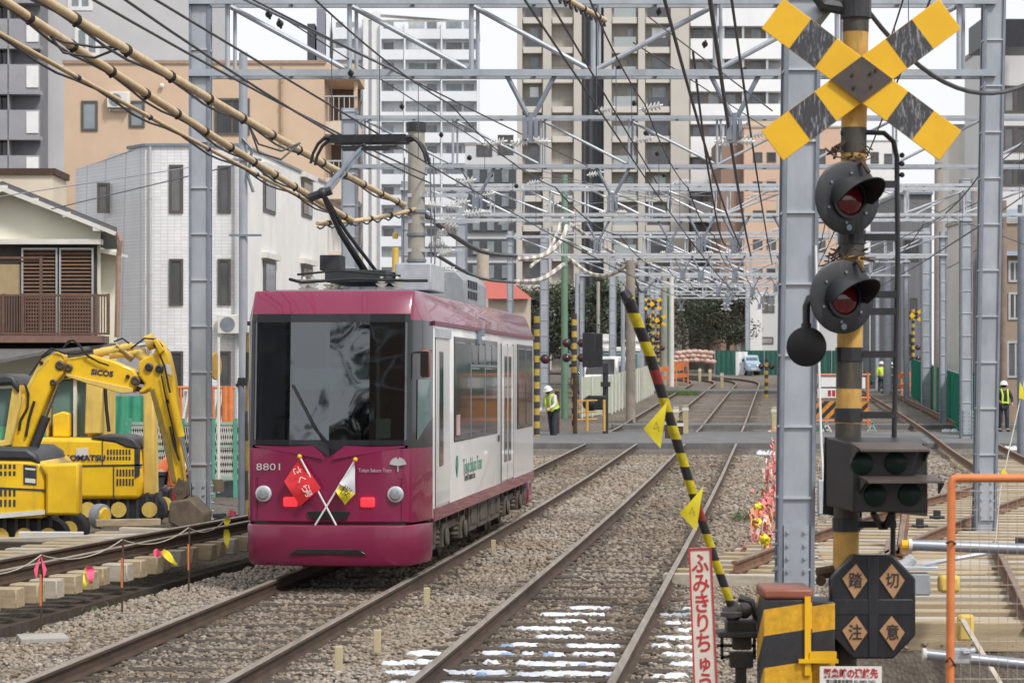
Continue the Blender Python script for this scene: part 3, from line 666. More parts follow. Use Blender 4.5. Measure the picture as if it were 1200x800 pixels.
def catenary(xf, lab, zc=5.05, zm=6.1, rr=.011):
    for a, b in zip(SUP, SUP[1:]):
        za, zb = zt(a) * .8, zt(b) * .8; g = 'contact and carrier wires over ' + lab; k = rr * (1 if b < 60 else 1.5)
        wire('contact_wire', 'thin straight black contact wire over ' + lab, [(xf(a), a, zc + za), (xf(b), b, zc + zb)], k, group=g, n=4)
        wire('carrier_wire', 'sagging carrier wire above the contact wire over ' + lab, [(xf(a), a, zm + za), (xf(b), b, zm + zb)], k, sag=.006 * (b - a) ** 1.2, group=g)
        if b < 75:
            for f in (.25, .5, .75):
                y = a + (b - a) * f; s = .006 * (b - a) ** 1.2 * 4 * f * (1 - f)
                wire('dropper', 'thin vertical dropper holding the contact wire over ' + lab, [(xf(y), y, zc + za + (zb - za) * f), (xf(y), y, zm + za + (zb - za) * f - s)], .005, group='droppers over ' + lab, n=2)
catenary(lambda y: XR(y), 'the near track')
catenary(lambda y: XL(y), 'the tram track')
catenary(lambda y: XR(y) + 6.2, 'the new side track', 5.3, 6.4)
catenary(lambda y: XR(y) + 3.3, 'the strip between near and new track', 5.6, 6.45)
# feeders and pull-offs seen crossing the sky: true positions between known supports
def wpx(label, a, b, r=.012, m=None, sag=.0, group='feeder wires'):
    p, q = P(*a), P(*b)
    if a[1] < 0: p = p + (p - q) * .5
    return wire('feeder_wire', label, [p, q], r, m, sag, group=group)
wpx('grey feeder running from above the tiled house to the second gantry', (262, -12, 30), (470, 86, 34), .02, galv_dark)
wpx('dark feeder with round insulators slanting to the pole behind the tram', (130, -5, 22), (500, 205, 41), .014, sag=.15)
wpx('second dark feeder slanting to the pole behind the tram', (180, -5, 22), (505, 215, 41), .014, sag=.25)
wpx('upper dark feeder slanting past the white high-rise', (290, -8, 26), (690, 195, 50), .012, sag=.05)
wpx('thin feeder crossing from the high-rise to the far gantries', (330, 20, 30), (640, 215, 55), .010)
wpx('black cable falling steeply before the beige tower', (640, -5, 24), (770, 215, 50), .014)
wpx('thick black cable swinging down before the white balconies', (790, -5, 26), (868, 290, 60), .02, sag=.5)
wpx('second thick black cable beside the white balconies', (838, -5, 26), (880, 300, 70), .025, sag=.5)
wpx('black cable dropping beside the salmon building', (862, -5, 26), (905, 310, 72), .016, sag=.4)
wpx('thin wire from the tower to the cross sign column', (760, 20, 34), (905, 130, 30), .010)
wpx('thin wire from the gantry hanger to the salmon building', (742, 50, 34), (960, 190, 60), .010)
wpx('thin telephone wire before the tiled building', (-10, 232, 50), (230, 195, 52), .012, wire_grey)
wpx('lower telephone wire before the tiled building', (60, 245, 50), (290, 190, 44), .012, wire_grey)
wpx('thin wire between dark grey building and the right column', (1010, 300, 100), (1150, 235, 60), .014)
wpx('wire from the concrete pole to the right edge', (1100, 250, 96), (1210, 180, 60), .016)
wpx('slack wire from the concrete pole before the white building', (1080, 320, 110), (1175, 265, 70), .016, sag=.4)
wpx('cable from the sign pole towards the upper right corner', (1018, 14, 15.3), (1215, 92, 17), .016, sag=.28)
wpx('thin wire over the dark grey building', (1010, 215, 80), (1210, 290, 60), .012)
for i, (px, D, z) in enumerate(((722, 60, 0), (742, 60, 0), (800, 64, 0), (815, 64, 0), (760, 55, 0), (780, 80, 0))):
    wpx('thin cross wire between gantries above the tracks, one of several alike', (px - 110, 195 + 12 * i, D), (px + 130, 255 - 9 * i, D + 14), .009, wire_grey)
# protective covers pulled over the feeders beside the tram
def covered(label, a, b, r, sag, ties, tie_m, loop=()):
    p, q = P(*a), P(*b); n = 44
    if a[0] < 100 and a[2] < 25: p = p + (p - q) * .7; ties = int(ties * 1.7); loop = [(.41 + f / 1.7, l) for f, l in loop]
    pts = [p.lerp(q, i / n) - V((0, 0, sag * 4 * (i / n) * (1 - i / n))) for i in range(n + 1)]
    t = thing('covered_cable', label, 'covered cable', p, 0, 'feeders under tan protective covers')
    mb = MB(); mb.tube([x - p for x in pts], r, 12); mb.build('cover', bamboo, t, smooth=True)
    mb = MB(); mb.tube([x - p - V((0, 0, r + .02 + .03 * math.sin(i * 1.3))) for i, x in enumerate(pts)], .014, 5); mb.build('strapped_wire', wire_mat, t)
    for k in range(ties):
        f = (k + .5) / ties; i = min(n - 1, int(f * n)); c = pts[i].lerp(pts[i + 1], f * n - i); d = (pts[i + 1] - pts[i]).normalized()
        mb = MB(); mb.cyl(c - p - d * .05, c - p + d * .05, r * 1.22, n=12); mb.ball(c - p - V((0, 0, r * 1.2)), r * .5); mb.build('tie', tie_m, t)
    for f, l in loop:
        i = int(f * n); c = pts[i] - p
        for e in (0, .1):
            mb = MB(); mb.tube([c + V((.0, 0, -r)), c + V((.1, .1, -l * .8 - e)), c + V((.35, .3, -l - e)), c + V((.55, .6, -l * .6))], .013, 5); mb.build('cable_loop', wire_mat, t)
    return t
tie_b = mat('tie_black', (.05, .035, .03), (.03, .02, .02), rough=.8); tie_n = mat('tie_navy', (.03, .04, .12), (.02, .025, .08), rough=.7)
covered('thick upper tan cable cover with black ties slanting to the pole', (70, -12, 20.5), (474, 240, 40.5), .046, .18, 12, tie_b, ((.42, .32),))
covered('thick lower tan cable cover with black ties slanting to the pole', (8, -12, 20.5), (412, 258, 38), .044, .12, 13, tie_b, ((.1, .1),))
covered('thin tan cable cover with navy ties below the thick ones', (-12, 18, 21), (408, 258, 38.6), .024, .12, 7, tie_n)
covered('short tan cable cover piece over the middle of the tracks', (655, -6, 25), (709, 24, 28), .03, .0, 3, tie_b)
covered('tan cable cover sloping up to the concrete pole', (372, 262, 37), (490, 244, 41), .035, .05, 5, tie_b)
white_spiral = stripes('spiral_wrap', (.75, .72, .66), (.45, .38, .32), (1, 0, 0), .22)
for lab, pts, r, m in (('black cable sagging from the concrete pole past the tram roof', [(495, 250, 41), (560, 293, 52), (605, 300, 60)], .05, wire_mat), ('white wrapped slack cable below the tower base', [(605, 304, 60), (635, 300, 66), (656, 284, 72), (664, 265, 75)], .07, white_spiral),
    ('lower white wrapped slack cable below the tower base', [(604, 330, 60), (635, 327, 66), (660, 310, 74)], .07, white_spiral), ('lower black cable sagging behind the tram roof', [(500, 292, 41), (560, 325, 52), (604, 331, 60)], .035, wire_mat),
    ('white wrapped cable hanging right of the green pole', [(664, 300, 92), (690, 320, 92), (715, 322, 90), (739, 308, 88)], .08, white_spiral), ('pink grey cable falling from the green pole', [(668, 262, 92), (700, 285, 96), (722, 298, 100)], .07, white_spiral),
    ('thin white cable rising to the green pole', [(622, 312, 70), (645, 290, 80), (660, 252, 90)], .05, white_spiral), ('black cable drooping between the poles near the bend', [(742, 322, 88), (752, 342, 100), (766, 330, 120)], .05, wire_mat), ('grey cable drooping right of the beige tower', [(812, 60, 40), (830, 200, 48), (848, 285, 60), (870, 280, 64)], .022, wire_mat)):
    wire('slack_cable', lab, [P(*p) for p in pts], r, m, smooth_path=True, group='slack cables between poles', cat='cable')
# insulators strung on the wires
k = 0
for px, py, D in ((315, 17, 28), (328, 28, 28), (411, 86, 33), (471, 125, 40), (517, 158, 44), (772, 14, 34), (725, 80, 34), (873, 82, 34), (826, 52, 34), (743, 121, 45), (757, 156, 48), (770, 180, 50), (778, 205, 52), (575, 205, 50), (550, 185, 48), (605, 218, 55)):
    mb = MB(); mb.ball((0, 0, 0), .045 if D < 45 else .055, (1, 1.3, 1)); mb.cyl((0, -.12, .03), (0, .12, -.03), .018, n=6); o = mb.build('wire_insulator', dark_steel, smooth=True); o.location = P(px, py, D)
    tag(o, 'small dark knob insulator strung on an overhead feeder wire', 'insulator', 'knob insulators on the wires')
for px, py, D in ((570, 170, 42), (745, 165, 50), (752, 128, 42), (690, 205, 60), (706, 250, 80), (668, 265, 80), (600, 170, 50), (700, 220, 70), (845, 170, 50), (875, 160, 50), (640, 240, 70), (620, 215, 60), (790, 215, 60), (830, 260, 80), (880, 230, 80), (905, 270, 90), (700, 130, 50), (560, 230, 55), (586, 262, 60), (535, 215, 45), (528, 240, 45), (545, 252, 48)):
    mb = MB(); insulator(mb, (0, 0, 0), (1, 0, .2), .085, 5, .07); o = mb.build('disc_insulator', white_paint, smooth=True); o.location = P(px, py, D)
    tag(o, 'small white disc insulator hanging among the overhead wires', 'insulator', 'disc insulators among the wires')
# ---------------------------------------------------------------- tram
maroon = mat('tram_magenta', (.225, .012, .062), (.20, .010, .055), rough=.26, scale=1.6, grime=.22, gcol=(.12, .03, .06), coat=.6)
maroon_dk = mat('tram_magenta_dull', (.17, .012, .055), (.14, .01, .045), rough=.35, scale=2, grime=.25, gcol=(.10, .04, .06))
tram_white = mat('tram_white', (.80, .80, .79), (.74, .74, .73), rough=.28, scale=1.5, grime=.2, gcol=(.45, .43, .40), coat=.5)
frame_black = mat('frame_black', (.018, .019, .022), (.013, .013, .015), rough=.2, scale=3, coat=.3)
maroon_low = mat('tram_magenta_dusty', (.205, .013, .058), (.175, .014, .05), rough=.32, scale=3, grime=.38, gcol=(.10, .045, .05), coat=.25)
roof_grey = mat('roof_unit_grey', (.34, .36, .38), (.25, .27, .29), rough=.6, metal=.2, scale=4, grime=.5, gcol=(.15, .14, .13))
under = mat('underframe', (.11, .09, .07), (.045, .038, .03), rough=.8, scale=8, bump=.2, grime=.5, gcol=(.2, .17, .14))
def windscreen_glass():
    """tinted laminated glass: half transparent, mirror-like"""
    m = bpy.data.materials.new('windscreen'); m.use_nodes = True; nt = m.node_tree; nt.nodes.clear(); out = nd(nt, 'ShaderNodeOutputMaterial')
    t = nd(nt, 'ShaderNodeBsdfTransparent'); t.inputs[0].default_value = (.34, .43, .42, 1); g = nd(nt, 'ShaderNodeBsdfGlossy', Roughness=.03); g.inputs[0].default_value = (.9, .95, 1, 1)
    fr = nd(nt, 'ShaderNodeFresnel', IOR=1.5); geo = nd(nt, 'ShaderNodeNewGeometry'); nz = nd(nt, 'ShaderNodeTexNoise', Scale=1.3, Detail=1.); nt.links.new(geo.outputs['Position'], nz.inputs['Vector'])
    bp = nd(nt, 'ShaderNodeBump', Strength=.05, Distance=.3); nt.links.new(nz.outputs['Fac'], bp.inputs['Height']); nt.links.new(bp.outputs[0], g.inputs['Normal'])
    ad = nd(nt, 'ShaderNodeMath', operation='ADD'); ad.inputs[1].default_value = .12; nt.links.new(fr.outputs[0], ad.inputs[0])
    mx = nd(nt, 'ShaderNodeMixShader'); nt.links.new(ad.outputs[0], mx.inputs[0]); nt.links.new(t.outputs[0], mx.inputs[1]); nt.links.new(g.outputs[0], mx.inputs[2]); nt.links.new(mx.outputs[0], out.inputs[0])
    return m
wglass = windscreen_glass()
side_glass = glass_mat('tram_side_glass', (.035, .037, .04), .06, 1.8)
TY = 25.4
tram = thing('tram', 'magenta and white single car tram with crossed flags on its nose and raised pantograph', 'tram', (XL(TY) - .10, TY, 0), -math.atan(HEAD))
HW = 1.03; LEN = 11.9
def plan(z):
    """right half of the body outline (front first) at height z"""
    rake = max(0, z - 1.4) * .06; inset = 0 if z <= 2.80 else (z - 2.80) * .42
    hw = HW - inset; f = rake + max(0, z - 2.86) * .55
    P_ = [(0, -.03 + f), (.45, -.015 + f), (.845, .03 + f), (.885, .05 + f), (hw - .0, .62 + f * .5), (hw, LEN - .62), (.82, LEN - .05), (0, LEN)]
    return [(min(x, hw - .0), y) for x, y in P_]
zs = [.62, 1.42, 2.80, 3.0, 3.12]
rings = []
for z in zs:
    r = plan(z); rings.append([(x, y, z) for x, y in r] + [(-x, y, z) for x, y in r[-2:0:-1]])
# body shell: windscreen openings left out (front band 1.42-2.80, columns 0-3)
shell = MB(); n = len(rings[0]); base = []
for rg in rings: shell.v += rg
def rid(i, j): return i * n + j % n
for i in range(len(zs) - 1):
    for j in range(n):
        front = j in (0, 1, 2, 3) or j >= n - 4; 
        if i == 1 and j in (0, 1, n - 1, n - 2): continue          # windscreen opening
        if i == 1 and j in (2, n - 3): mi_ = 2
        elif i == 1 and front: mi_ = 2
        elif i >= 2: mi_ = 0
        elif front or j in (5, 6, n - 6, n - 7): mi_ = 0
        else: mi_ = 1
        shell.f.append((rid(i, j), rid(i, j + 1), rid(i + 1, j + 1), rid(i + 1, j))); shell.m.append(mi_)
shell.f.append(tuple(rid(4, j) for j in range(n))); shell.m.append(3)
shell.f.append(tuple(rid(0, j) for j in range(n - 1, -1, -1))); shell.m.append(3)
body = shell.build('body', [maroon, tram_white, frame_black, maroon_dk], tram, smooth=True, bevel=.02)
# white starts above a magenta sill band on the sides
for s in (-1, 1):
    mb = MB(); mb.bx(s * (HW - .01), .66, .60, s * (HW + .012), LEN - .66, .74); mb.build('sill_band', maroon, tram)
    mb = MB(); mb.bx(s * (HW - .01), .66, 2.755, s * (HW + .022), LEN - .64, 2.80); mb.build('gutter', maroon_dk, tram)
# nose: V shaped lower edge of the windscreen and panel joints
def nose(px, z, out=0.):
    """point on the nose surface for a picture column/height measured on the tram front"""
    x = px; a = abs(x); r = plan(z); y = r[0][1]
    for (xa, ya), (xb, yb) in zip(r, r[1:]):
        if xa <= a <= xb and xb > xa: y = ya + (yb - ya) * (a - xa) / (xb - xa); break
    return V((x, y - out, z))
def nose_patch(poly, name, m, out=.006, parent=None, n=None):
    mb = MB(); vs = [nose(x, z, out) for x, z in poly]; bs = [nose(x, z, -.01) for x, z in poly]; k = len(vs)
    mb.add(vs + bs, [tuple(range(k))] + [(i, k + i, k + (i + 1) % k, (i + 1) % k) for i in range(k)]); return mb.build(name, m, parent or tram)
# windscreen: slightly curved pane with black border and V sill
def strip_patch(xs, z0f, z1f, name, m, out, parent=None):
    mb = MB()
    for xa, xb in zip(xs, xs[1:]):
        mb.add([nose(xa, z0f(xa), out), nose(xb, z0f(xb), out), nose(xb, z1f(xb), out), nose(xa, z1f(xa), out)], [(0, 1, 2, 3)])
    return mb.build(name, m, parent or tram, smooth='all')
XS = [-.865 + .0540625 * i for i in range(33)]
sillz = lambda x: 1.455 - .12 * max(0, 1 - abs(x) / .17)
pane = strip_patch(XS, lambda x: 1.505, lambda x: 2.80, 'windscreen', wglass, .012)
strip_patch(XS, sillz, lambda x: 1.51, 'windscreen_edge', frame_black, .014, pane)
for s in (-1, 1): strip_patch([s * .835, s * .865], lambda x: 1.5, lambda x: 2.80, 'windscreen_edge', frame_black, .016, pane)
strip_patch(XS, lambda x: 2.775, lambda x: 2.865, 'windscreen_edge', frame_black, .014, pane)
mb = MB()
for s in (-1, 1):
    q_ = [(s * .82, 1.45, .003), (s * .17, 1.45, .012), (s * .06, 1.36, .022), (s * .04, 1.30, .028), (s * .82, 1.437, .010)]; mb.add([nose(a_, b_, o_) for a_, b_, o_ in q_], [(0, 1, 2, 3, 4)])
mb.build('sill_facet', maroon, tram)
# corner quarter lights on the canted corners
for s in (-1, 1):
    def cq(u, z, o=.01):
        a, b_ = plan(z)[3], plan(z)[4]; x, y = a[0] + (b_[0] - a[0]) * u, a[1] + (b_[1] - a[1]) * u
        return V((s * (x + o * .9), y - o * .3, z))
    mb = MB(); mb.add([cq(.22, 1.50), cq(.84, 1.72), cq(.84, 2.16), cq(.22, 2.16)], [(0, 1, 2, 3)]); mb.build('quarter_window', glass_mat('quarter_glass' + str(s), (.10, .16, .15), .05, 1.9), tram)
    if s < 0: continue
    mb = MB(); mb.tube([cq(.55, 2.46), cq(.40, 2.47, .14), cq(.1, 2.44, .16)], .012, 6); ob = mb.build('mirror', frame_black, tram)
    c = cq(.05, 2.33, .15); mb = MB(); mb.box(c, (.11, .07, .30)); mb.build('mirror_housing', mat('mirror_rim' + str(s), (.30, .08, .05), (.2, .05, .03), rough=.4), ob, bevel=.03)
    mb = MB(); mb.box(c - V((s * .0, .042, 0)), (.085, .012, .26)); mb.build('mirror_glass', frame_black, ob)
# skirt / bumper
mb = MB(); vs = []
for z, g in ((.16, -.06), (.22, .0), (.58, .035), (.60, .02)):
    r = [(.0, -.10), (.45, -.08), (.78, -.03), (.90, .08), (1.0, .62), (1.0, .78)]
    rr = [(x * (1 + g * .35), y - g * .5) for x, y in r]; vs.append([(x, y, z) for x, y in rr] + [(-x, y, z) for x, y in rr[:0:-1]])
k = len(vs[0]); mb.v = [p for q in vs for p in q]
for i in range(3):
    for j in range(k):
        if j == 5: continue
        mb.f.append((i * k + j, i * k + (j + 1) % k, (i + 1) * k + (j + 1) % k, (i + 1) * k + j)); mb.m.append(0)
mb.f += [tuple(range(k - 1, -1, -1)), tuple(3 * k + j for j in range(k))]; mb.m += [0, 0]
bump = mb.build('bumper', maroon_low, tram, smooth=True, bevel=.012)
mb = MB(); mb.xz([(-.42, .29), (.42, .29), (.34, .345), (-.34, .345)], -.115, -.09); mb.build('coupler_slot', frame_black, bump, bevel=.004)
mb = MB(); mb.bx(-.83, .02, .585, .83, .3, .64); mb.bx(-.98, .62, .585, .98, .8, .64); mb.build('shadow_gap', frame_black, tram)
mb = MB(); mb.xz([(-.19, .655), (.19, .655), (.235, .745), (-.235, .745)], -.05, .02); mb.build('coupler_recess', frame_black, tram, bevel=.004)
# panel joints, lettering, lamps
for a, b_ in (((-.82, 1.10), (.80, 1.10)), ((.78, .66), (.78, 1.10)), ((-.80, .66), (-.80, 1.1))):
    mb = MB(); p_, q_ = nose(*a, .003), nose(*b_, .003); mb.bar(p_, q_, .009, .006); mb.build('panel_joint', maroon_dk, tram)
for x in (-.72, .72):
    c = nose(x, .93, .0); mb = MB(); mb.lathe([(.088, 0), (.088, .02), (.074, .03)], frame(c - V((0, .012, 0)), (1, 0, 0), (0, 0, 1)) @ Matrix.Rotation(0, 4, 'Z'), 20)
    h = mb.build('headlight', galv_light, tram, smooth=True)
    mb = MB(); mb.lathe([(.072, 0), (.05, .025), (.01, .032)], frame(c - V((0, .035, 0)), (1, 0, 0), (0, 0, 1)), 20); mb.build('lens', glass_mat('lamp_lens' + str(x), (.24, .25, .26), .06, 1.9), h, smooth=True)
tail_red = mat('tail_light_red', (.75, .02, .03), (.7, .02, .03), rough=.2, emit=((1., .02, .03), 2.2))
for x in (-.42, .42):
    c = nose(x, .845, .0); mb = MB(); mb.bx(c.x - .075, c.y - .03, .795, c.x + .075, c.y + .02, .895); mb.build('tail_light', tail_red, tram, bevel=.015)
silver = mat('silver_lettering', (.62, .60, .62), (.55, .53, .55), rough=.35, metal=.4)
text('lettering', '8801', .105, silver, tram, frame(nose(-.655, 1.215, .022), (1, .02, 0), (0, 0, 1)), bold=.0, squeeze=1.4)
text('lettering', 'Tokyo Sakura Tram', .056, silver, tram, frame(nose(.50, 1.185, .016), (1, .03, 0), (0, 0, 1)), squeeze=.80)
mb = MB(); fan = [(0, 0)] + [(.093 * math.cos(a) * (.72 if i == 8 else 1), .093 * math.sin(a) * (.72 if i == 8 else 1)) for i, a in enumerate([math.radians(10 + 10 * q) for q in range(17)])]
mb.prism(fan, .004, frame(nose(.745, 1.235, .022), (1, .06, 0), (0, 0, 1))); mb.prism([(-.008, -.06), (.008, -.06), (.004, .01), (-.004, .01)], .004, frame(nose(.745, 1.235, .022), (1, .06, 0), (0, 0, 1))); mb.build('emblem', silver, tram)
# wiper
mb = MB(); mb.bar(nose(.06, 1.40, .03), nose(-.14, 1.62, .05), .022); mb.bar(nose(-.14, 1.62, .05), nose(-.40, 2.10, .04), .03, .02); mb.bar(nose(-.06, 1.5, .045), nose(-.30, 1.9, .05), .014); mb.build('wiper', frame_black, tram)
mb = MB(); mb.bx(.50, nose(.6, 1.6).y + .02, 1.53, .66, nose(.6, 1.6).y + .03, 1.74); mb.build('notice_card', mat('card_green', (.45, .52, .42), (.4, .47, .37), rough=.6), tram)
# inside: floor, ceiling, partition, driver's desk, seats, rear window daylight
interior = mat('tram_interior', (.30, .32, .32), (.24, .26, .26), rough=.6, scale=2); seatm = mat('seat_blue', (.05, .09, .16), (.04, .07, .12), rough=.8)
for a in ((-.93, .7, 1.3, -.90, LEN - .7, 2.73), (.90, .7, 1.3, .93, LEN - .7, 2.73), (-.93, .3, 2.74, .93, LEN - .74, 2.77), (-.89, LEN - .72, .7, .89, LEN - .69, 1.5)): mb = MB(); mb.bx(*a); mb.build('inner_lining', interior, tram)
mb = MB(); mb.bx(-.78, .22, 1.2, .78, .55, 1.48); mb.build('driver_desk', dark_steel, tram, bevel=.03)
mb = MB(); mb.bx(-.30, 1.35, 1.2, -.26, 1.5, 2.7); mb.bx(.28, 1.35, 1.2, .32, 1.5, 2.7); mb.bx(-.26, 1.38, 2.35, .28, 1.44, 2.42); mb.bx(-.75, 1.4, 1.2, -.3, 1.44, 1.7); mb.build('cab_partition', galv_light, tram)
for y in (2.4, 3.4, 6.5, 7.6, 9.):
    for s in (-1, 1): mb = MB(); mb.bx(s * .42, y, 1.0, s * .86, y + .1, 1.85); mb.build('seat', seatm, tram, bevel=.03)
mb = MB(); mb.tube([(-.6, .5, 2.0), (-.2, .5, 2.25), (.1, .5, 2.2)], .03, 6); mb.bx(-.72, .4, 2.2, -.55, .5, 2.45); mb.build('handle_bar', black_paint, tram)
# sun blind
mb = MB(); mb.bx(-.45, .34, 2.05, .35, .36, 2.28); mb.build('sun_blind', mat('blind', (.20, .30, .30), (.17, .26, .26), rough=.5), tram)
# side: doors, windows, printed words on the right flank (seen) and left flank
def side_item(s, y0, z0, y1, z1, name, m, out=.008, th=.02, parent=None, bevel=0.):
    mb = MB(); mb.bx(s * (HW - th), y0, z0, s * (HW + out), y1, z1); return mb.build(name, m, parent or tram, bevel=bevel)
seam = mat('door_seam', (.16, .15, .15), (.12, .11, .11), rough=.6)
for s in (-1, 1):
    # narrow front door with one slit window
    d = side_item(s, .82, .76, 1.86, 2.62, 'door', tram_white, .014, bevel=.004)
    side_item(s, 1.02, 1.18, 1.34, 2.48, 'door_window', side_glass, .020, parent=d, bevel=.02)
    for y in (.80, 1.88): side_item(s, y - .012, .74, y + .012, 2.64, 'door_edge', seam, .010, parent=d)
    side_item(s, .78, 2.62, 1.9, 2.72, 'door_header', galv_light, .03, parent=d)
    # large window group
    g = side_item(s, 2.30, 1.42, 6.55, 2.66, 'window', frame_black, .010, bevel=.05)
    side_item(s, 2.38, 1.48, 3.7, 2.60, 'pane', side_glass, .016, parent=g, bevel=.03); side_item(s, 3.78, 1.48, 5.1, 2.30, 'pane', side_glass, .016, parent=g, bevel=.02); side_item(s, 5.18, 1.48, 6.46, 2.30, 'pane', side_glass, .016, parent=g, bevel=.02)
    for y in (3.80, 4.48, 5.20, 5.86): side_item(s, y, 2.34, y + .6, 2.60, 'vent_pane', side_glass, .018, parent=g, bevel=.02)
    for y in (3.72, 5.12): side_item(s, y, 1.46, y + .05, 2.62, 'window_post', galv_dark, .018, parent=g)
    side_item(s, 3.76, 2.31, 6.48, 2.335, 'window_post', galv_dark, .018, parent=g)
    # wide middle door
    d = side_item(s, 7.0, .76, 8.4, 2.62, 'door', tram_white, .014, bevel=.004)
    for y in (7.28, 7.78): side_item(s, y, 1.0, y + .34, 2.48, 'door_window', side_glass, .020, parent=d, bevel=.02)
    for y in (6.98, 7.70, 8.42): side_item(s, y - .012, .74, y + .012, 2.64, 'door_edge', seam, .016, parent=d)
    g = side_item(s, 9.0, 1.42, 11.1, 2.66, 'window', frame_black, .010, bevel=.05)
    for y in (9.08, 10.1): side_item(s, y, 1.48, y + .94, 2.60, 'pane', side_glass, .016, parent=g, bevel=.03)
    side_item(s, 2.42, 1.5, 2.72, 1.74, 'sticker', mat('sticker' + str(s), (.55, .40, .38), (.4, .2, .2), rough=.5), .02)
    side_item(s, 4.6, 2.70, 4.9, 2.79, 'side_lamp', galv_dark, .04)
for y in (4.55,):
    side_item(1, y - .18, 2.60, y + .10, 2.755, 'marker_lamp', galv_dark, .035)
gtxt = mat('green_lettering', (.06, .26, .18), (.05, .22, .15), rough=.5)
SF = lambda y, z: frame((HW + .006, y, z), (0, 1, 0), (0, 0, 1))
text('lettering', 'Tokyo Sakura Tram', .26, gtxt, tram, SF(4.0, 1.10), squeeze=.85)
text('lettering', 'Toden Arakawa Line', .13, black_text, tram, SF(3.7, .97), squeeze=.95); text('lettering', '8801', .13, black_text, tram, SF(6.75, 1.35))
mb = MB(); mb.prism([(0, -.12), (.10, .02), (.05, .14), (-.05, .14), (-.10, .02)], .004, SF(2.55, 1.12)); mb.build('emblem', gtxt, tram)
# running gear
mb = MB(); mb.bx(-.8, .9, .30, .8, LEN - .6, .62); mb.build('underframe', under, tram)
for y in (2.0, 3.6, 8.2, 9.8):
    for s in (-1, 1):
        mb = MB(); M = frame((s * .62, y, .33), (0, 1, 0), (0, 0, 1)); mb.lathe([(.33, -.06), (.36, -.05), (.33, .0), (.32, .06), (.10, .06), (.09, .12)], M, 22); w_ = mb.build('wheel', rust, tram, smooth=True)
        mb = MB(); mb.bx(s * .78, y - .16, .22, s * .97, y + .16, .50); mb.cyl((s * .97, y, .34), (s * 1.01, y, .34), .11, n=12); mb.build('axle_box', under, w_, bevel=.02)
        for e in (-.28, .28):
            mb = MB(); mb.lathe([(.075 if q % 2 else .05, .26 + .03 * q) for q in range(9)], Matrix.Translation((s * .88, y + e, 0)), 10)
            mb.bx(s * .82, y + e - .05, .49, s * .95, y + e + .05, .6); mb.build('spring', under, w_)
for y0, s_ in ((1.1, .36), (4.4, .7), (5.3, .9), (6.4, .6), (7.1, .5), (10.6, .5)):
    for s in (-1, 1): mb = MB(); mb.bx(s * .70, y0, .24, s * .94, y0 + s_, .60); mb.bx(s * .93, y0 + .08, .32, s * .96, y0 + s_ - .1, .52); mb.build('equipment_box', under, tram, bevel=.015)
for s in (-1, 1):
    for a in ((s * .86, 1.6, .40, s * .92, 4.0, .48), (s * .86, 7.8, .40, s * .92, 10.2, .48), (s * .5, .82, .2, s * .9, 1.0, .6)): mb = MB(); mb.bx(*a); mb.build('bogie_frame', under, tram)
mb = MB(); mb.bx(-.95, LEN - .60, .20, .95, LEN - .05, .62); mb.build('rear_bumper', maroon, tram, bevel=.08)
# roof gear
mb = MB(); mb.bx(-.78, .75, 3.10, .78, LEN - 1.0, 3.15); mb.build('roof_deck', roof_grey, tram)
ac = MB(); ac.prism([(-.72, 0), (.72, 0), (.72, .30), (.60, .42), (-.60, .42), (-.72, .30)], 2.3, Matrix.Translation((0, 7.9, 3.15)) @ Matrix.Rotation(math.pi / 2, 4, 'X')); a_ = ac.build('air_conditioner', roof_grey, tram, bevel=.02)
mb = MB()
for r_ in range(2):
    for q in range(6): mb.bx(.70, 5.9 + .16 * q, 3.22 + .14 * r_, .735, 6.0 + .16 * q, 3.32 + .14 * r_)
mb.build('vent_grille', black_paint, a_)
mb = MB(); mb.bx(-.62, 3.6, 3.15, .55, 5.2, 3.44); b1 = mb.build('resistor_box', roof_grey, tram, bevel=.02)
mb = MB()
for x in (-.5, -.3, -.1, .1, .3, .45): mb.bx(x, 3.58, 3.2, x + .05, 3.6, 3.4)
mb.build('rib', galv_dark, b1)
mb = MB(); mb.bx(-.42, 1.9, 3.28, .30, 3.4, 3.42); mb.bx(-.5, 2.0, 3.42, -.25, 2.3, 3.60); mb.build('pantograph_base', dark_steel, tram, bevel=.01)
mb = MB(); mb.bx(.32, 2.4, 3.2, .75, 3.5, 3.52); mb.build('equipment_box', galv_light, tram, bevel=.015)
for x in (-.62, -.52, .28, .46):
    for y in (1.7, 3.2):
        mb = MB(); insulator(mb, (x, y, 3.16), (0, 0, 1), .075, 3, .05); mb.build('insulator', off_white, tram)
mb = MB(); mb.tube([(-.75, 1.5, 3.3), (-.6, 1.45, 3.26), (.0, 1.5, 3.3), (.6, 1.6, 3.28), (.74, 2.1, 3.3)], .02, 6); mb.tube([(-.7, 1.7, 3.36), (-.2, 1.6, 3.40), (.5, 1.7, 3.34)], .014, 6); mb.build('roof_cable', rubber, tram)
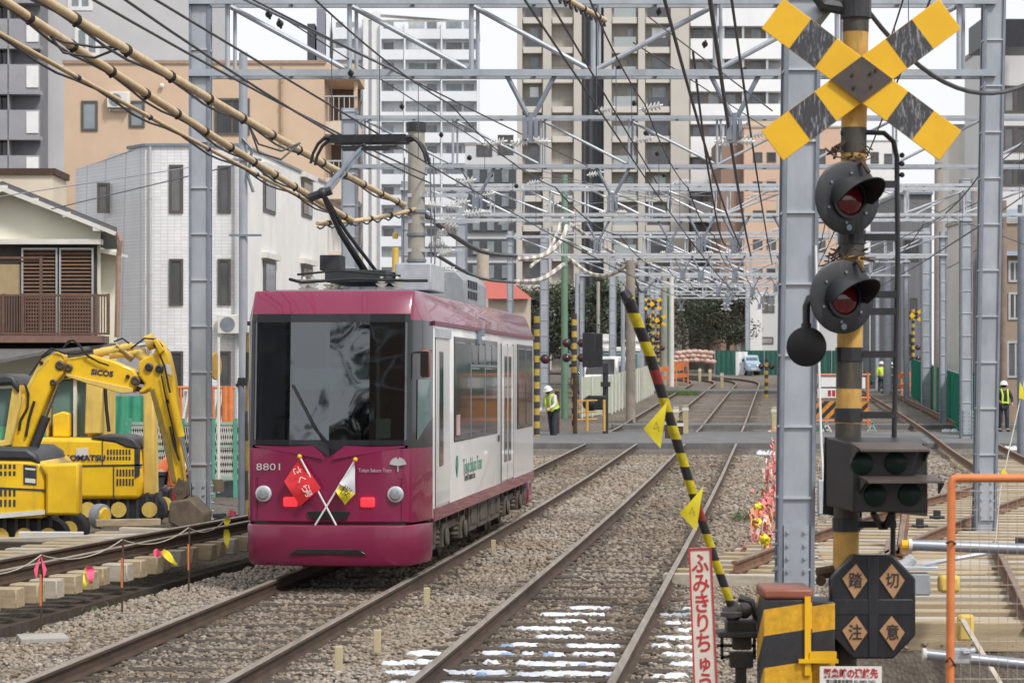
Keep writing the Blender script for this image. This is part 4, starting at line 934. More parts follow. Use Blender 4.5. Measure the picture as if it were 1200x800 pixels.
# pantograph: single arm
pg = MB(); K = (-.30, 1.15, 4.25)   # knuckle
pg.tube([(-.06, 2.6, 3.42), (-.22, 1.8, 3.85), K], [.042, .034, .030], 8); pg.tube([(.06, 2.7, 3.42), (-.16, 1.85, 3.86), (-.28, 1.2, 4.22)], .022, 6)
pg.ball(K, .065); pg.cyl((-.45, 1.15, 4.2), (-.2, 1.15, 4.28), .05, n=8)
ob = pg.build('pantograph', dark_steel, tram, smooth=True)
mb = MB(); mb.tube([K, (-.14, 2.2, 4.75), (-.06, 2.5, 4.92)], [.038, .026, .022], 8); mb.tube([(-.28, 1.2, 4.2), (-.04, 2.45, 4.88)], .012, 5); mb.build('upper_arm', galv_dark, ob, smooth=True)
mb = MB()
for y in (2.42, 2.68): mb.bx(-.45, y - .05, 4.94, .45, y + .05, 5.03)
mb.bx(-.30, 2.36, 4.84, .26, 2.42, 4.87); mb.bx(-.34, 2.4, 4.88, .34, 2.7, 4.90)
for s in (-1, 1):
    for y in (2.42, 2.68): mb.tube([(s * .44, y, 4.99), (s * .52, y, 5.0), (s * .60, y, 4.93), (s * .66, y, 4.82), (s * .69, y, 4.70)], [.035, .025, .02, .018, .018], 8)
mb.build('collector_head', black_paint, ob)
# crossed flags on the nose: things of their own
def flag(name, label, foot, tip, cloth, m, textline=None, stickm=white_paint):
    T = mw(tram); a, b_ = T @ nose(*foot, .06), T @ nose(*tip, .11); t = thing(name, label, 'flag', a, 0, None)
    mb = MB(); mb.cyl((0, 0, 0), b_ - a, .010, n=8); mb.build('stick', stickm, t)
    mb = MB(); mb.ball(b_ - a, .026); mb.build('finial', sign_yellow, t, smooth=True)
    for cl, mm in cloth:
        mb = MB(); g = 6; pts = [T @ nose(*p, .10) - a for p in cl]
        for i in range(g + 1):
            for j in range(g + 1):
                u, w = i / g, j / g; p = pts[0].lerp(pts[1], u).lerp(pts[3].lerp(pts[2], u), w); p.y += .022 * math.sin(3.2 * u + 5 * w) * (.3 + u); mb.v.append(tuple(p))
        for i in range(g):
            for j in range(g): mb.f.append((i * (g + 1) + j, (i + 1) * (g + 1) + j, (i + 1) * (g + 1) + j + 1, i * (g + 1) + j + 1)); mb.m.append(0)
        mb.build('cloth', mm, t, smooth='all')
    if textline:
        for s_, sz, c, ang, mm in textline:
            text('lettering', s_, sz, mm, t, frame(T @ nose(*c, .155) - a, (math.cos(ang), 0, math.sin(ang)), (-math.sin(ang), 0, math.cos(ang))))
    return t
red_cloth = mat('flag_red', (.72, .03, .035), (.6, .02, .03), rough=.6); white_cloth = mat('flag_white', (.72, .73, .76), (.62, .63, .66), rough=.7); yel_cloth = mat('flag_yellow', (.80, .68, .03), (.7, .58, .03), rough=.6)
flag('red_flag', 'small red flag with white writing on a stick crossed over the tram nose', (.09, .60), (-.30, 1.335), [([(-.30, 1.33), (-.47, 1.07), (-.30, .80), (-.07, 1.0)], red_cloth)], None,
     [('さくら', .105, (-.275, 1.09), -1.12, white_cloth), ('号', .085, (-.20, .94), -1.12, white_cloth)])
flag('white_flag', 'small white and yellow flag on a stick crossed over the tram nose', (-.14, .60), (.305, 1.305), [([(.29, 1.29), (.13, 1.05), (.30, .93), (.30, 1.20)], white_cloth), ([(.13, 1.05), (.09, .97), (.19, .82), (.30, .94)], yel_cloth)], None, [('桜', .12, (.205, .965), -.6, black_text)])
# ---------------------------------------------------------------- excavators
mach_black = mat('machine_dark', (.045, .048, .055), (.03, .032, .036), rough=.5, scale=5, grime=.3, gcol=(.12, .11, .10))
cab_glass = glass_mat('cab_glass', (.12, .20, .18), .05, 1.7)
def pxz(poly, D, X0, Z0): return [((a - 600) / F * D - X0, H - (b - HY) / F * D - Z0) for a, b in poly]
def crawler(t, x0, x1, y0, y1, z0, h):
    for ya, yb in ((y0, y0 + .42), (y1 - .42, y1)):
        mb = MB(); n = 10; pr = [(x1 - h / 2 + h / 2 * math.sin(math.pi * i / n), z0 + h / 2 - h / 2 * math.cos(math.pi * i / n)) for i in range(n + 1)] + [(x0 + h / 2 - h / 2 * math.sin(math.pi * i / n), z0 + h / 2 + h / 2 * math.cos(math.pi * i / n)) for i in range(n + 1)]
        mb.xz(pr, ya, yb); tr = mb.build('crawler_track', rubber, t, bevel=.03)
        mb = MB(); x = x0 + .15
        while x < x1 - .1: mb.bx(x, ya - .02, z0 - .03, x + .05, yb + .02, z0 + h + .03); x += .16
        mb.build('tread', mach_black, tr)
        for x in np.linspace(x0 + h / 2, x1 - h / 2, 5): mb = MB(); mb.cyl((x, ya - .02, z0 + h / 2), (x, ya - .05, z0 + h / 2), h * .26, n=14); mb.build('roller', yellow_dull, tr)
D1 = 33.0; gx = GX(0, D1); t = thing('excavator', 'yellow excavator at the picture edge with its arched boom reaching down behind the column', 'excavator', (gx, D1 + .9, -.30))
X0, Z0 = gx, -.30; Y = lambda d: d - (D1 + .9)
S1 = D1 / F
def Q(px, py): return ((px - 600) * S1 - X0, H - (py - HY) * S1 - Z0)
def plate(poly, ya, yb, name, m, parent=None, bevel=.03, D=D1): 
    mb = MB(); mb.xz(pxz(poly, D, X0, Z0), ya - (D1 + .9), yb - (D1 + .9)); return mb.build(name, m, parent or t, bevel=bevel)
crawler(t, Q(-75, 0)[0], Q(78, 0)[0], -.95, 1.0, .02, .48)
mb = MB(); mb.cyl((-.2, 0, .45), (-.2, 0, .75), .5, n=20); mb.build('slew_ring', mach_black, t)
hood = plate([(-70, 606), (57, 606), (57, 548), (50, 538), (-70, 534)], D1 - .25, D1 + 1.9, 'hood', yellow, bevel=.06)
plate([(-70, 538), (40, 539), (52, 545), (48, 532), (36, 524), (-70, 521)], D1 - .27, D1 + 1.7, 'hood_cover', mach_black, bevel=.05)
plate([(-70, 566), (58, 572), (58, 574), (-70, 568)], D1 - .262, D1 - .2, 'panel_joint', mach_black, hood, 0)
for y0, y1, k0 in ((543, 548, 0), (551, 556, 0), (571, 580, 0), (584, 592, 0)):
    for i in range(7):
        x = 20 - i * 5.2; plate([(x, y1), (x + 2.6, y1), (x + 2.6, y0), (x, y0)], D1 - .258, D1 - .22, 'vent_grille', mach_black, hood, 0)
plate([(0, 600), (57, 596), (57, 601), (0, 606)], D1 - .262, D1 - .2, 'white_stripe', off_white, hood, 0)
plate([(32, 566), (47, 567), (47, 545), (32, 543)], D1 - .262, D1 - .2, 'warning_plate', mach_black, hood, 0)
plate([(34, 564), (46, 565), (46, 560), (34, 559)], D1 - .266, D1 - .2, 'warning_plate', off_white, hood, 0); plate([(34, 549), (46, 550), (46, 548), (34, 547)], D1 - .266, D1 - .2, 'warning_plate', off_white, hood, 0)
cw = plate([(58, 602), (97, 602), (97, 541), (50, 543), (58, 556)], D1 - .3, D1 + .0, 'counterweight', yellow, bevel=.04)
# cab (mostly outside the picture): roof, post, glass
plate([(-60, 446), (4, 438), (14, 440), (20, 450), (20, 462), (10, 450), (-60, 456)], D1 + .1, D1 + 1.5, 'cab_roof', mach_black, bevel=.04)
cab = plate([(12, 450), (20, 450), (22, 470), (10, 522), (0, 524), (-60, 524), (-60, 518), (2, 516)], D1 + .15, D1 + 1.45, 'cab_frame', yellow_dull, bevel=.02)
plate([(-60, 516), (2, 516), (12, 455), (-60, 458)], D1 + .3, D1 + .33, 'cab_window', cab_glass, cab, 0)
plate([(-60, 516), (1, 516), (4, 500), (-60, 500)], D1 + .28, D1 + .30, 'cab_window', mat('green_through', (.10, .36, .22), (.08, .3, .18), rough=.4), cab, 0)
# boom: lower leg, upper leg, stick, links
boom = plate([(0, 526), (15, 472), (28, 449), (43, 421), (62, 411), (70, 415), (70, 438), (57, 452), (40, 492), (26, 528)], D1 + .28, D1 + .62, 'boom', yellow, bevel=.03)
plate([(10, 500), (24, 460), (43, 424), (52, 418), (54, 421), (40, 436), (26, 464), (14, 505)], D1 + .27, D1 + .64, 'boom_rib', yellow_dull, boom, .01)
up = plate([(73, 438), (72, 420), (102, 415), (128, 422), (152, 432), (159, 443), (153, 458), (140, 457), (100, 447)], D1 + .30, D1 + .60, 'boom_extension', yellow, bevel=.03)
plate([(73, 441), (73, 437), (100, 444), (152, 455), (152, 460), (138, 461), (100, 450)], D1 + .27, D1 + .63, 'boom_rib', yellow_dull, up, .01)
def rod(a, b_, r, m, name, parent=None, y=D1 + .45, n=12):
    (xa, za), (xb, zb) = Q(*a), Q(*b_); mb = MB(); mb.cyl((xa, Y(y), za), (xb, Y(y), zb), r, n=n); return mb.build(name, m, parent or t, smooth=True)
cy = rod((60, 452), (45, 490), .035, chrome, 'boom_cylinder'); rod((46, 488), (26, 540), .075, mach_black, 'cylinder_barrel', cy)
cy = rod((104, 414), (150, 405), .06, yellow_dull, 'stick_cylinder'); rod((150, 405), (176, 402), .03, chrome, 'cylinder_rod', cy)
rod((122, 416), (165, 412), .05, yellow_dull, 'hydraulic_pipe'); rod((130, 405), (150, 420), .06, mat('brass', (.35, .24, .08), (.25, .17, .06), rough=.5, metal=.5), 'hydraulic_valve'); rod((155, 412), (170, 425), .07, yellow_dull, 'hydraulic_valve')
for a, b_ in (((150, 438), (166, 440)), ((150, 446), (166, 448)), ((152, 455), (164, 458))): rod(a, b_, .035, mach_black, 'pivot_pin', up)
st = plate([(158, 424), (166, 418), (176, 414), (180, 400), (186, 401), (194, 414), (200, 440), (204, 470), (207, 500), (210, 545), (214, 580), (204, 590), (198, 560), (190, 522), (178, 470), (172, 456), (163, 462), (157, 460), (166, 450), (158, 440)], D1 + .30, D1 + .60, 'stick', yellow, bevel=.03)
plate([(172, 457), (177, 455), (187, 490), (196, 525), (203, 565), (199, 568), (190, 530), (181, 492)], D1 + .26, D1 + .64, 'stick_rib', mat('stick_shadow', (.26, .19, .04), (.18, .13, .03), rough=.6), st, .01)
for c in ((183, 432), (170, 428), (169, 434)): rod((c[0] - .1, c[1]), (c[0] + .1, c[1]), .01, mach_black, 'pivot_pin', st)
for c in ((183.5, 432), (171, 430)):
    x, z = Q(*c); mb = MB(); mb.lathe([(.06, 0), (.06, .03), (.035, .045), (.03, .03)], frame((x, Y(D1 + .29), z), (1, 0, 0), (0, 0, 1)), 14); mb.build('pivot_pin', mach_black, st)
rod((166, 402), (176, 398), .11, yellow_dull, 'top_link'); rod((178, 400), (190, 412), .05, chrome, 'top_link')
plate([(176, 398), (181, 396), (190, 410), (184, 416)], D1 + .22, D1 + .68, 'top_link', yellow, None, .02)
cy = rod((198, 460), (210, 512), .055, yellow, 'bucket_cylinder', y=D1 + .2); rod((209, 510), (220, 552), .03, chrome, 'cylinder_rod', cy, y=D1 + .2)
mb = MB(); x, z = Q(206, 585); mb.tube([(x, Y(D1 + .45), z), (x + .1, Y(D1 + .45), z - .1), (x + .05, Y(D1 + .4), z - .22)], .09, 8); mb.build('bucket_link', mat('brown_iron', (.12, .09, .06), (.08, .06, .04), rough=.8), t)
bk = MB(); prof = pxz([(198, 588), (222, 584), (240, 602), (238, 618), (214, 622), (196, 612)], D1, X0, Z0); bk.xz(prof, Y(D1 + .05), Y(D1 + .85)); bk.build('bucket', mat('bucket_iron', (.16, .12, .08), (.08, .06, .045), rough=.8, grime=.5), t, bevel=.03)
mb = MB()
def hose(pts, r=.014):
    mb.tube([(Q(a, b_)[0], Y(D1 + .25), Q(a, b_)[1]) for a, b_ in pts], r, 6)
hose([(70, 408), (76, 399), (82, 398), (92, 408), (100, 417), (112, 424), (124, 428)]); hose([(74, 404), (80, 398), (88, 402), (98, 416), (106, 421)]); hose([(25, 450), (29, 462), (28, 478), (20, 492), (18, 505)], .018); hose([(184, 415), (190, 430), (195, 455), (199, 470)]); hose([(130, 400), (140, 396), (148, 402)]); hose([(196, 500), (200, 520), (207, 540)])
hose([(44, 418), (56, 408), (72, 414), (86, 414), (104, 411)], .016); hose([(30, 440), (44, 420), (58, 410)], .012); hose([(150, 408), (166, 396), (180, 397), (188, 406)], .014); hose([(186, 440), (192, 470), (199, 500), (204, 530)], .011); hose([(36, 470), (30, 490), (26, 512)], .02)
mb.build('hose', rubber, t)
for a, r_ in (((66, 428), .07), ((76, 431), .06), ((155, 446), .07), ((180, 404), .05), ((58, 448), .05), ((207, 577), .06), ((44, 425), .03), ((146, 441), .03), ((194, 470), .03)):
    x, z = Q(*a); mb = MB(); mb.lathe([(r_, 0), (r_, .02), (r_ * .6, .035), (r_ * .5, .02)], frame((x, Y(D1 + .285), z), (1, 0, 0), (0, 0, 1)), 12); mb.build('pivot_pin', mat('greasy_pin', (.10, .075, .04), (.06, .045, .025), rough=.5) if a[0] == 66 else MATS['greasy_pin'], t, smooth=True)
for c_ in (((190, 425), (196, 428), (198, 440), (192, 438)),): plate(list(c_), D1 + .292, D1 + .31, 'warning_plate', off_white, None, 0)
plate([(206, 560), (214, 566), (216, 582), (204, 592), (200, 575)], D1 + .255, D1 + .65, 'bucket_link', MATS['brown_iron'], None, .01) if 'brown_iron' in MATS else None
navy = mat('navy_lettering', (.03, .03, .10), (.03, .03, .1), rough=.5)
x, z = Q(115.5, 437); text('lettering', 'SICOS', .105, navy, t, frame((x, Y(D1 + .29), z), (1, 0, -.12), (0, 0, 1)), bold=.004, squeeze=1.1)
# second machine behind
D2 = 39.5; X0, Z0 = GX(110, D2), -.30; D1b = D2
t2 = thing('excavator', 'dusty yellow excavator parked behind the arched boom of the other machine', 'excavator', (X0, D2 + .9, Z0))
def plate2(poly, ya, yb, name, m, parent=None, bevel=.03):
    mb = MB(); mb.xz(pxz(poly, D2, X0, Z0), ya - .9, yb - .9); return mb.build(name, m, parent or t2, bevel=bevel)
crawler(t2, -1.35, 1.2, -1., 1.1, .02, .5)
mb = MB(); mb.cyl((0, 0, .45), (0, 0, .7), .55, n=20); mb.build('slew_ring', mach_black, t2)
hd = plate2([(48, 584), (166, 584), (169, 560), (166, 530), (158, 516), (122, 513), (48, 512)], -.2, .9, 'hood', yellow, bevel=.07)
plate2([(108, 513), (122, 509), (150, 510), (160, 514), (166, 526), (150, 524), (138, 518)], -.22, .9, 'hood_cover', mach_black, bevel=.03)
plate2([(48, 545), (96, 544), (104, 544), (169, 543), (169, 545), (100, 546), (96, 547), (48, 547)], -.212, -.15, 'panel_joint', mach_black, hd, 0)
plate2([(135, 584), (136.2, 584), (136.2, 546), (135, 546)], -.212, -.15, 'panel_joint', mach_black, hd, 0); plate2([(122, 544), (123, 544), (123, 514), (122, 514)], -.212, -.15, 'panel_joint', mach_black, hd, 0)
for y0, y1, xa, n_ in ((526, 532, 128, 8), (534, 538, 128, 8), (549, 557, 139, 6), (560, 568, 139, 6)):
    for i in range(n_): x = xa + i * 3.6; plate2([(x, y1), (x + 1.9, y1), (x + 1.9, y0), (x, y0)], -.21, -.16, 'vent_grille', mach_black, hd, 0)
plate2([(160, 560), (166, 556), (166, 524), (160, 526)], -.212, -.15, 'vent_grille', mach_black, hd, 0)
plate2([(68, 535), (76, 535), (76, 531), (68, 531)], -.22, -.15, 'handle', mach_black, hd, .005)
plate2([(92, 534), (106, 533), (106, 524), (92, 525)], -.214, -.15, 'sticker', off_white, hd, 0)
SX = D2 / F
text('lettering', 'KOMATSU', .128, navy, t2, frame(((102 - 600) * SX - X0, -1.118, H - (536.0 - HY) * SX - Z0), (1, 0, .0), (0, 0, 1)), bold=.005, squeeze=1.15)
cb = plate2([(50, 512), (54, 512), (56, 445), (98, 443), (100, 512), (118, 512), (118, 446), (96, 436), (56, 438), (48, 448)], .2, 1.5, 'cab_frame', yellow_dull, bevel=.03)
plate2([(55, 512), (100, 512), (98, 444), (57, 446)], .4, .42, 'cab_window', cab_glass, cb, 0); plate2([(82, 512), (86, 512), (86, 444), (82, 444)], .3, .44, 'cab_post', off_white, cb, 0)
plate2([(62, 505), (80, 505), (80, 470), (62, 470)], .8, 1.1, 'operator_seat', mach_black, None, .04); plate2([(60, 512), (80, 512), (80, 484), (72, 482), (60, 486)], .1, .3, 'side_console', yellow, None, .03)
plate2([(167, 580), (182, 580), (180, 452), (168, 450)], .0, .4, 'boom', yellow_dull, bevel=.03)
plate2([(99, 508), (118, 508), (120, 448), (101, 445)], .0, .25, 'cab_post', yellow_dull, None, .02)
mb = MB(); mb.tube([((121 - 600) * SX - X0, -.75, H - (448 - HY) * SX - Z0), ((123 - 600) * SX - X0, -.75, H - (480 - HY) * SX - Z0), ((126 - 600) * SX - X0, -.75, H - (506 - HY) * SX - Z0)], .03, 6); mb.build('hose', rubber, t2)
mb = MB(); xw = (118 - 600) * 37 / F; w = thing('steel_drum', 'small upright wheel with yellow hub under the dusty excavator', 'wheel', (xw, 37, .0))
M = frame((0, 0, -.0), (0, 1, 0), (0, 0, 1)); mb.lathe([(.10, -.1), (.19, -.09), (.2, 0), (.19, .06), (.13, .08)], M @ Matrix.Rotation(-.5, 4, 'Y'), 20); mb.build('tyre', roof_grey, w, smooth=True); mb = MB(); mb.lathe([(.15, .07), (.12, .1), (.02, .1)], M @ Matrix.Rotation(-.5, 4, 'Y'), 20); mb.build('hub', yellow, w, smooth=True)
# timbers and scrap in front of the machines
for px, py, D, l, w_, hh, m, ang, lab in ((95, 636, 30.5, 3.4, .18, .2, wood_pale, .05, 'long pale timber beam lying before the excavators'), (60, 628, 31.5, .85, .14, .12, off_white, .1, 'white painted block end on the timber pile'), (150, 612, 33, .9, .12, .1, wood_new, .3, 'short board propped under the excavator bucket'), (20, 640, 29.8, 1.4, .16, .12, wood_dark, -.1, 'dark plank at the edge before the excavators'), (185, 625, 31.2, 1.0, .2, .14, wood_pale, -.1, 'pale board lying at the foot of the grey column')):
    q = P(px, py, D); mb = MB(); mb.box((0, 0, 0), (l, w_, hh)); o = mb.build('timber_beam', m, bevel=.01); o.location = (q.x, q.y, q.z); o.rotation_euler = (0, random.uniform(-.03, .03), ang); tag(o, lab, 'timber', 'timbers before the excavators')
mb = MB()
for i in range(16): mb.box((random.uniform(-.55, .55), random.uniform(-.3, .3), random.uniform(0, .22)), (random.uniform(.2, .5), .08, .06), Matrix.Rotation(random.uniform(-1, 1), 3, 'Z') @ Matrix.Rotation(random.uniform(-.5, .5), 3, 'Y'))
o = mb.build('rubber_mat_heap', rubber, bevel=.01); o.location = (GX(268, 36), 36, -.1); tag(o, 'tumbled heap of black rubber pads between the column and the tram', 'debris', kind='stuff')
mb = MB(); mb.cyl((0, 0, 0), (0, 0, .16), .1, n=14); mb.cyl((0, 0, .16), (0, 0, .19), .08, n=14); o = mb.build('rusty_can', mat('can_brown', (.18, .15, .09), (.12, .1, .06), rough=.7)); o.location = P(255, 576, 36); tag(o, 'rusty drum standing on the black rubber pads', 'drum')
# ---------------------------------------------------------------- level crossing signal
SD = 15.3; s1 = SD / F
px0 = GX(1000, SD); base = V((px0, SD, -.75)); LEANX = .012
sp = thing('crossing_signal', 'black and yellow crossing signal post with crossbuck and two hooded red lamps', 'crossing signal', base)
def L(px, py, dy=0.): return V(((px - 600) / F * (SD + dy) - px0, dy, H - (py - HY) / F * (SD + dy) - base.z))
pole_st = stripes('signal_pole_bands', (.70, .40, .03), (.035, .034, .032), (0, 0, 1), .72, .44, .255, rough=.6, chip=.6)
def post_x(py): return 994 + (500 - py) * .019
mb = MB(); mb.tube([L(post_x(860), 860), L(post_x(400), 400), L(post_x(-30), -30)], [.083, .083, .083], 20)
# explicit bands: the post is yellow with black lengths where the photograph has them
post_y = mat('post_yellow', (.60, .36, .085), (.44, .25, .06), rough=.65, scale=8, grime=.9, gcol=(.12, .07, .04), bump=.1)
post_b = mat('post_black', (.06, .055, .045), (.04, .036, .03), rough=.6, scale=8, grime=.5, gcol=(.20, .13, .04), bump=.1)
mb.build('post', post_y, sp, smooth=True)
for y0, y1 in ((-30, 38), (150, 180), (275, 300), (413, 455), (496, 620), (690, 860)):
    mb = MB(); mb.tube([L(post_x(y1), y1), L(post_x(y0), y0)], .0845, 20); mb.build('black_band', post_b, sp, smooth=True)
# crossbuck: two boards, yellow with worn black lengths
cross_black = stripes('worn_black', (.05, .05, .055), (.05, .05, .055), (1, 0, 0), .5)
m = bpy.data.materials.new('crossbuck_worn'); m.use_nodes = True; nt = m.node_tree; b = nt.nodes['Principled BSDF']; b.inputs['Roughness'].default_value = .55
geo = nd(nt, 'ShaderNodeNewGeometry'); mp = nd(nt, 'ShaderNodeMapping'); mp.inputs['Scale'].default_value = (9, 9, 1.6); mp.inputs['Rotation'].default_value = (0, .35, 0); nt.links.new(geo.outputs['Position'], mp.inputs[0])
nz = nd(nt, 'ShaderNodeTexNoise', Scale=6., Detail=9., Roughness=.72); nt.links.new(mp.outputs[0], nz.inputs['Vector']); rp = nd(nt, 'ShaderNodeValToRGB'); rp.color_ramp.elements[0].position = .52; rp.color_ramp.elements[1].position = .62
rp.color_ramp.elements[0].color = (.045, .045, .05, 1); rp.color_ramp.elements[1].color = (.30, .30, .31, 1); nt.links.new(nz.outputs['Fac'], rp.inputs[0]); nt.links.new(rp.outputs[0], b.inputs['Base Color']); worn = m
cc = L(1009, 94, -.135)
cb_ = MB(); AL = math.radians(36.6); LN = .71; W2 = .119
for k, sg in enumerate((1, -1)):
    M = Matrix.Translation(cc + V((0, -.014 * k, 0))) @ Matrix.Rotation(math.pi / 2, 4, 'X') @ Matrix.Rotation(sg * AL, 4, 'Z')
    mb = MB(); mb.prism([(-LN, -W2), (LN, -W2), (LN, W2), (-LN, W2)], .010, M); bd = mb.build('crossbuck_board', sign_yellow, sp, bevel=.003)
    for a in (-1, 1):
     mb = MB(); mb.prism([(a * .285, -W2 + .002), (a * .49, -W2 + .002), (a * .49, W2 - .002), (a * .285, W2 - .002)][::a], .012, M @ Matrix.Translation((0, 0, .001))); mb.build('worn_black_panel', worn, bd)
c2 = cc + V((0, -.030, 0)); rx = W2 / math.sin(AL); rz_ = W2 / math.cos(AL)
mb = MB(); mb.xz([(c2.x - rx, c2.z), (c2.x, c2.z - rz_), (c2.x + rx, c2.z), (c2.x, c2.z + rz_)], c2.y - .008, c2.y + .0); mb.build('centre_panel', mat('rust_speckled_black', (.045, .045, .048), (.09, .06, .045), rough=.6, scale=20), sp)
mb = MB()
for x, y in ((-.06, .03), (.055, .04), (-.05, -.05), (.06, -.045), (.09, .06)): mb.cyl(c2 + V((x, -.02, y)), c2 + V((x, 0, y)), .010, n=8)
mb.build('bolt', rust, sp)
mb = MB(); mb.box(L(1000, 80, -.10), (.12, .06, .10)); mb.build('bracket', black_paint, sp)
# top fittings
mb = MB(); mb.cyl(L(1003, 22), L(1003, -20), .10, n=18); mb.tube([L(990, 10), L(965, 6), L(955, -10)], .045, 8); mb.build('top_clamp', dark_steel, sp)
mb = MB(); mb.cyl(L(968, 8, .1), L(940, 34, .1), .05, .085, n=18); mb.cyl(L(968, 8, .1), L(985, -6, .1), .03, n=8); mb.build('bell_horn', galv, sp, smooth=True)
# lamps
lamp_face = mat('lamp_disc_black', (.028, .030, .035), (.017, .018, .021), rough=.45, scale=6, grime=.3, gcol=(.12, .11, .10))
lens_red = mat('lens_dark_red', (.16, .006, .012), (.10, .004, .008), rough=.12, scale=10, coat=.8)
YAW = math.radians(24)
def lamp(px, py, r, name):
    c = L(px, py, -.20); M = Matrix.Translation(c) @ Matrix.Rotation(YAW, 4, 'Z') @ Matrix.Rotation(math.pi / 2, 4, 'X')
    mb = MB(); mb.lathe([(.05, -.10), (.09, -.08), (.10, -.02), (r - .01, -.012), (r, 0), (r, .014), (r - .012, .02), (.12, .022)], M, 32); d = mb.build('lamp_disc', lamp_face, sp, smooth=True)
    mb = MB(); mb.lathe([(.125, .02), (.125, .045), (.105, .045)], M @ Matrix.Translation((0, -.01, 0)), 24, cap=False); mb.build('lamp_ring', black_paint, d, smooth=True)
    mb = MB(); mb.lathe([(.108, .024), (.09, .05), (.05, .07), (.004, .076)], M @ Matrix.Translation((0, -.01, 0)), 24); mb.build('lens', lens_red, d, smooth=True)
    mb = MB(); n = 18; vs = []; 
    for i in range(n + 1):
        a = math.radians(-15 + 210 * i / n); f = math.sin(max(0, min(1, i / n)) * math.pi)
        for rr, ex in ((.132, 0), (.140, .08 + .26 * f), (.134, .08 + .26 * f), (.126, 0)):
            vs.append(M @ V((rr * math.cos(a), rr * math.sin(a) - .0 - ex * .10, .022 + ex)))
    mb.add(vs, [(i * 4 + q, (i + 1) * 4 + q, (i + 1) * 4 + (q + 1) % 4, i * 4 + (q + 1) % 4) for i in range(n) for q in range(4)]); mb.build('visor', lamp_face, d, smooth=True)
    mb = MB(); mb.cyl(M @ V((0, -r + .045, .02)), M @ V((0, -r + .045, .035)), .02, n=10)
    for a in range(6): mb.cyl(M @ V((.16 * math.cos(a * 1.05 + .4), .16 * math.sin(a * 1.05 + .4), .02)), M @ V((.16 * math.cos(a * 1.05 + .4), .16 * math.sin(a * 1.05 + .4), .032)), .009, n=6)
    mb.build('bolt', galv_dark, d)
    mb = MB(); mb.cyl(L(post_x(py), py), c + V((0, .07, 0)), .05, n=12); mb.tube([c + V((.05, .05, .18)), c + V((.10, .0, .23)), c + V((.14, -.02, .16))], .016, 6); mb.bar(c + V((-.05, .1, .2)), c + V((.12, .1, .24)), .06); mb.build('lamp_bracket', rust, d)
def tangle(px, py, seed):
    g = random.Random(seed); mb = MB(); c = L(px, py, -.05)
    for i in range(34):
        a = c + V((g.uniform(-.13, .13), g.uniform(-.1, .06), g.uniform(-.05, .05))); mb.bar(a, a + V((g.uniform(-.09, .09), g.uniform(-.04, .04), g.uniform(-.05, .05))), g.uniform(.006, .016))
    mb.build('mounting_clutter', rust, sp)
tangle(998, 181, 1); tangle(993, 303, 2)
lamp(992, 232, .235, 'upper'); lamp(986, 348, .235, 'lower')
# third lamp seen from behind on a bent tube
c = L(945, 406, -.05); M = Matrix.Translation(c) @ Matrix.Rotation(math.radians(-8), 4, 'Z') @ Matrix.Rotation(math.pi / 2, 4, 'X')
mb = MB(); mb.lathe([(.115, .03), (.128, .02), (.130, -.02), (.11, -.09), (.04, -.12)], M, 28); d = mb.build('rear_lamp', mat('deep_black', (.008, .008, .01), (.006, .006, .007), rough=.5), sp, smooth=True)
mb = MB(); mb.tube([c + V((.0, 0, .12)), c + V((.0, .0, .26)), c + V((.02, .02, .31)), c + V((.09, .04, .34)), c + V((.2, .05, .34))], .026, 10); mb.cyl(c + V((0, 0, .1)), c + V((0, 0, .15)), .034, n=10); mb.build('lamp_arm', black_paint, d, smooth=True)
# conduit with clamps beside the post
mb = MB(); mb.tube([L(985, 156, -.02), L(1012, 155, -.02), L(1036, 156, 0), L(1047, 166, 0), L(1051, 185, 0), L(1052, 300, 0), L(1048, 500, 0), L(1046, 668, 0)], .017, 10); mb.build('conduit', black_paint, sp, smooth=True)
for y in (216, 278, 345, 365, 415, 486, 614):
    mb = MB(); mb.bar(L(995, y, .0), L(1050, y, .0), .035, .045); mb.cyl(L(post_x(y), y - 8), L(post_x(y), y + 8), .092, n=16); mb.build('clamp', black_paint, sp)
for y in (182, 192, 205): 
    mb = MB(); mb.ball(L(1057, y), .018); mb.build('bolt', dark_steel, sp)
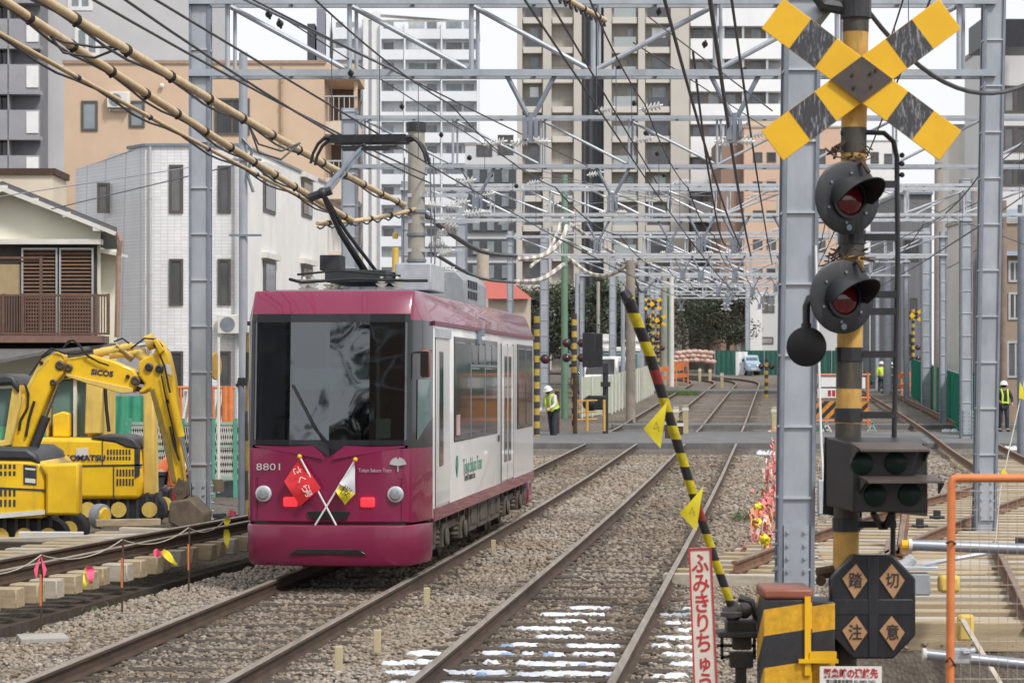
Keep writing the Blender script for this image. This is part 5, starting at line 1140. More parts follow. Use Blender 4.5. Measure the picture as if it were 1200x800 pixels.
# direction indicator box with two hooded rows of dark green lenses
K = L
box_m = mat('indicator_black', (.022, .02, .021), (.014, .013, .014), rough=.45, scale=4, grime=.4, gcol=(.06, .05, .045))
mb = MB(); f, k_ = -.42, -.12
mb.hexa([K(1000, 600, f), K(1087, 600, f), K(1087, 605, k_), K(968, 592, k_), K(1000, 520, f), K(1087, 518, f), K(1078, 512, k_), K(968, 512, k_)])
bx_ = mb.build('indicator_box', box_m, sp, bevel=.008)
mb = MB(); mb.hexa([K(964, 602, .1), K(1010, 606, .1), K(1010, 612, .3), K(966, 602, .3), K(966, 512, .1), K(1010, 512, .1), K(1010, 512, .3), K(968, 512, .3)]); mb.build('indicator_back', box_m, bx_)
hood_m = mat('hood_brown', (.10, .078, .07), (.07, .055, .05), rough=.5, scale=5, grime=.3)
for (ya, yb, xa, xb, ex) in ((518, 529, 1003, 1089, .16), (556, 566, 1012, 1106, .20)):
    mb = MB(); mb.hexa([K(xa - 6, ya + 3, f), K(xb - 12, ya + 3, f), K(xb, yb, f - ex), K(xa + 6, yb, f - ex), K(xa - 6, ya, f), K(xb - 12, ya, f), K(xb, yb - 2.5, f - ex), K(xa + 6, yb - 2.5, f - ex)]); h_ = mb.build('hood', hood_m, bx_)
    for x in (xa - 4, xb - 6):
        mb = MB(); a, b_, c_ = K(x, ya + 1, f), K(x + 6, yb, f - ex), K(x, ya + 22, f); w = V((.006, 0, 0)); mb.add([a - w, b_ - w, c_ - w, a + w, b_ + w, c_ + w], [(0, 1, 2), (5, 4, 3), (0, 3, 4, 1), (1, 4, 5, 2), (2, 5, 3, 0)]); mb.build('hood_side', box_m, h_)
lens_g = mat('lens_dark_green', (.010, .028, .022), (.006, .018, .014), rough=.4, spec=.25)
for x, y in ((1010, 543), (1050, 542), (1026, 580), (1066, 579)):
    M = frame(K(x, y, f - .004), (1, 0, 0), (0, 0, 1)); mb = MB(); mb.lathe([(.074, -.01), (.07, .012), (.045, .026), (.004, .032)], M, 24); mb.build('lens', lens_g, bx_, smooth=True)
mb = MB(); mb.bar(K(1023, 600, -.3), K(1033, 618, -.15), .03); mb.bar(K(1045, 600, -.3), K(1037, 618, -.15), .03); mb.build('stay', box_m, bx_)
# octagon warning board with four amber diamonds
c = K(1022, 710, -.16); hw, hh = 49 * s1, 60 * s1; cx_, cz_ = 26 * s1, 27 * s1
oc = [(-hw, -hh + cz_), (-hw + cx_, -hh), (hw - cx_, -hh), (hw, -hh + cz_), (hw, hh - cz_), (hw - cx_, hh), (-hw + cx_, hh), (-hw, hh - cz_)]
mb = MB(); mb.xz([(c.x + x, c.z + z) for x, z in oc], c.y - .05, c.y + .07); ob = mb.build('warning_board', mat('board_black', (.017, .018, .022), (.012, .012, .015), rough=.35, scale=6, grime=.25, gcol=(.06, .055, .05)), sp, bevel=.012)
mb = MB(); mb.xz([(c.x - .03, c.z - hh + .01), (c.x + .03, c.z - hh + .01), (c.x + .035, c.z + hh - .01), (c.x - .035, c.z + hh - .01)], c.y - .058, c.y - .045); mb.xz([(c.x - hw + .02, c.z - .05), (c.x + hw - .02, c.z - .05), (c.x + hw - .02, c.z + .05), (c.x - hw + .02, c.z + .05)], c.y - .054, c.y - .045); mb.build('raised_cross', black_paint, ob, bevel=.006)
amber = mat('amber_panel', (.46, .26, .14), (.36, .20, .10), rough=.35, scale=8, grime=.3, gcol=(.3, .17, .09))
for ch, x, y in (('踏', -21, -30), ('切', 22, -30), ('注', -21, 30), ('意', 22, 30)):
    q = c + V((x * s1, -.055, -y * s1)); sx = 1 if x > 0 else -1; sy = 1 if y > 0 else -1
    mb = MB(); mb.xz([(q.x - 15 * s1, q.z + (3 if sy < 0 else 3) * s1), (q.x + 1 * sx * s1, q.z - 20 * s1), (q.x + 14 * s1, q.z + 1 * s1), (q.x - 1 * sx * s1, q.z + 20 * s1)], q.y - .006, q.y + .01); dm = mb.build('amber_diamond', amber, ob)
    text('lettering', ch, .105, black_text, dm, frame(q + V((0, -.010, 0)), (1, 0, 0), (0, 0, 1)), bold=.001, squeeze=.85)
mb = MB(); mb.tube([K(958, 672, -.02), K(980, 668, .0), K(995, 675, 0)], .04, 8); mb.cyl(K(962, 680, -.08), K(962, 680, .02), .035, n=12); mb.build('bracket', rust, sp)
# emergency notice
c = K(997, 802, -.55); mb = MB(); mb.xz([(c.x - 35 * s1, c.z - 24 * s1), (c.x + 35 * s1, c.z - 24 * s1), (c.x + 35 * s1, c.z + 21 * s1), (c.x - 35 * s1, c.z + 21 * s1)], c.y - .004, c.y + .004)
nb_ = mb.build('notice_board', mat('notice_white', (.74, .73, .69), (.66, .65, .61), rough=.4), sp)
text('lettering', '緊急時の連絡先', .062, red_text, nb_, frame(c + V((0, -.007, 12.5 * s1)), (1, 0, 0), (0, 0, 1)), bold=.0022, squeeze=.78)
text('lettering', '荒川電車営業所 03-3893-7451', .030, black_text, nb_, frame(c + V((0, -.007, 3.5 * s1)), (1, 0, 0), (0, 0, 1)), squeeze=.80)
# ---------------------------------------------------------------- yellow and black machine box with the barrier
BD = 15.0; s2 = BD / F
bm = thing('barrier_machine_box', 'yellow and black striped machine box at the foot of the signal post', 'machine box', (GX(925, BD), BD, -.75))
haz = stripes('hazard_wide', (.74, .40, .02), (.03, .03, .034), (-.155, .55, 1.0), .37, .45, .42, rough=.5, chip=.35)
zt_ = H - (702 - HY) * s2 + .75; x0, x1 = (895 - 925) * s2, (952 - 925) * s2
mb = MB(); mb.bx(x0, 0, 0, x1, .42, zt_); mb.build('housing', haz, bm, bevel=.01)
mb = MB(); mb.bx(x1 + .004, .06, 0, (980 - 925) * s2, .40, zt_ - .02); mb.build('side_housing', haz, bm, bevel=.008)
mb = MB(); mb.bx(x0 - .006, -.012, zt_, x1 + .006, .43, zt_ + .07); mb.build('lid', mat('lid_maroon', (.30, .10, .06), (.22, .07, .045), rough=.5, scale=6, grime=.5), bm, bevel=.02)
mb = MB(); mb.bx(x1 - .05, -.02, zt_ - .48, x1 - .012, .0, zt_ + .02); mb.bx(x1 - .09, -.035, zt_ - .40, x1 + .16, -.012, zt_ - .375); mb.bx(x1 - .02, -.03, zt_ - .4, x1 + .15, .02, zt_ - .33); mb.build('hasp', sign_yellow, bm)
# barrier: lattice of iron at the foot and the raised striped arm
AD = 15.6; s3 = AD / F; foot = V((GX(862, AD), AD, -.15))
br = thing('crossing_barrier', 'raised black and yellow barrier arm with two little yellow flags', 'barrier', foot)
def B(px, py, D=AD): return P(px, py, D) - foot
arm_st = stripes('barrier_bands', (.62, .50, .02), (.03, .028, .03), (0, 0, 1), .178, .5, .1, third=((.30, .035, .03), 5, 3), rough=.5, chip=.3)
pts_ = [B(860, 718, 15.6), B(836, 650, 15.5), B(812, 578, 15.35), B(788, 500, 15.2), B(760, 412, 15.0), B(736, 350, 14.8)]
mb = MB(); mb.tube(pts_, [.028, .028, .030, .032, .034, .037], 14); arm = mb.build('arm', arm_st, br, smooth=True)
mb = MB(); mb.tube([pts_[-1], pts_[-1] + V((-.03, 0, .05))], [.039, .034], 12); mb.bar(B(729, 352, 14.8), B(738, 348, 14.8), .05); mb.build('arm_tip', black_paint, arm)
def pflag(a, b_, c_, D): 
    mb = MB(); g = [B(*a, D), B(*b_, D), B(*c_, D)]; g2 = [x + V((0, .004, 0)) for x in g]; mid = [(g[0] + g[1]) / 2 + V((.0, -.03, 0)), (g[1] + g[2]) / 2 + V((0, .03, 0)), (g[2] + g[0]) / 2]
    mb.add([g[0], mid[0], g[1], mid[1], g[2], mid[2]], [(0, 1, 5), (1, 2, 3), (1, 3, 5), (3, 4, 5)]); return mb.build('flag', tape_yellow, arm, smooth='all')
fl = pflag((782, 470), (754, 502), (774, 525), 15.1); pflag((824, 570), (796, 601), (816, 622), 15.3)
text('mark', '4', .10, mat('flag_mark', (.35, .30, .02), (.3, .26, .02), rough=.6), fl, frame(B(769, 501, 15.06), (1, 0, .3), (-.3, 0, 1))); text('mark', '4', .09, MATS['flag_mark'], fl, frame(B(811, 600, 15.26), (1, 0, .3), (-.3, 0, 1)))
iron = mat('greasy_iron', (.055, .05, .045), (.03, .028, .026), rough=.5, scale=12, bump=.3, grime=.5, gcol=(.10, .08, .06))
mb = MB(); mb.cyl(B(850, 722), B(868, 712), .06, n=14); mb.ball(B(872, 715), .055); mb.box(B(868, 733), (.2, .16, .08)); mb.build('arm_holder', iron, br, bevel=.01)
mb = MB(); mb.cyl(B(857, 722, 15.45), B(857, 717, 15.45), .07, n=18); mb.cyl(B(886, 715, 15.6), B(900, 712, 15.6), .055, n=14); mb.tube([B(866, 700, 15.7), B(880, 705, 15.7), B(890, 730, 15.7)], .03, 8); mb.build('arm_clamp', iron, br, smooth=True)
mb = MB(); mb.bx(B(840, 745).x, -.12, B(0, 745).z, B(900, 740).x, .12, B(0, 738).z); mb.bx(B(858, 765).x, -.06, B(0, 760).z, B(880, 770).x, .06, B(0, 745).z); mb.build('base_plate', iron, br, bevel=.01)
mb = MB()
for x in (846, 884): mb.bar(B(x, 745), B(x, 772), .02)
mb.bar(B(840, 756), B(884, 756), .02); mb.bar(B(845, 770), B(885, 764), .02); mb.bar(B(855, 772, 15.6), B(882, 772, 15.6), .1); mb.build('linkage', iron, br)
mb = MB(); mb.bar(V((B(868, 0).x, 0, -.3)), B(868, 770), .07); mb.build('stand', iron, br)
# wooden sign with red hiragana
GD = 14.8; s4 = GD / F
sg = thing('warning_signboard', 'narrow white upright signboard with red hiragana and red rim', 'signboard', (GX(824, GD), GD, -.4))
def S(px, py): return ((px - 600) * s4 - sg.location.x, H - (py - HY) * s4 + .4)
mb = MB(); mb.xz([S(815, 870), S(843, 870), S(833, 641), S(807, 642)], -.015, .015); mb.build('board', mat('sign_white', (.66, .61, .53), (.56, .50, .43), rough=.6, scale=5, grime=.35, gcol=(.35, .28, .22)), sg, bevel=.004)
mb = MB()
for a, b_ in (((807.5, 642), (816, 870)), ((832.5, 641), (843, 870)), ((807, 643), (833, 642))):
    p_, q_ = S(*a), S(*b_); mb.bar((p_[0], -.017, p_[1]), (q_[0], -.017, q_[1]), .010, .012)
mb.build('rim', red_text, sg)
for i, ch in enumerate('ふみきりちゅうい'):
    x, z = S(820.3 + i * 1.08, 661 + i * 23.2); text('lettering', ch, .135 if ch != 'ゅ' else .115, red_text, sg, frame((x, -.018, z), (1, 0, .03), (-.03, 0, 1)), bold=.0025, squeeze=.82)
# ---------------------------------------------------------------- orange wire fence and grey tube rails at the right edge
OD = 13.6; s5 = OD / F
of = thing('barrier_fence', 'orange tube fence frame with thin wire mesh before the dug pit', 'fence', (GX(1113, OD), OD, -.8))
def O(px, py, D=OD): return P(px, py, D) - V(of.location)
mb = MB(); mb.tube([O(1113, 860), O(1114, 700), O(1115, 566), O(1117, 561), O(1122, 560), O(1300, 560)], .0245, 12); mb.tube([O(1113, 860), O(1300, 862)], .02, 10); mb.build('frame', orange_paint, of, smooth=True)
mb = MB()
for px in np.arange(1126, 1300, 11.): mb.cyl(O(px, 562), O(px, 862), .0016, n=5)
for py in np.arange(575, 862, 22.): mb.cyl(O(1114, py), O(1300, py), .0016, n=5)
mb.build('wire_mesh', mat('mesh_wire', (.50, .42, .36), (.4, .3, .25), rough=.5, metal=.4), of)
mb = MB(); mb.tube([O(1109, 636), O(1115, 634, 13.5), O(1120, 637)], .006, 5); mb.tube([O(1109, 775), O(1113, 770, 13.5), O(1120, 780)], .006, 5); mb.build('tie_wire', rubber, of)
TD = 14.4
for a, b_, lab in (((1066, 638), (1300, 647), 'upper grey steel tube tied to the orange fence'), ((1083, 766), (1300, 788), 'lower grey steel tube tied to the orange fence')):
    p_, q_ = P(*a, TD), P(*b_, TD); t_ = thing('scaffold_tube', lab, 'tube', p_); mb = MB(); mb.cyl((0, 0, 0), q_ - p_, .034, n=16); mb.build('tube', mat('tube_grey', (.34, .36, .40), (.26, .28, .32), rough=.35, metal=.5, scale=5), t_, smooth=True)
    mb = MB(); mb.cyl((-.01, 0, 0), (.012, 0, 0), .037, n=16); mb.build('end_ring', off_white, t_)
    if a[1] > 700: mb = MB(); mb.box((.22, -.0, -.01), (.10, .09, .09)); mb.cyl((.22, -.06, .02), (.3, -.06, .03), .018, n=8); mb.build('coupler', galv_light, t_, bevel=.01)
    else: mb = MB(); mb.cyl((-.05, 0, .0), (.0, 0, 0), .03, n=10); mb.build('end_cap', sign_yellow, t_)
q = P(1072, 680, 20.4)
jk = thing('hydraulic_jack', 'grey square jack block lying on the timber sleepers', 'jack', q); mb = MB(); mb.bx(-.10, -.1, -.12, .12, .1, .07); mb.build('block', roof_grey, jk, bevel=.015); mb = MB(); mb.cyl((-.16, -.05, .08), (-.02, -.05, .2), .05, n=12); mb.bx(-.15, -.12, .1, .18, .02, .13); mb.build('lever_head', galv_light, jk, bevel=.005)
mb = MB(); mb.bx(.20, -.08, -.10, .38, .06, .05); mb.build('yellow_clamp', yellow_dull, jk, bevel=.03)
mb = MB(); mb.tube([(.05, -.06, .14), (.35, -.1, .2), (.95, -.05, .30)], .02, 8); mb.build('handle', galv_light, jk)
q = P(1130, 735, 20.5); mb = MB(); mb.bx(-.07, -.06, -.12, .08, .0, .12); o = mb.build('timber_clamp', yellow_dull, bevel=.03); o.location = q; tag(o, 'yellow clamp on the front face of the thick timber', 'clamp')
mb = MB(); mb.bar((0, 0, 0), (.45, -.9, -.95), .05, .02); o = mb.build('stake', wood_pale); o.location = P(1127, 725, 20.4); tag(o, 'thin wooden stake leaning from the timber into the pit', 'stake')
# ---------------------------------------------------------------- buildings
win_dark = glass_mat('window_glass', (.065, .065, .07), .08, 1.5, True); win_pale = glass_mat('window_glass_pale', (.20, .23, .25), .15, 1.6); win_frame = mat('window_frame', (.10, .09, .085), (.07, .065, .06), rough=.5)
alu = mat('aluminium', (.52, .53, .54), (.44, .45, .46), rough=.4, metal=.4)
def wl(b, x0, z0, x1, z1, D, d, name, m, parent=None, side=None):
    """box on a wall facing the line, world coordinates: D is the wall plane, d how far it sticks out (negative: recess)"""
    mb = MB(); mb.bx(x0, D - max(d, 0), z0, x1, D - min(d, 0) + (.0 if d > 0 else 0), z1); return mb.build(name, m, parent or b, world=True)
def window(b, a, D, m=None, frame_m=None, sill=True, bars=1, f=.05, out=.03):
    """a = (x0, z0, x1, z1): frame with glass set back"""
    x0, z0, x1, z1 = a; mb = MB()
    mb.bx(x0 - f, D - out - .02, z0 - f, x0, D + .05, z1 + f); mb.bx(x1, D - out - .02, z0 - f, x1 + f, D + .05, z1 + f); mb.bx(x0, D - out - .02, z0 - f, x1, D + .05, z0); mb.bx(x0, D - out - .02, z1, x1, D + .05, z1 + f)
    for i in range(bars):
        x = x0 + (x1 - x0) * (i + 1) / (bars + 1); mb.bx(x - f * .4, D - out, z0, x + f * .4, D, z1)
    w = mb.build('window', frame_m or win_frame, b, world=True)
    g = MB(); g.bx(x0, D - .012, z0, x1, D + .02, z1); g.build('pane', m or win_dark, w, world=True)
    return w
def px_rect(a, D):
    p, q = P(a[0], a[3], D), P(a[2], a[1], D); return (p.x, p.z, q.x, q.z)
def building(name, label, px0, px1, py_top, D, depth, m, cat='building', roof=None, parapet=.6):
    x0, x1 = GX(px0, D), GX(px1, D); z1 = P(0, py_top, D).z; zb = zt(D) - 1
    b = thing(name, label, cat, ((x0 + x1) / 2, D, zt(D) - .15))
    mb = MB(); mb.bx(x0, D, zb, x1, D + depth, z1); mb.build('wall', m, b, world=True)
    mb = MB(); mb.bx(x0 - .08, D - .08, z1, x1 + .08, D + depth + .08, z1 + .18); mb.build('roof', roof or concrete, b, world=True)
    return b, x0, x1, zb, z1
# white tiled house
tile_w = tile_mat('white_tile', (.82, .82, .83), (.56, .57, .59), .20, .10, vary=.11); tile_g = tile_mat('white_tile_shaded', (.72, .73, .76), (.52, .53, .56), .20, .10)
D = 70
b = thing('tiled_house', 'white tiled three storey house with slit windows behind the excavators', 'building', (GX(230, D), D, -.1))
def wall_quad(b, pts, m, name='wall'): mb = MB(); mb.add(pts, [tuple(range(len(pts)))]); return mb.build(name, m, b, world=True)
xa, xb, xc, xd = GX(85, 73), GX(170, 70), GX(285, 70), GX(405, 88); z0 = -.5; zr = P(0, 170, 70).z
ya, yd = 73.5, 88
top_steps = [(GX(85, ya), P(0, 183, 72).z), (GX(128, 71.8), P(0, 179, 72).z), (GX(152, 71), P(0, 174, 71).z)]
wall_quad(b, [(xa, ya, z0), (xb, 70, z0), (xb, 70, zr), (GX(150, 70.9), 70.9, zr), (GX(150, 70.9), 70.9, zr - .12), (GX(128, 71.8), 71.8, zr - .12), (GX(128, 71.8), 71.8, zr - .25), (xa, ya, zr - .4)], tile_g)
wall_quad(b, [(xb, 70, z0), (xc, 70, z0), (xc, 70, zr), (xb, 70, zr)], tile_w)
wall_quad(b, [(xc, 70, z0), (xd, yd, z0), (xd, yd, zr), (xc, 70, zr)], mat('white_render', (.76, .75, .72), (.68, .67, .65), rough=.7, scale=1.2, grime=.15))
mb = MB(); mb.add([(xa, ya, zr - .45), (xb, 70, zr - .01), (xc, 70, zr - .01), (xd, yd, zr - .01), (xd - 8, 92, zr), (xa, 92, zr - .4)], [(0, 1, 2, 3, 4, 5)]); mb.build('roof', concrete, b, world=True)
mb = MB(); mb.bar((xb, 69.97, zr), (xc, 69.97, zr), .1, .08); mb.bar((xc, 69.97, zr), (xd, yd, zr), .1, .08); mb.bar((xb, 69.97, zr), (GX(150, 70.9), 70.87, zr + .0), .1, .08); mb.build('coping', galv_dark, b, world=True)
for a in ((201, 196, 212, 247), (258, 197, 268, 247), (201, 306, 212, 355), (258, 306, 268, 355), (201, 414, 212, 462), (259, 414, 268, 450)): window(b, px_rect(a, D), D, bars=0, f=.07)
window(b, px_rect((119, 218, 128, 248), 72), 72.0 - .35, bars=0, f=.07)
def side_window(b, px0, px1, py0, py1):
    """window on the slanting flank"""
    def at(px):
        r = (px - 600) / F; t_ = (xc - r * 70) / (r * (yd - 70) - (xd - xc)); return V((xc + (xd - xc) * t_, 70 + (yd - 70) * t_, 0))
    p_, q_ = at(px0), at(px1); n_ = V((q_.y - p_.y, -(q_.x - p_.x), 0)).normalized(); Dm = (p_.y + q_.y) / 2; za, zb = P(0, py1, Dm).z, P(0, py0, Dm).z
    def sl(pa, pb, z0, z1, o, name, m, parent): mb = MB(); mb.hexa([pa + V((0, 0, z0)) - n_ * .02, pb + V((0, 0, z0)) - n_ * .02, pb + V((0, 0, z0)) + n_ * o, pa + V((0, 0, z0)) + n_ * o, pa + V((0, 0, z1)) - n_ * .02, pb + V((0, 0, z1)) - n_ * .02, pb + V((0, 0, z1)) + n_ * o, pa + V((0, 0, z1)) + n_ * o]); return mb.build(name, m, parent, world=True)
    w = sl(p_, q_, za, zb, .04, 'window', win_frame, b); i = (q_ - p_) * .12; sl(p_ + i, q_ - i, za + .1, zb - .1, .06, 'pane', win_dark, w); sl(p_ - i, q_ + i, zb + .05, zb + .22, .18, 'lintel', off_white, w)
for a in ((308, 322, 202, 250), (353, 365, 212, 255), (308, 322, 306, 345), (353, 365, 312, 350), (308, 322, 408, 440)): side_window(b, *a)
mb = MB(); mb.cyl((GX(276, 69.9), 69.9, 0), (GX(276, 69.9), 69.9, zr - .3), .05, n=8); mb.build('downpipe', alu, b, world=True)
# orange apartment house behind
D = 84; ter = mat('terracotta_render', (.58, .43, .31), (.52, .385, .275), rough=.8, scale=1.0, grime=.12, gcol=(.4, .27, .2))
x0, x1 = GX(75, D), GX(380, D); z1 = P(0, 75, D).z; b = thing('apartment_house', 'terracotta rendered apartment house with balconies behind the white tiled house', 'building', ((x0 + x1) / 2, D, zt(D)))
mb = MB(); mb.bx(x0, D, -.5, x1, D + 14, z1); mb.build('wall', ter, b, world=True)
mb = MB(); mb.bx(x0 - .05, D - .06, z1, x1 + .05, D + 14, z1 + .12); mb.build('roof', mat('roof_edge', (.36, .26, .19), (.3, .2, .15), rough=.8), b, world=True)
for a, br_ in (((98, 121, 112, 151), 0), ((154, 121, 167, 147), 0), ((254, 118, 290, 156), 1)): window(b, px_rect(a, D), D, bars=br_, f=.08, m=win_pale if a[0] < 200 else None)
for i, (ya_, yb_) in enumerate(((85, 160), (160, 235), (235, 310), (310, 385))):
    x_, y_ = x1 + .02, D + 1.0; za, zb = P(0, yb_, D + 1).z, P(0, ya_, D + 1).z; X = x1 + 1.15
    mb = MB(); mb.bx(x1 + .01, D + .2, za, X, D + 3, za + .45 + .3 * (i % 2)); bl = mb.build('balcony', mat('balcony_cream' + str(i), (.66, .55, .45), (.58, .48, .39), rough=.8), b, world=True)
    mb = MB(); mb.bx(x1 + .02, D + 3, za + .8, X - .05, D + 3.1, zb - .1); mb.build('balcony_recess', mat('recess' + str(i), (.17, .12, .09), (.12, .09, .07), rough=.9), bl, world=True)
    mb = MB()
    for k in range(6): xx = x1 + .12 + k * .19; mb.cyl((xx, D + .25, za + .45), (xx, D + .25, za + 1.35), .018, n=5)
    mb.bx(x1, D + .22, za + 1.33, X, D + .28, za + 1.38); mb.build('railing', alu, bl, world=True)
    mb = MB(); mb.bx(X - .12, D + .3, za, X, D + .55, zb); mb.build('post', ter, b, world=True)
mb = MB(); mb.bx(x1, D, z1 - .55, X + .1, D + 3, z1); mb.build('canopy', ter, b, world=True)
mb = MB(); mb.ball((GX(190, D), D - .1, P(0, 101, D).z), .09, (1, .7, 1)); mb.build('light_dome', off_white, b, world=True)
# grey slab behind (blank flank) and balcony tower at the edge
grey_r = mat('grey_render', (.53, .53, .54), (.47, .47, .48), rough=.8, scale=.4, grime=.12, gcol=(.4, .4, .4)); D = 150
b, x0, x1, zb, z1 = building('office_block', 'tall blank grey flank wall of a block rising behind the terracotta house', 53, 245, -40, D, 9, grey_r)
window(b, px_rect((92, 36, 112, 62), D), D, m=win_pale, frame_m=white_paint, bars=1, f=.25); window(b, px_rect((84, -10, 104, 8), D), D, m=win_pale, frame_m=white_paint, f=.25)
mb = MB(); mb.bx(GX(243, D), D - .02, 0, GX(246, D), D + .1, z1); mb.build('expansion_joint', alu, b, world=True)
D = 147; cg = mat('cool_grey', (.20, .20, .215), (.15, .15, .165), rough=.7, scale=.6); cg2 = mat('cool_grey_light', (.33, .33, .35), (.27, .27, .29), rough=.7, scale=.6)
b, x0, x1, zb, z1 = building('apartment_tower', 'dark grey apartment tower with balconies at the upper picture corner', -60, 47, -40, D, 2.5, cg)
for i in range(6):
    y = -28 + 53 * i; r = px_rect((-60, y, 50, y + 30), D); mb = MB(); mb.bx(r[0], D - 1.0, r[1], r[2], D - .85, r[3]); mb.bx(r[0], D - 1.0, r[1] - .25, r[2], D, r[1]); bl = mb.build('balcony', cg2, b, world=True)
    for a in ((-30, y - 20, 2, y), (3, y - 20, 13, y)): window(b, px_rect(a, D), D, bars=1)
    r = px_rect((35, y + 2, 49, y + 27), D); mb = MB(); mb.bx(r[0], D - 1.06, r[1], r[2], D - 1.0, r[3]); mb.build('balcony_screen', white_paint, bl, world=True)
    r = px_rect((13, y - 22, 14, y + 30), D); mb = MB(); mb.bx(r[0], D - 1.0, r[1], r[2], D, r[3]); mb.build('divider', cg2, bl, world=True)
win_hazed = glass_mat('window_glass_hazed', (.25, .27, .295), .12, 1.6, True)  # far glass lightened in its colour to stand for distance haze
# white high-rise
D = 360; hr = mat('highrise_white', (.78, .80, .83), (.70, .72, .75), rough=.7, scale=.15, grime=.1); hw_ = mat('highrise_balcony', (.76, .78, .81), (.68, .70, .74), rough=.6, scale=.2)
b, x0, x1, zb, z1 = building('highrise', 'white high-rise of apartments with rows of balconies behind the tram wires', 425, 560, 25, D, 22, hr)
building_parts = []
r = px_rect((390, 26, 425, 420), D + 3); mb = MB(); mb.bx(r[0], D + 3, 2, r[2], D + 20, r[3]); mb.build('wing', hr, b, world=True)
for a, m in (((371, 10, 381, 420), mat('slate_tower', (.25, .26, .30), (.21, .22, .26), rough=.7)), ((360, 28, 369, 420), mat('slate_dark', (.06, .065, .09), (.05, .05, .07), rough=.7)), ((382, 14, 386, 420), hr)):
    r = px_rect(a, D + 2); mb = MB(); mb.bx(r[0], D + 2, 2, r[2], D + 18, r[3]); mb.build('stair_tower', m, b, world=True)
for a in ((426, 15, 432, 330), (436, 15, 446, 330)): r = px_rect(a, D); mb = MB(); mb.bx(r[0], D - .8, 2, r[2], D, r[3]); mb.build('pier', white_paint, b, world=True)
mb = MB(); r = px_rect((442, 15, 545, 22), D); mb.add([(r[0], D + 2, r[1] + 1), (r[2], D + 2, r[1]), (r[2], D + 8, r[1] + .4), (r[0], D + 8, r[1] + 1.4), ], [(0, 1, 2, 3)]); mb.bx(r[0], D + 3, r[1] - 2, r[2], D + 9, r[1] + .2); mb.build('roof_canopy', white_paint, b, world=True)
for i in range(13):
    y = 45 + i * 24.2
    for a0, a1 in ((447, 473), (475, 516), (519, 559)):
        r = px_rect((a0, y - 12, a1, y), D); mb = MB(); mb.bx(r[0], D - 1.5, r[1], r[2], D - 1.35, r[3] - .35); mb.bx(r[0], D - 1.5, r[1] - .3, r[2], D, r[1]); bl = mb.build('balcony', hw_, b, world=True)
        w = (a1 - a0); q = px_rect((a0 + w * .1, y - 19, a0 + w * .55, y - 2), D); mb = MB(); mb.bx(q[0], D - .08, q[1], q[2], D, q[3]); mb.build('window', win_hazed if (i + a0) % 3 else win_pale, b, world=True)
        if w > 30: q = px_rect((a0 + w * .62, y - 19, a0 + w * .9, y - 2), D); mb = MB(); mb.bx(q[0], D - .08, q[1], q[2], D, q[3]); mb.build('window', win_pale if i % 2 else win_hazed, bl, world=True)
    for a0, a1 in ((392, 407), (409, 424)):
        r = px_rect((a0, y - 11, a1, y), D + 3); mb = MB(); mb.bx(r[0], D + 1.6, r[1], r[2], D + 1.75, r[3]); mb.bx(r[0], D + 1.6, r[1] - .3, r[2], D + 3, r[1]); bl = mb.build('balcony', hw_, b, world=True)
        q = px_rect((a0 + 2, y - 19, a0 + 10, y - 4), D + 3); mb = MB(); mb.bx(q[0], D + 2.92, q[1], q[2], D + 3, q[3]); mb.build('window', win_hazed, bl, world=True)
for a0 in (446, 474, 517, 559): r = px_rect((a0, 28, a0 + 1.6, 330), D); mb = MB(); mb.bx(r[0], D - 1.55, 2, r[2], D, r[3]); mb.build('divider', hr, b, world=True)
# pale stepped block and dark block in the gap
b, x0, x1, zb, z1 = building('apartment_block', 'white stepped apartment block with dark balcony floors between both towers', 545, 607, 170, 300, 15, mat('block_white', (.62, .63, .65), (.55, .56, .58), rough=.7, scale=.2))
for i in range(6):
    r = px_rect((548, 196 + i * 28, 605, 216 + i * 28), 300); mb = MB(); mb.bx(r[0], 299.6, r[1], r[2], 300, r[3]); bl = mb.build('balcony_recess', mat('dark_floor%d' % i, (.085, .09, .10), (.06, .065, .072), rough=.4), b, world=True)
    for k in range(3): q = px_rect((554 + 17 * k, 199 + i * 28, 562 + 17 * k, 214 + i * 28), 300); mb = MB(); mb.bx(q[0], 299.5, q[1], q[2], 299.6, q[3]); mb.build('window', win_pale, bl, world=True)
for a in ((560, 170, 575, 182), (585, 160, 600, 180)): window(b, px_rect(a, 300), 300, f=.2)
# beige tower
D = 240; bg = tile_mat('beige_tile', (.45, .42, .375), (.37, .345, .31), 1.2, .6, rough=.7, vary=.05); bgl = mat('beige_pilaster', (.53, .50, .45), (.47, .445, .40), rough=.75, scale=.25, grime=.08); bgb = mat('beige_band', (.60, .57, .52), (.53, .50, .46), rough=.75, scale=.3); bdk = mat('balcony_dark_hazed', (.095, .098, .112), (.07, .073, .085), rough=.4); bwh = mat('balcony_white', (.80, .81, .82), (.74, .75, .77), rough=.6, scale=.3, grime=.1)  # dark balcony and stair tone lifted to stand for distance haze
b, x0, x1, zb, z1 = building('apartment_tower', 'tall beige tower with pilasters and dark stair strip filling the middle sky', 610, 808, -60, D, 25, bg)
for a0, a1 in ((606, 612), (636, 646), (672, 681), (707, 716), (747, 755), (785, 806)):
    r = px_rect((a0, -60, a1, 430), D); mb = MB(); mb.bx(r[0], D - 1.4, 2, r[2], D, r[3]); mb.build('pilaster', bgl, b, world=True)
r = px_rect((684, -60, 706, 430), D); mb = MB(); mb.bx(r[0], D - .6, 2, r[2], D, r[3]); st_ = mb.build('stair_strip', bdk, b, world=True)
for x in (689, 697, 702): r = px_rect((x, -60, x + 1.6, 430), D); mb = MB(); mb.bx(r[0], D - 1.0, 2, r[2], D - .6, r[3]); mb.build('mullion', black_paint, st_, world=True)
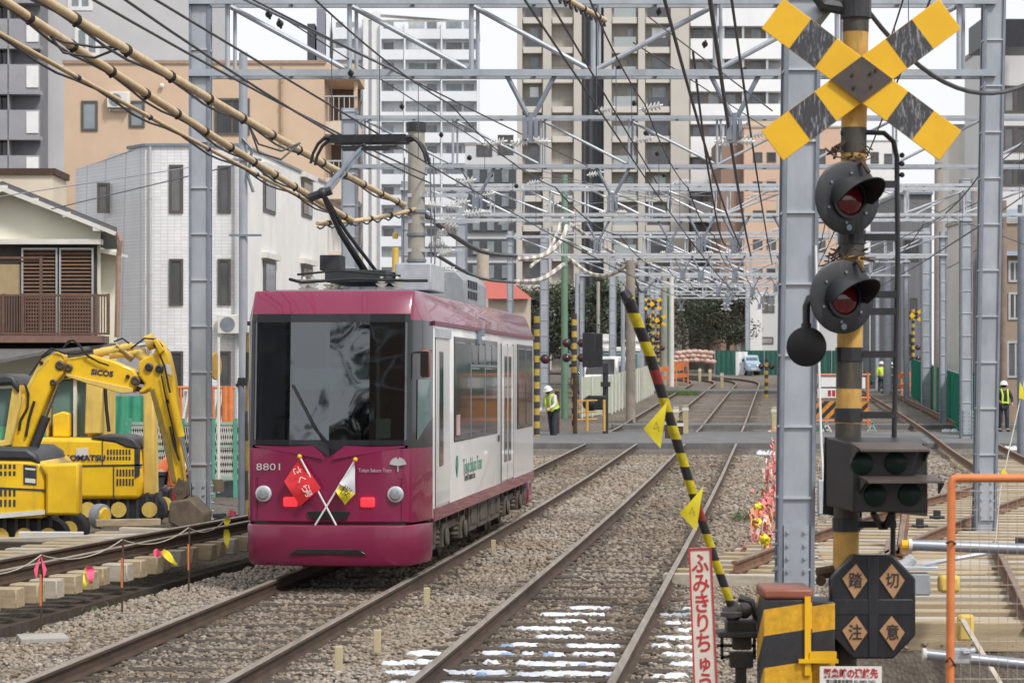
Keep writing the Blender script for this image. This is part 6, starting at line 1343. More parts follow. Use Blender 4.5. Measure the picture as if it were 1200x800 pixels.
for i in range(13):
    y = -12 + i * 34.6
    for a0, a1, kind in ((613, 635, 'd'), (647, 671, 'w'), (717, 746, 'l'), (756, 784, 'd')):
        r = px_rect((a0, y, a1, y + 7), D); mb = MB(); mb.bx(r[0], D - 1.2, r[1], r[2], D, r[3]); bd_ = mb.build('floor_band', bgb, b, world=True)
        if kind == 'd':
            q = px_rect((a0 + 2, y - 11, a1 - 1, y), D); mb = MB(); mb.bx(q[0], D - 1.1, q[1], q[2], D - 1.0, q[3]); mb.build('balcony', bdk, bd_, world=True)
            q = px_rect((a0 + 8, y - 24, a1 - 4, y - 1), D); mb = MB(); mb.bx(q[0], D - .1, q[1], q[2], D, q[3]); mb.build('window', win_hazed if i % 3 else win_pale, b, world=True)
        elif kind == 'l':
            q = px_rect((a0 + 2, y - 12, a1 - 1, y), D); mb = MB(); mb.bx(q[0], D - 1.1, q[1], q[2], D - 1.0, q[3]); mb.build('balcony', mat('glass_rail%d' % i, (.36, .40, .40), (.32, .36, .36), rough=.2), bd_, world=True)
            q = px_rect((a0 + 18, y - 23, a1 - 4, y - 1), D); mb = MB(); mb.bx(q[0], D - .1, q[1], q[2], D, q[3]); mb.build('window', win_hazed, b, world=True)
b2, x0, x1, zb, z1 = building('apartment_tower', 'white balconied wing standing right against the beige tower', 808, 918, -60, D + 2, 20, mat('wing_beige', (.46, .42, .37), (.40, .36, .32), rough=.75, scale=.3)); D2_ = D + 2
for i in range(10):
    y = -8 + i * 38.
    r = px_rect((808, y - 20, 918, y), D2_); mb = MB(); mb.bx(r[0], D2_ - 1.6, r[1], r[2], D2_ - 1.45, r[3]); mb.bx(r[0], D2_ - 1.6, r[1] - .3, r[2], D2_, r[1]); bl = mb.build('balcony', bwh, b2, world=True)
    for a0 in (812, 830, 850, 880, 900): q = px_rect((a0, y - 34, a0 + 12, y - 14), D2_); mb = MB(); mb.bx(q[0], D2_ - .1, q[1], q[2], D2_, q[3]); mb.build('window', win_hazed if (i + a0) % 4 else win_pale, b2, world=True)
    for a0 in (845, 868, 896): q = px_rect((a0, y - 38, a0 + 2.5, y), D2_); mb = MB(); mb.bx(q[0], D2_ - 1.4, q[1], q[2], D2_, q[3]); mb.build('divider', alu, bl, world=True)
# salmon building and white framed house in the bend
D = 226; sal = mat('salmon_render', (.62, .43, .32), (.55, .38, .28), rough=.8, scale=.4, grime=.1, gcol=(.4, .25, .2))
b, x0, x1, zb, z1 = building('apartment_house', 'salmon coloured apartment house behind the bend, brown stripe at its edge', 872, 985, 150, D, 14, sal)
r = px_rect((846, 160, 872, 420), D); mb = MB(); mb.bx(r[0], D + 1, 2, r[2], D + 12, r[3]); mb.build('brown_flank', mat('brown_flank', (.30, .20, .15), (.25, .16, .12), rough=.8), b, world=True)
for i in range(5):
    y = 180 + 34 * i
    for a in ((884, y, 892, y + 9), (900, y, 908, y + 9), (955, y - 4, 966, y + 12)): window(b, px_rect(a, D), D, bars=0, f=.12)
mb = MB(); r = px_rect((880, 138, 915, 152), D); mb.bx(r[0], D + 2, r[1], r[2], D + 8, r[3]); mb.build('roof_hut', ter, b, world=True)
D = 208; b = thing('house', 'pale house with a tall white portal frame at the bend', 'building', (GX(890, D), D, zt(D)))
r = px_rect((876, 340, 985, 450), D); mb = MB(); mb.bx(r[0], D, 1.5, r[2], D + 10, r[3]); mb.build('wall', mat('pale_grey_wall', (.52, .52, .51), (.46, .46, .45), rough=.8, scale=.5), b, world=True)
mb = MB(); r = px_rect((860, 342, 892, 355), D); mb.bx(r[0], D - 2.2, r[1], r[2], D - .01, r[3]); r = px_rect((876, 355, 890, 440), D); mb.bx(r[0], D - 2.2, r[1], r[2], D - .01, r[3]); mb.build('portal', white_paint, b, world=True)
r = px_rect((862, 355, 876, 400), D); mb = MB(); mb.bx(r[0], D + .2, r[1], r[2], D + 6, r[3]); mb.build('brick_bay', mat('brick_brown', (.26, .12, .08), (.2, .09, .06), rough=.85), b, world=True)
window(b, px_rect((892, 348, 906, 365), D), D, f=.12); window(b, px_rect((893, 396, 905, 402), D), D, f=.1, bars=0)
# right side: far small white house, dark corrugated house, narrow white houses, edge houses
b, x0, x1, zb, z1 = building('house', 'tiny far white house visible between signal post and conduit', 1012, 1052, 166, 300, 10, white_paint); window(b, px_rect((1022, 180, 1028, 190), 300), 300, f=.2); window(b, px_rect((1038, 182, 1044, 192), 300), 300, f=.2)
dk = mat('dark_cladding', (.17, .17, .18), (.125, .125, .135), rough=.6, scale=2, stretch=(3, 1, .1)); D = 135
b = thing('house', 'dark grey corrugated house with a sloping roof line behind the signal post', 'building', (GX(1055, D), D, zt(D)))
p_ = [(1056, 440), (1092, 440), (1092, 228), (1056, 228)]
mb = MB(); mb.xz([((a - 600) / F * D, H - (c_ - HY) / F * D) for a, c_ in p_], D, D + 11.6); mb.build('wall', dk, b, world=True)
mb = MB(); mb.xz([((a - 600) / F * D, H - (c_ - HY) / F * D) for a, c_ in ((1055, 228), (1093, 228), (1093, 225), (1055, 225))], D - .2, D + 11.8); mb.build('roof', galv_dark, b, world=True)
for a in ((1060, 282, 1076, 305), (1068, 350, 1074, 366), (1060, 392, 1068, 418)): window(b, px_rect(a, D), D, bars=1)
b, x0, x1, zb, z1 = building('house', 'narrow tall cream white house beside the dark grey one', 1112, 1132, 150, 118, 4, mat('cream_wall', (.74, .72, .67), (.68, .66, .61), rough=.7, scale=.6, grime=.12))
b, x0, x1, zb, z1 = building('house', 'pale two storey house with slit windows beside the green fence', 1124, 1150, 262, 108, 3, mat('pale_wall', (.60, .58, .54), (.53, .51, .48), rough=.8, scale=.7, grime=.2))
for a in ((1128, 276, 1133, 303), (1128, 336, 1133, 364), (1128, 400, 1134, 425)): window(b, px_rect(a, 108), 108, bars=0, f=.08)
b, x0, x1, zb, z1 = building('house', 'tall pale building above the right column with dark service windows', 1155, 1240, 55, 112, 5.2, mat('pale_wall_two', (.66, .66, .66), (.60, .60, .60), rough=.75, scale=.5, grime=.12))
for a in ((1160, 84, 1166, 108), (1178, 103, 1187, 130), (1178, 150, 1187, 176), (1178, 190, 1187, 216), (1192, 103, 1202, 130), (1192, 150, 1202, 176), (1192, 190, 1202, 216), (1160, 200, 1165, 225)): window(b, px_rect(a, 112), 112, bars=0, f=.1)
mb = MB(); r = px_rect((1140, 30, 1210, 62), 110); mb.bx(r[0], 108, r[1], r[2], 111, r[3]); mb.build('roof_gear', black_paint, b, world=True)
b, x0, x1, zb, z1 = building('house', 'brown and blue roofed house at the picture edge behind the timber pole', 1180, 1260, 262, 88, 3, mat('brown_wall', (.33, .25, .19), (.26, .20, .15), rough=.8, scale=1, grime=.3))
mb = MB(); r = px_rect((1166, 236, 1262, 300), 88); mb.add([(r[0], 87.6, r[1]), (r[2], 87.6, r[1]), (r[2], 92, r[3]), (r[0] + .8, 92, r[3])], [(0, 1, 2, 3)]); mb.build('slate_roof', mat('blue_slate', (.24, .30, .36), (.19, .24, .30), rough=.6), b, world=True)
for a in ((1184, 308, 1194, 328), (1184, 345, 1194, 372), (1182, 402, 1198, 440)): window(b, px_rect(a, 88), 88, bars=1, f=.08, frame_m=alu)
# cream wooden house at the picture edge
D = 55; cream = mat('cream_render', (.76, .74, .62), (.68, .66, .54), rough=.8, scale=.8, grime=.2, gcol=(.45, .42, .34)); s7 = D / F
b = thing('wooden_house', 'cream gabled house with brown louvred shutters over the excavators', 'building', (GX(30, D), D, 0)); W = lambda a, c_: ((a - 600) * s7, H - (c_ - HY) * s7)
def skew(mb, D):  # the house stands askew to the line
    mb.v = [(x - .175 * max(0, y - D), y, z) for x, y, z in mb.v]
mb = MB(); mb.xz([W(-80, 640), W(118, 640), W(118, 270), W(113, 268), W(8, 218), W(-80, 262)], D, D + 9); skew(mb, D); mb.build('wall', cream, b, world=True)
mb = MB(); mb.xz([W(-80, 252), W(8, 214), W(141, 268), W(141, 273), W(8, 221), W(-80, 260)], D - .45, D + 9.3); skew(mb, D); mb.build('roof', mat('roof_dark_tile', (.13, .13, .14), (.09, .09, .1), rough=.6), b, world=True)
mb = MB(); mb.xz([W(-80, 260), W(8, 220), W(140, 273), W(140, 278), W(8, 226), W(-80, 266)], D - .5, D - .43); mb.build('bargeboard', off_white, b, world=True)
for x, y in ((10, 220), (46, 235), (83, 251), (118, 267)): r = px_rect((x - 5, y - 1, x + 4, y + 5), D); mb = MB(); mb.bx(r[0], D - .49, r[1], r[2], D, r[3]); mb.build('purlin_end', off_white, b, world=True)
r = px_rect((-80, 281, 121, 287), D); mb = MB(); mb.bx(r[0], D - .35, r[1], r[2], D, r[3]); mb.build('eave_strip', off_white, b, world=True)
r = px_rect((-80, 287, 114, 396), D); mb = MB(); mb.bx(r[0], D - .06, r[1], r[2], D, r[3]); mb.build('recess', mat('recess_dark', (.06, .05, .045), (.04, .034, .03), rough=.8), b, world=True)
lou = mat('louvre_brown', (.20, .125, .085), (.15, .09, .06), rough=.6)
for a0, a1 in ((27, 69), (71, 111)):
    r = px_rect((a0, 293, a1, 393), D); mb = MB(); z = r[1]
    while z < r[3] - .03: mb.hexa([(r[0], D - .16, z), (r[2], D - .16, z), (r[2], D - .10, z + .05), (r[0], D - .10, z + .05), (r[0], D - .165, z + .01), (r[2], D - .165, z + .01), (r[2], D - .105, z + .06), (r[0], D - .105, z + .06)]); z += .085
    sh = mb.build('shutter', lou, b, world=True); mb = MB()
    for x in (r[0], r[2] - .04): mb.bx(x, D - .19, r[1], x + .04, D - .09, r[3])
    mb.bx(r[0], D - .19, r[3], r[2], D - .09, r[3] + .04); mb.build('shutter_frame', alu, sh, world=True)
r = px_rect((-80, 310, 25, 345), D); mb = MB(); mb.bx(r[0], D - .10, r[1], r[2], D - .06, r[3]); mb.build('blind', mat('blind_tan', (.42, .32, .18), (.36, .27, .15), rough=.8), b, world=True)
mb = MB(); rail_b = mat('railing_brown', (.15, .085, .06), (.11, .06, .045), rough=.5)
for x in np.arange(-60, 128, 3.2): p_, q_ = P(x, 392, D - .9), P(x, 346, D - .9); mb.cyl(p_, q_, .018, n=5)
for y in (346, 391): mb.bar(P(-80, y, D - .9), P(128, y, D - .9), .05)
for x in (4, 27, 48, 113, 127): mb.bar(P(x, 392, D - .9), P(x, 300 if x == 48 else 344, D - .9), .06)
mb.bar(P(-80, 302, D - .9), P(48, 302, D - .9), .05); mb.bar(P(-80, 308, D - .8), P(50, 306, D - .8), .04); mb.build('railing', rail_b, b, world=True)
r = px_rect((-80, 394, 128, 402), D); mb = MB(); mb.bx(r[0], D - 1.1, r[1], r[2], D, r[3]); mb.build('balcony_floor', mat('floor_brown', (.22, .13, .10), (.16, .09, .07), rough=.7), b, world=True)
mb = MB(); mb.hexa([P(-80, 440, D - 2.2), P(60, 414, D - 2.2), P(136, 405, D - .2), P(-80, 405, D - .1), P(-80, 436, D - 2.2), P(60, 410, D - 2.2), P(136, 402, D - .2), P(-80, 402, D - .1)]); mb.build('lower_roof', mat('lower_roof_grey', (.16, .15, .15), (.12, .11, .11), rough=.7), b, world=True)
mb = MB(); r = px_rect((118, 292, 142, 440), D + .6); mb.bx(r[0], D + .6, r[1], r[2], D + 5, r[3]); skew(mb, D); mb.build('side_wing', cream, b, world=True)
mb = MB(); mb.tube([P(138, 273, D - .5), P(141, 282, D - .5), P(139, 300, D - .4), P(137, 395, D - .3)], .06, 8); mb.build('downpipe', mat('pipe_copper', (.38, .25, .19), (.3, .19, .14), rough=.5), b, world=True)
mb = MB(); mb.hexa([P(118, 296, D), P(150, 302, D), P(150, 302, D + 1), P(118, 296, D + 1), P(118, 292, D), P(150, 299, D), P(150, 299, D + 1), P(118, 292, D + 1)]); mb.build('side_eave', off_white, b, world=True)
b, *_ = building('house', 'low cream house squeezed behind the gabled wooden house', -60, 62, 205, 66, 2, mat('cream_two', (.66, .58, .46), (.6, .52, .41), rough=.8, scale=.8), roof=rust)
b = thing('house', 'small house with a bright red roof peeping out behind the tram', 'house', (GX(600, 118), 118, 1)); mb = MB(); r = px_rect((572, 350, 622, 440), 118); mb.bx(r[0], 118, 0, r[2], 124, r[3]); mb.build('wall', mat('beige_small', (.58, .50, .40), (.5, .43, .35), rough=.8), b, world=True)
mb = MB(); mb.add([P(568, 350, 117.5), P(624, 350, 117.5), P(596, 328, 121), P(566, 330, 121)], [(0, 1, 2, 3)]); mb.build('roof', mat('red_roof', (.46, .10, .07), (.36, .08, .055), rough=.6), b, world=True)

# ---------------------------------------------------------------- trees in the bend
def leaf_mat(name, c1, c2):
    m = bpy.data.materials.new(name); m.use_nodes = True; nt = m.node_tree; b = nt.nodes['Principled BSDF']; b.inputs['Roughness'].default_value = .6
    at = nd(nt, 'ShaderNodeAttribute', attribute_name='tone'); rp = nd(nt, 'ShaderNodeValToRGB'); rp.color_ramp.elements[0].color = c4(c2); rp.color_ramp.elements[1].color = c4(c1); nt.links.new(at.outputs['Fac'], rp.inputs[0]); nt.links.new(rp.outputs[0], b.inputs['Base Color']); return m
bark = mat('bark', (.11, .085, .065), (.07, .055, .04), rough=.9, scale=4, bump=.3)
def tree(label, px, D, h, rad, seed, lm, n=4600, leaf=.23, trunk=True):
    g = np.random.default_rng(seed); q = GP(px, D); t = thing('tree', label, 'tree', q, 0, 'trees in the bend')
    if trunk:
        mb = MB(); mb.tube([(0, 0, -.3), (.1, 0, h * .35), (-.1, .1, h * .75)], [.22, .16, .06], 8)
        for k in range(7):
            a = k * 2.4; z = h * (.3 + .06 * k); mb.tube([(0, 0, z), (math.cos(a) * rad * .4, math.sin(a) * rad * .4, z + h * .12), (math.cos(a) * rad * .75, math.sin(a) * rad * .75, z + h * .2)], [.08, .05, .02], 5)
        mb.build('trunk', bark, t, smooth=True)
    nc = 26; cen = np.stack([np.clip(g.normal(0, rad * .5, nc), -rad * .8, rad * .8), np.clip(g.normal(0, rad * .5, nc), -rad * .8, rad * .8), h * g.uniform(.34, .96, nc)], 1); cen[:, :2] *= (1.15 - .55 * (cen[:, 2] / h))[:, None]
    cr = g.uniform(.25, .5, nc) * rad; idx = g.integers(0, nc, n); d = g.normal(0, 1, (n, 3)); d /= np.linalg.norm(d, axis=1)[:, None]
    p = cen[idx] + d * cr[idx][:, None] * g.uniform(.45, 1.05, n)[:, None] * np.array([1, 1, .75]); p[:, 2] = np.maximum(p[:, 2], h * .16)
    a = g.normal(0, 1, (n, 3)); a /= np.linalg.norm(a, axis=1)[:, None]; b_ = np.cross(a, g.normal(0, 1, (n, 3))); b_ /= np.linalg.norm(b_, axis=1)[:, None]; s_ = leaf * g.uniform(.5, 1.2, n)[:, None]
    v = np.stack([p - a * s_ * .5, p + b_ * s_ * .32, p + a * s_ * .5, p - b_ * s_ * .32], 1).reshape(-1, 3)
    me = bpy.data.meshes.new('crown'); me.from_pydata(v.tolist(), [], [(4 * i, 4 * i + 1, 4 * i + 2, 4 * i + 3) for i in range(n)]); me.materials.append(lm)
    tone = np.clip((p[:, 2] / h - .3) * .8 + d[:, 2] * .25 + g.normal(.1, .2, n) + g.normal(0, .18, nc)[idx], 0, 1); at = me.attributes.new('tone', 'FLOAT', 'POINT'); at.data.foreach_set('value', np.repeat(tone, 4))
    o = bpy.data.objects.new('crown', me); COL.objects.link(o); o.parent = t; return t
l1 = leaf_mat('leaf_dark', (.060, .082, .040), (.010, .016, .011)); l2 = leaf_mat('leaf_olive', (.075, .095, .04), (.02, .03, .015)); l3 = leaf_mat('leaf_bare_brown', (.11, .095, .07), (.04, .035, .026))
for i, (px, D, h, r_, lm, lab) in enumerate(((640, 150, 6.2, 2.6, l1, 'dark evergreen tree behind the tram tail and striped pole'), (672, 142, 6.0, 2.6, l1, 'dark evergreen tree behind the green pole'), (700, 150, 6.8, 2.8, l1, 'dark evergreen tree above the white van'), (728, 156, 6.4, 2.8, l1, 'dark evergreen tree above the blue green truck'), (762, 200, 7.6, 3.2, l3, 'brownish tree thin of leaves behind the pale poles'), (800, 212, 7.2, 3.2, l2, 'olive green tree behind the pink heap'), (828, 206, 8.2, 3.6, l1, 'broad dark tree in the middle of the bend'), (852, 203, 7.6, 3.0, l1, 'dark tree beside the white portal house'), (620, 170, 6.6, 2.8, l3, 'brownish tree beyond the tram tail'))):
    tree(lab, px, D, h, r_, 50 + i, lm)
for i, (px, D, lab) in enumerate(((825, 232, 'potted green shrub on the far balcony ledge'), (868, 232, 'second potted green shrub on the far balcony ledge'))):
    q = P(px, 300, D); t = tree(lab, px, D, 1.2, .6, 90 + i, l2, 300, .18, trunk=False); t.location = q; t['group'] = 'balcony shrubs'; t['category'] = 'shrub'; t.name = 'shrub'
# grass tuft
def tuft(label, q, r, n, hh, seed):
    g = np.random.default_rng(seed); mb = MB(); lm = MATS.get('grass') or mat('grass', (.13, .20, .05), (.07, .12, .03), rough=.8)
    for i in range(n):
        a, d, l = g.uniform(0, 6.28), r * g.uniform(0, 1) ** .5, hh * g.uniform(.5, 1.2); b_ = V((math.cos(a) * d, math.sin(a) * d, 0)); e = b_ + V((g.normal(0, l * .4), g.normal(0, l * .4), l)); w = V((g.normal(0, .01), g.normal(0, .01), 0)).normalized() * .008
        mb.add([b_ - w, b_ + w, e], [(0, 1, 2)])
    o = mb.build('grass', lm); o.location = q; tag(o, label, 'grass', kind='stuff')
tuft('small green grass patch at the foot of the pale concrete pole', GP(796, 125), 1.1, 900, .35, 1); tuft('sparse green weeds along the pink tape line', GP(893, 38), .5, 300, .2, 2); tuft('weeds on the ballast shoulder under the timber sleepers', V((-4.1, 24.2, -.2)), .3, 60, .07, 3); tuft('moss green weeds by the white plank at the picture corner', V((-4.0, 20.6, -.2)), .4, 70, .07, 4)
# small things on the walls
def ac_unit(label, px, py, D):
    q = P(px, py, D); t = thing('air_conditioner', label, 'air conditioner', q); mb = MB(); mb.bx(-.4, -.3, -.28, .4, -.02, .28); mb.build('casing', off_white, t, bevel=.02); mb = MB(); mb.cyl((-.1, -.32, 0), (-.1, -.3, 0), .22, n=16); mb.build('fan_grille', galv_dark, t); mb = MB(); mb.bar((-.3, -.15, -.36), (.3, -.15, -.36), .04); mb.bar((-.3, -.02, -.36), (-.3, -.3, -.36), .04); mb.bar((.3, -.02, -.36), (.3, -.3, -.36), .04); mb.build('bracket', galv, t)
ac_unit('white air conditioner unit on the tiled wall between slit windows', 232 + 40, 380, 69.9); ac_unit('white air conditioner unit low on the tiled wall near the grey column', 186, 440, 69.9); ac_unit('white air conditioner unit on the terracotta wall', 140, 118, 84)
for px, y0, y1, D, lab in ((176, 172, 470, 69.9, 'thin grey downpipe on the tiled wall edge'), (232, 78, 170, 83.9, 'thin brown downpipe on the terracotta wall'), (330, 78, 170, 83.9, 'second brown downpipe on the terracotta wall')):
    p_, q_ = P(px, y1, D), P(px, y0, D); mb = MB(); mb.cyl((0, 0, 0), q_ - p_, .045, n=8)
    for f in (.2, .5, .8): c = (q_ - p_) * f; mb.cyl(c - V((0, 0, .03)), c + V((0, 0, .03)), .065, n=8)
    o = mb.build('downpipe', alu if D < 80 else mat('pipe_tan%d' % px, (.40, .29, .20), (.33, .24, .17), rough=.6)); o.location = p_; tag(o, lab, 'downpipe')
# unseen houses and trees added behind the viewpoint to shape the windscreen reflection
for X, Y_, w_, h_, m, lab in ((-37, -30, 15, 17, mat('added_house_grey', (.16, .16, .17), (.11, .11, .12), rough=.8), 'dark grey house added behind the viewpoint to darken the windscreen reflection'), (-20, -46, 13, 8, white_paint, 'low white house added behind the viewpoint for the windscreen reflection'), (-6, -30, 11, 16, mat('added_house_brown', (.17, .12, .09), (.12, .085, .065), rough=.8), 'brown house added behind the viewpoint to darken the windscreen reflection')):
    b = thing('house', lab, 'building', (X, Y_, 0)); mb = MB(); mb.bx(X - w_ / 2, Y_ - 8, -.3, X + w_ / 2, Y_, h_); mb.build('wall', m, b, world=True)
    for i in range(3):
        for k in range(int(h_ // 3)): mb = MB(); mb.bx(X - w_ / 2 + .8 + i * w_ / 3, Y_ - .02, 1 + 3 * k, X - w_ / 2 + 2.2 + i * w_ / 3, Y_ + .05, 2.4 + 3 * k); mb.build('window', win_dark, b, world=True)
for k, (X, Y_, h_, r_, lab) in enumerate(((-28, -27, 15, 4.2, 'tall tree added behind the viewpoint to break the reflected grey house edge'), (-12.5, -27, 13, 3.6, 'tall tree added behind the viewpoint to break the reflected brown house edge'), (-20, -38, 7, 3., 'low tree added behind the viewpoint for the windscreen reflection'))):
    t = tree(lab, 600, 30, h_, r_, 70 + k, l1, 1800, .5); t.location = (X, Y_, -.2); t['group'] = 'added reflection trees'
# ---------------------------------------------------------------- fences
def panel_fence(name, label, pts, h, m, pm, rib=.12, posts=True, group=None, cap=None):
    """corrugated panels between posts along a ground line"""
    o0 = V((*pts[0], gz(*pts[0]))); t = thing(name, label, 'fence', o0, 0, group); pp = []
    for (xa, ya), (xb, yb) in zip(pts, pts[1:]):
        a, b = V((xa, ya, zt(ya) - .15)), V((xb, yb, zt(yb) - .15)); L_ = (b - a).length; n = max(1, round(L_ / 1.9)); d = (b - a).normalized(); nn = V((d.y, -d.x, 0)).normalized()
        for i in range(n):
            p, q = a.lerp(b, i / n), a.lerp(b, (i + 1) / n); k = max(4, int((q - p).length / rib)); mb = MB(); vs = []
            for j in range(k + 1):
                c = p.lerp(q, j / k) + nn * (.025 if j % 2 else -.025); vs += [c - o0 + V((0, 0, .04)), c - o0 + V((0, 0, h))]
            mb.add(vs, [(2 * j, 2 * j + 2, 2 * j + 3, 2 * j + 1) for j in range(k)]); mb.build('panel', m, t)
            if posts: mb = MB(); mb.cyl(p - o0 + nn * .07, p - o0 + nn * .07 + V((0, 0, h + .04)), .03, n=8); mb.build('post', pm, t)
    return t
panel_fence('green_fence', 'green corrugated site fence along the new track', [(GX(1150, 72), 72), (GX(1128, 77), 77), (GX(1104, 92), 92), (GX(1068, 122), 122)], 1.95, green_fence, galv)
panel_fence('green_fence', 'dark green fence end beside the right edge house', [(GX(1138, 86), 86), (GX(1166, 86), 86)], 1.9, mat('green_dark', (.012, .07, .05), (.008, .05, .035), rough=.6), galv)
panel_fence('green_fence', 'distant green fence before the pale house in the bend', [(GX(838, 190), 190), (GX(925, 188), 188), (GX(1000, 186), 186)], 2.0, mat('green_far', (.05, .14, .11), (.035, .11, .085), rough=.9, spec=.15, grime=.4, gcol=(.1, .13, .11)), galv, rib=.2)
panel_fence('green_fence', 'distant dark green fence behind the two workers', [(GX(1010, 150), 150), (GX(1030, 150), 150), (GX(1062, 152), 152)], 2.0, mat('green_dark_two', (.02, .10, .09), (.012, .07, .06), rough=.6), galv, rib=.2)
pale_panel = mat('pale_fence', (.50, .52, .42), (.36, .42, .34), rough=.7, scale=1.4, grime=.5, gcol=(.40, .32, .2), stretch=(2, 1, .2))
panel_fence('pale_fence', 'weathered pale green and tan fence along the tram track', [(GX(680, 92), 92), (GX(715, 97), 97), (GX(745, 112), 112), (GX(770, 132), 132)], 1.6, pale_panel, off_white, rib=.15)
panel_fence('pale_fence', 'low white fence in front of the trees beside the little blue truck', [(GX(862, 187), 187), (GX(876, 187), 187)], 1.9, white_paint, galv, rib=.2)
# left side: green expanded-metal fence with orange pipes, hoarding with sheet
D = 47; mesh_g = mat('mesh_green', (.33, .46, .38), (.24, .36, .29), rough=.6)
t = thing('mesh_fence', 'green framed expanded metal fence between excavators and tram', 'fence', GP(190, D, -.3)); o0 = V(t.location)
mb = MB()
for px in np.arange(150, 292, 2.6):
    for k in range(4):
        za, zb = 560 - k * 16, 544 - k * 16; mb.bar(P(px, za, D) - o0, P(px + 2.6, zb, D) - o0, .028); mb.bar(P(px + 2.6, za, D) - o0, P(px, zb, D) - o0, .028)
mb.build('wire_lattice', off_white, t)
mb = MB()
for y in (496, 560): mb.bar(P(148, y, D) - o0, P(292, y, D) - o0, .06)
mb.bar(P(148, 527, D) - o0, P(292, 522, D) - o0, .05); mb.build('frame', mesh_g, t)
for px in (152, 178, 214, 250, 276):
    mb = MB(); mb.bar(P(px, 596, D) - o0, P(px, 490, D) - o0, .08); mb.build('post', mat('post_green', (.10, .35, .24), (.08, .28, .19), rough=.6) if px == 152 else MATS['post_green'], t)
mb = MB(); mb.bx(P(148, 0, D).x - o0.x, .05, P(0, 562, D).z - o0.z, P(292, 0, D).x - o0.x, .12, P(0, 545, D).z - o0.z); mb.build('skirt_board', off_white, t)
mb = MB(); mb.hexa([P(125, 600, D + .3) - o0, P(292, 585, D + .3) - o0, P(292, 585, D + .8) - o0, P(125, 600, D + .8) - o0, P(125, 582, D + .3) - o0, P(292, 560, D + .3) - o0, P(292, 560, D + .8) - o0, P(125, 582, D + .8) - o0]); mb.build('plinth', galv_dark, t)
D = 49; t = thing('pipe_barrier', 'orange pipe barrier with white slats above the expanded metal fence', 'barrier', GP(240, D, -.2)); o0 = V(t.location)
mb = MB()
for y in (454, 497): mb.cyl(P(205, y, D) - o0, P(275, y, D) - o0, .03, n=8)
for px in (208, 212, 222, 250, 257, 264, 270): mb.cyl(P(px, 497, D) - o0, P(px, 452, D) - o0, .028 if px < 262 else .07, n=8)
mb.build('pipe', orange_paint, t)
for px in (214, 220, 254, 260): mb = MB(); mb.bar(P(px - 3, 494, D + .1) - o0, P(px + 4, 458, D + .1) - o0, .05); mb.build('slat', off_white, t)
D = 50; sheet = mat('green_sheet', (.06, .33, .20), (.045, .26, .155), rough=.6, scale=3); t = thing('sheet_hoarding', 'bright green tarpaulin hoarding behind the excavators', 'hoarding', GP(90, D, -.3)); o0 = V(t.location)
for a0, a1, y0 in ((-10, 12, 462), (30, 58, 470), (88, 134, 470), (134, 168, 464)):
    mb = MB(); n = 14; vs = []
    for i in range(n + 1):
        f = i / n
        for j in range(7): vs.append(P(a0 + (a1 - a0) * f, y0 + (560 - y0) * j / 6, D + .06 * math.sin(i * 1.1 + j * .4)) - o0)
    mb.add(vs, [(i * 7 + j, (i + 1) * 7 + j, (i + 1) * 7 + j + 1, i * 7 + j + 1) for i in range(n) for j in range(6)]); mb.build('tarpaulin', sheet, t, smooth='all')
mb = MB()
for px in (-10, 12, 30, 58, 88, 134, 168): mb.cyl(P(px, 590, D + .1) - o0, P(px, 458, D + .1) - o0, .03, n=8)
mb.build('support_frame', galv, t)
# road mirror seen edge on
D = 46; q = GP(256, D); t = thing('road_sign', 'round yellow brown sign seen nearly edge on beside the grey column', 'road sign', q); mb = MB(); mb.cyl((0, 0, 0), P(256, 395, D) - q, .03, n=8); mb.build('post', off_white, t); mb = MB(); c = P(253, 429, D) - q; mb.lathe([(.01, -.03), (.25, -.02), (.27, 0), (.25, .02), (.01, .03)], frame(c + V((0, -.06, 0)), (.3, .95, 0), (0, 0, 1)), 24); mb.build('disc', mat('disc_ochre', (.45, .27, .03), (.35, .2, .02), rough=.5), t, smooth=True)
# crossing post left of the tram
bandsZ = stripes('mid_pole_bands', (.58, .40, .07), (.05, .047, .042), (0, 0, 1), .40, .5, 0, rough=.6, chip=.4)
D = 36; q = GP(290, D); t = thing('crossing_post', 'weathered black and yellow post hidden half behind the tram nose', 'post', q); mb = MB(); mb.cyl((0, 0, 0), (.03, 0, 3.0), .055, n=16); mb.build('shaft', stripes('old_post_bands', (.36, .25, .08), (.07, .06, .045), (0, 0, 1), .9, .5, 0, rough=.8, chip=.7), t, smooth=True)
D = 35; q = GP(283, D); t = thing('cable_post', 'dark grey cable post with a cranked top beside the tram nose', 'post', q); mb = MB(); mb.tube([(0, 0, 0), (-.0, 0, 2.1), (-.02, 0, 2.28)], .05, 10); mb.build('shaft', galv_dark, t); mb = MB(); mb.box((.02, 0, 2.26), (.14, .1, .12)); mb.bar((-.08, 0, 2.2), (.1, 0, 2.3), .05); mb.build('cap', dark_steel, t)
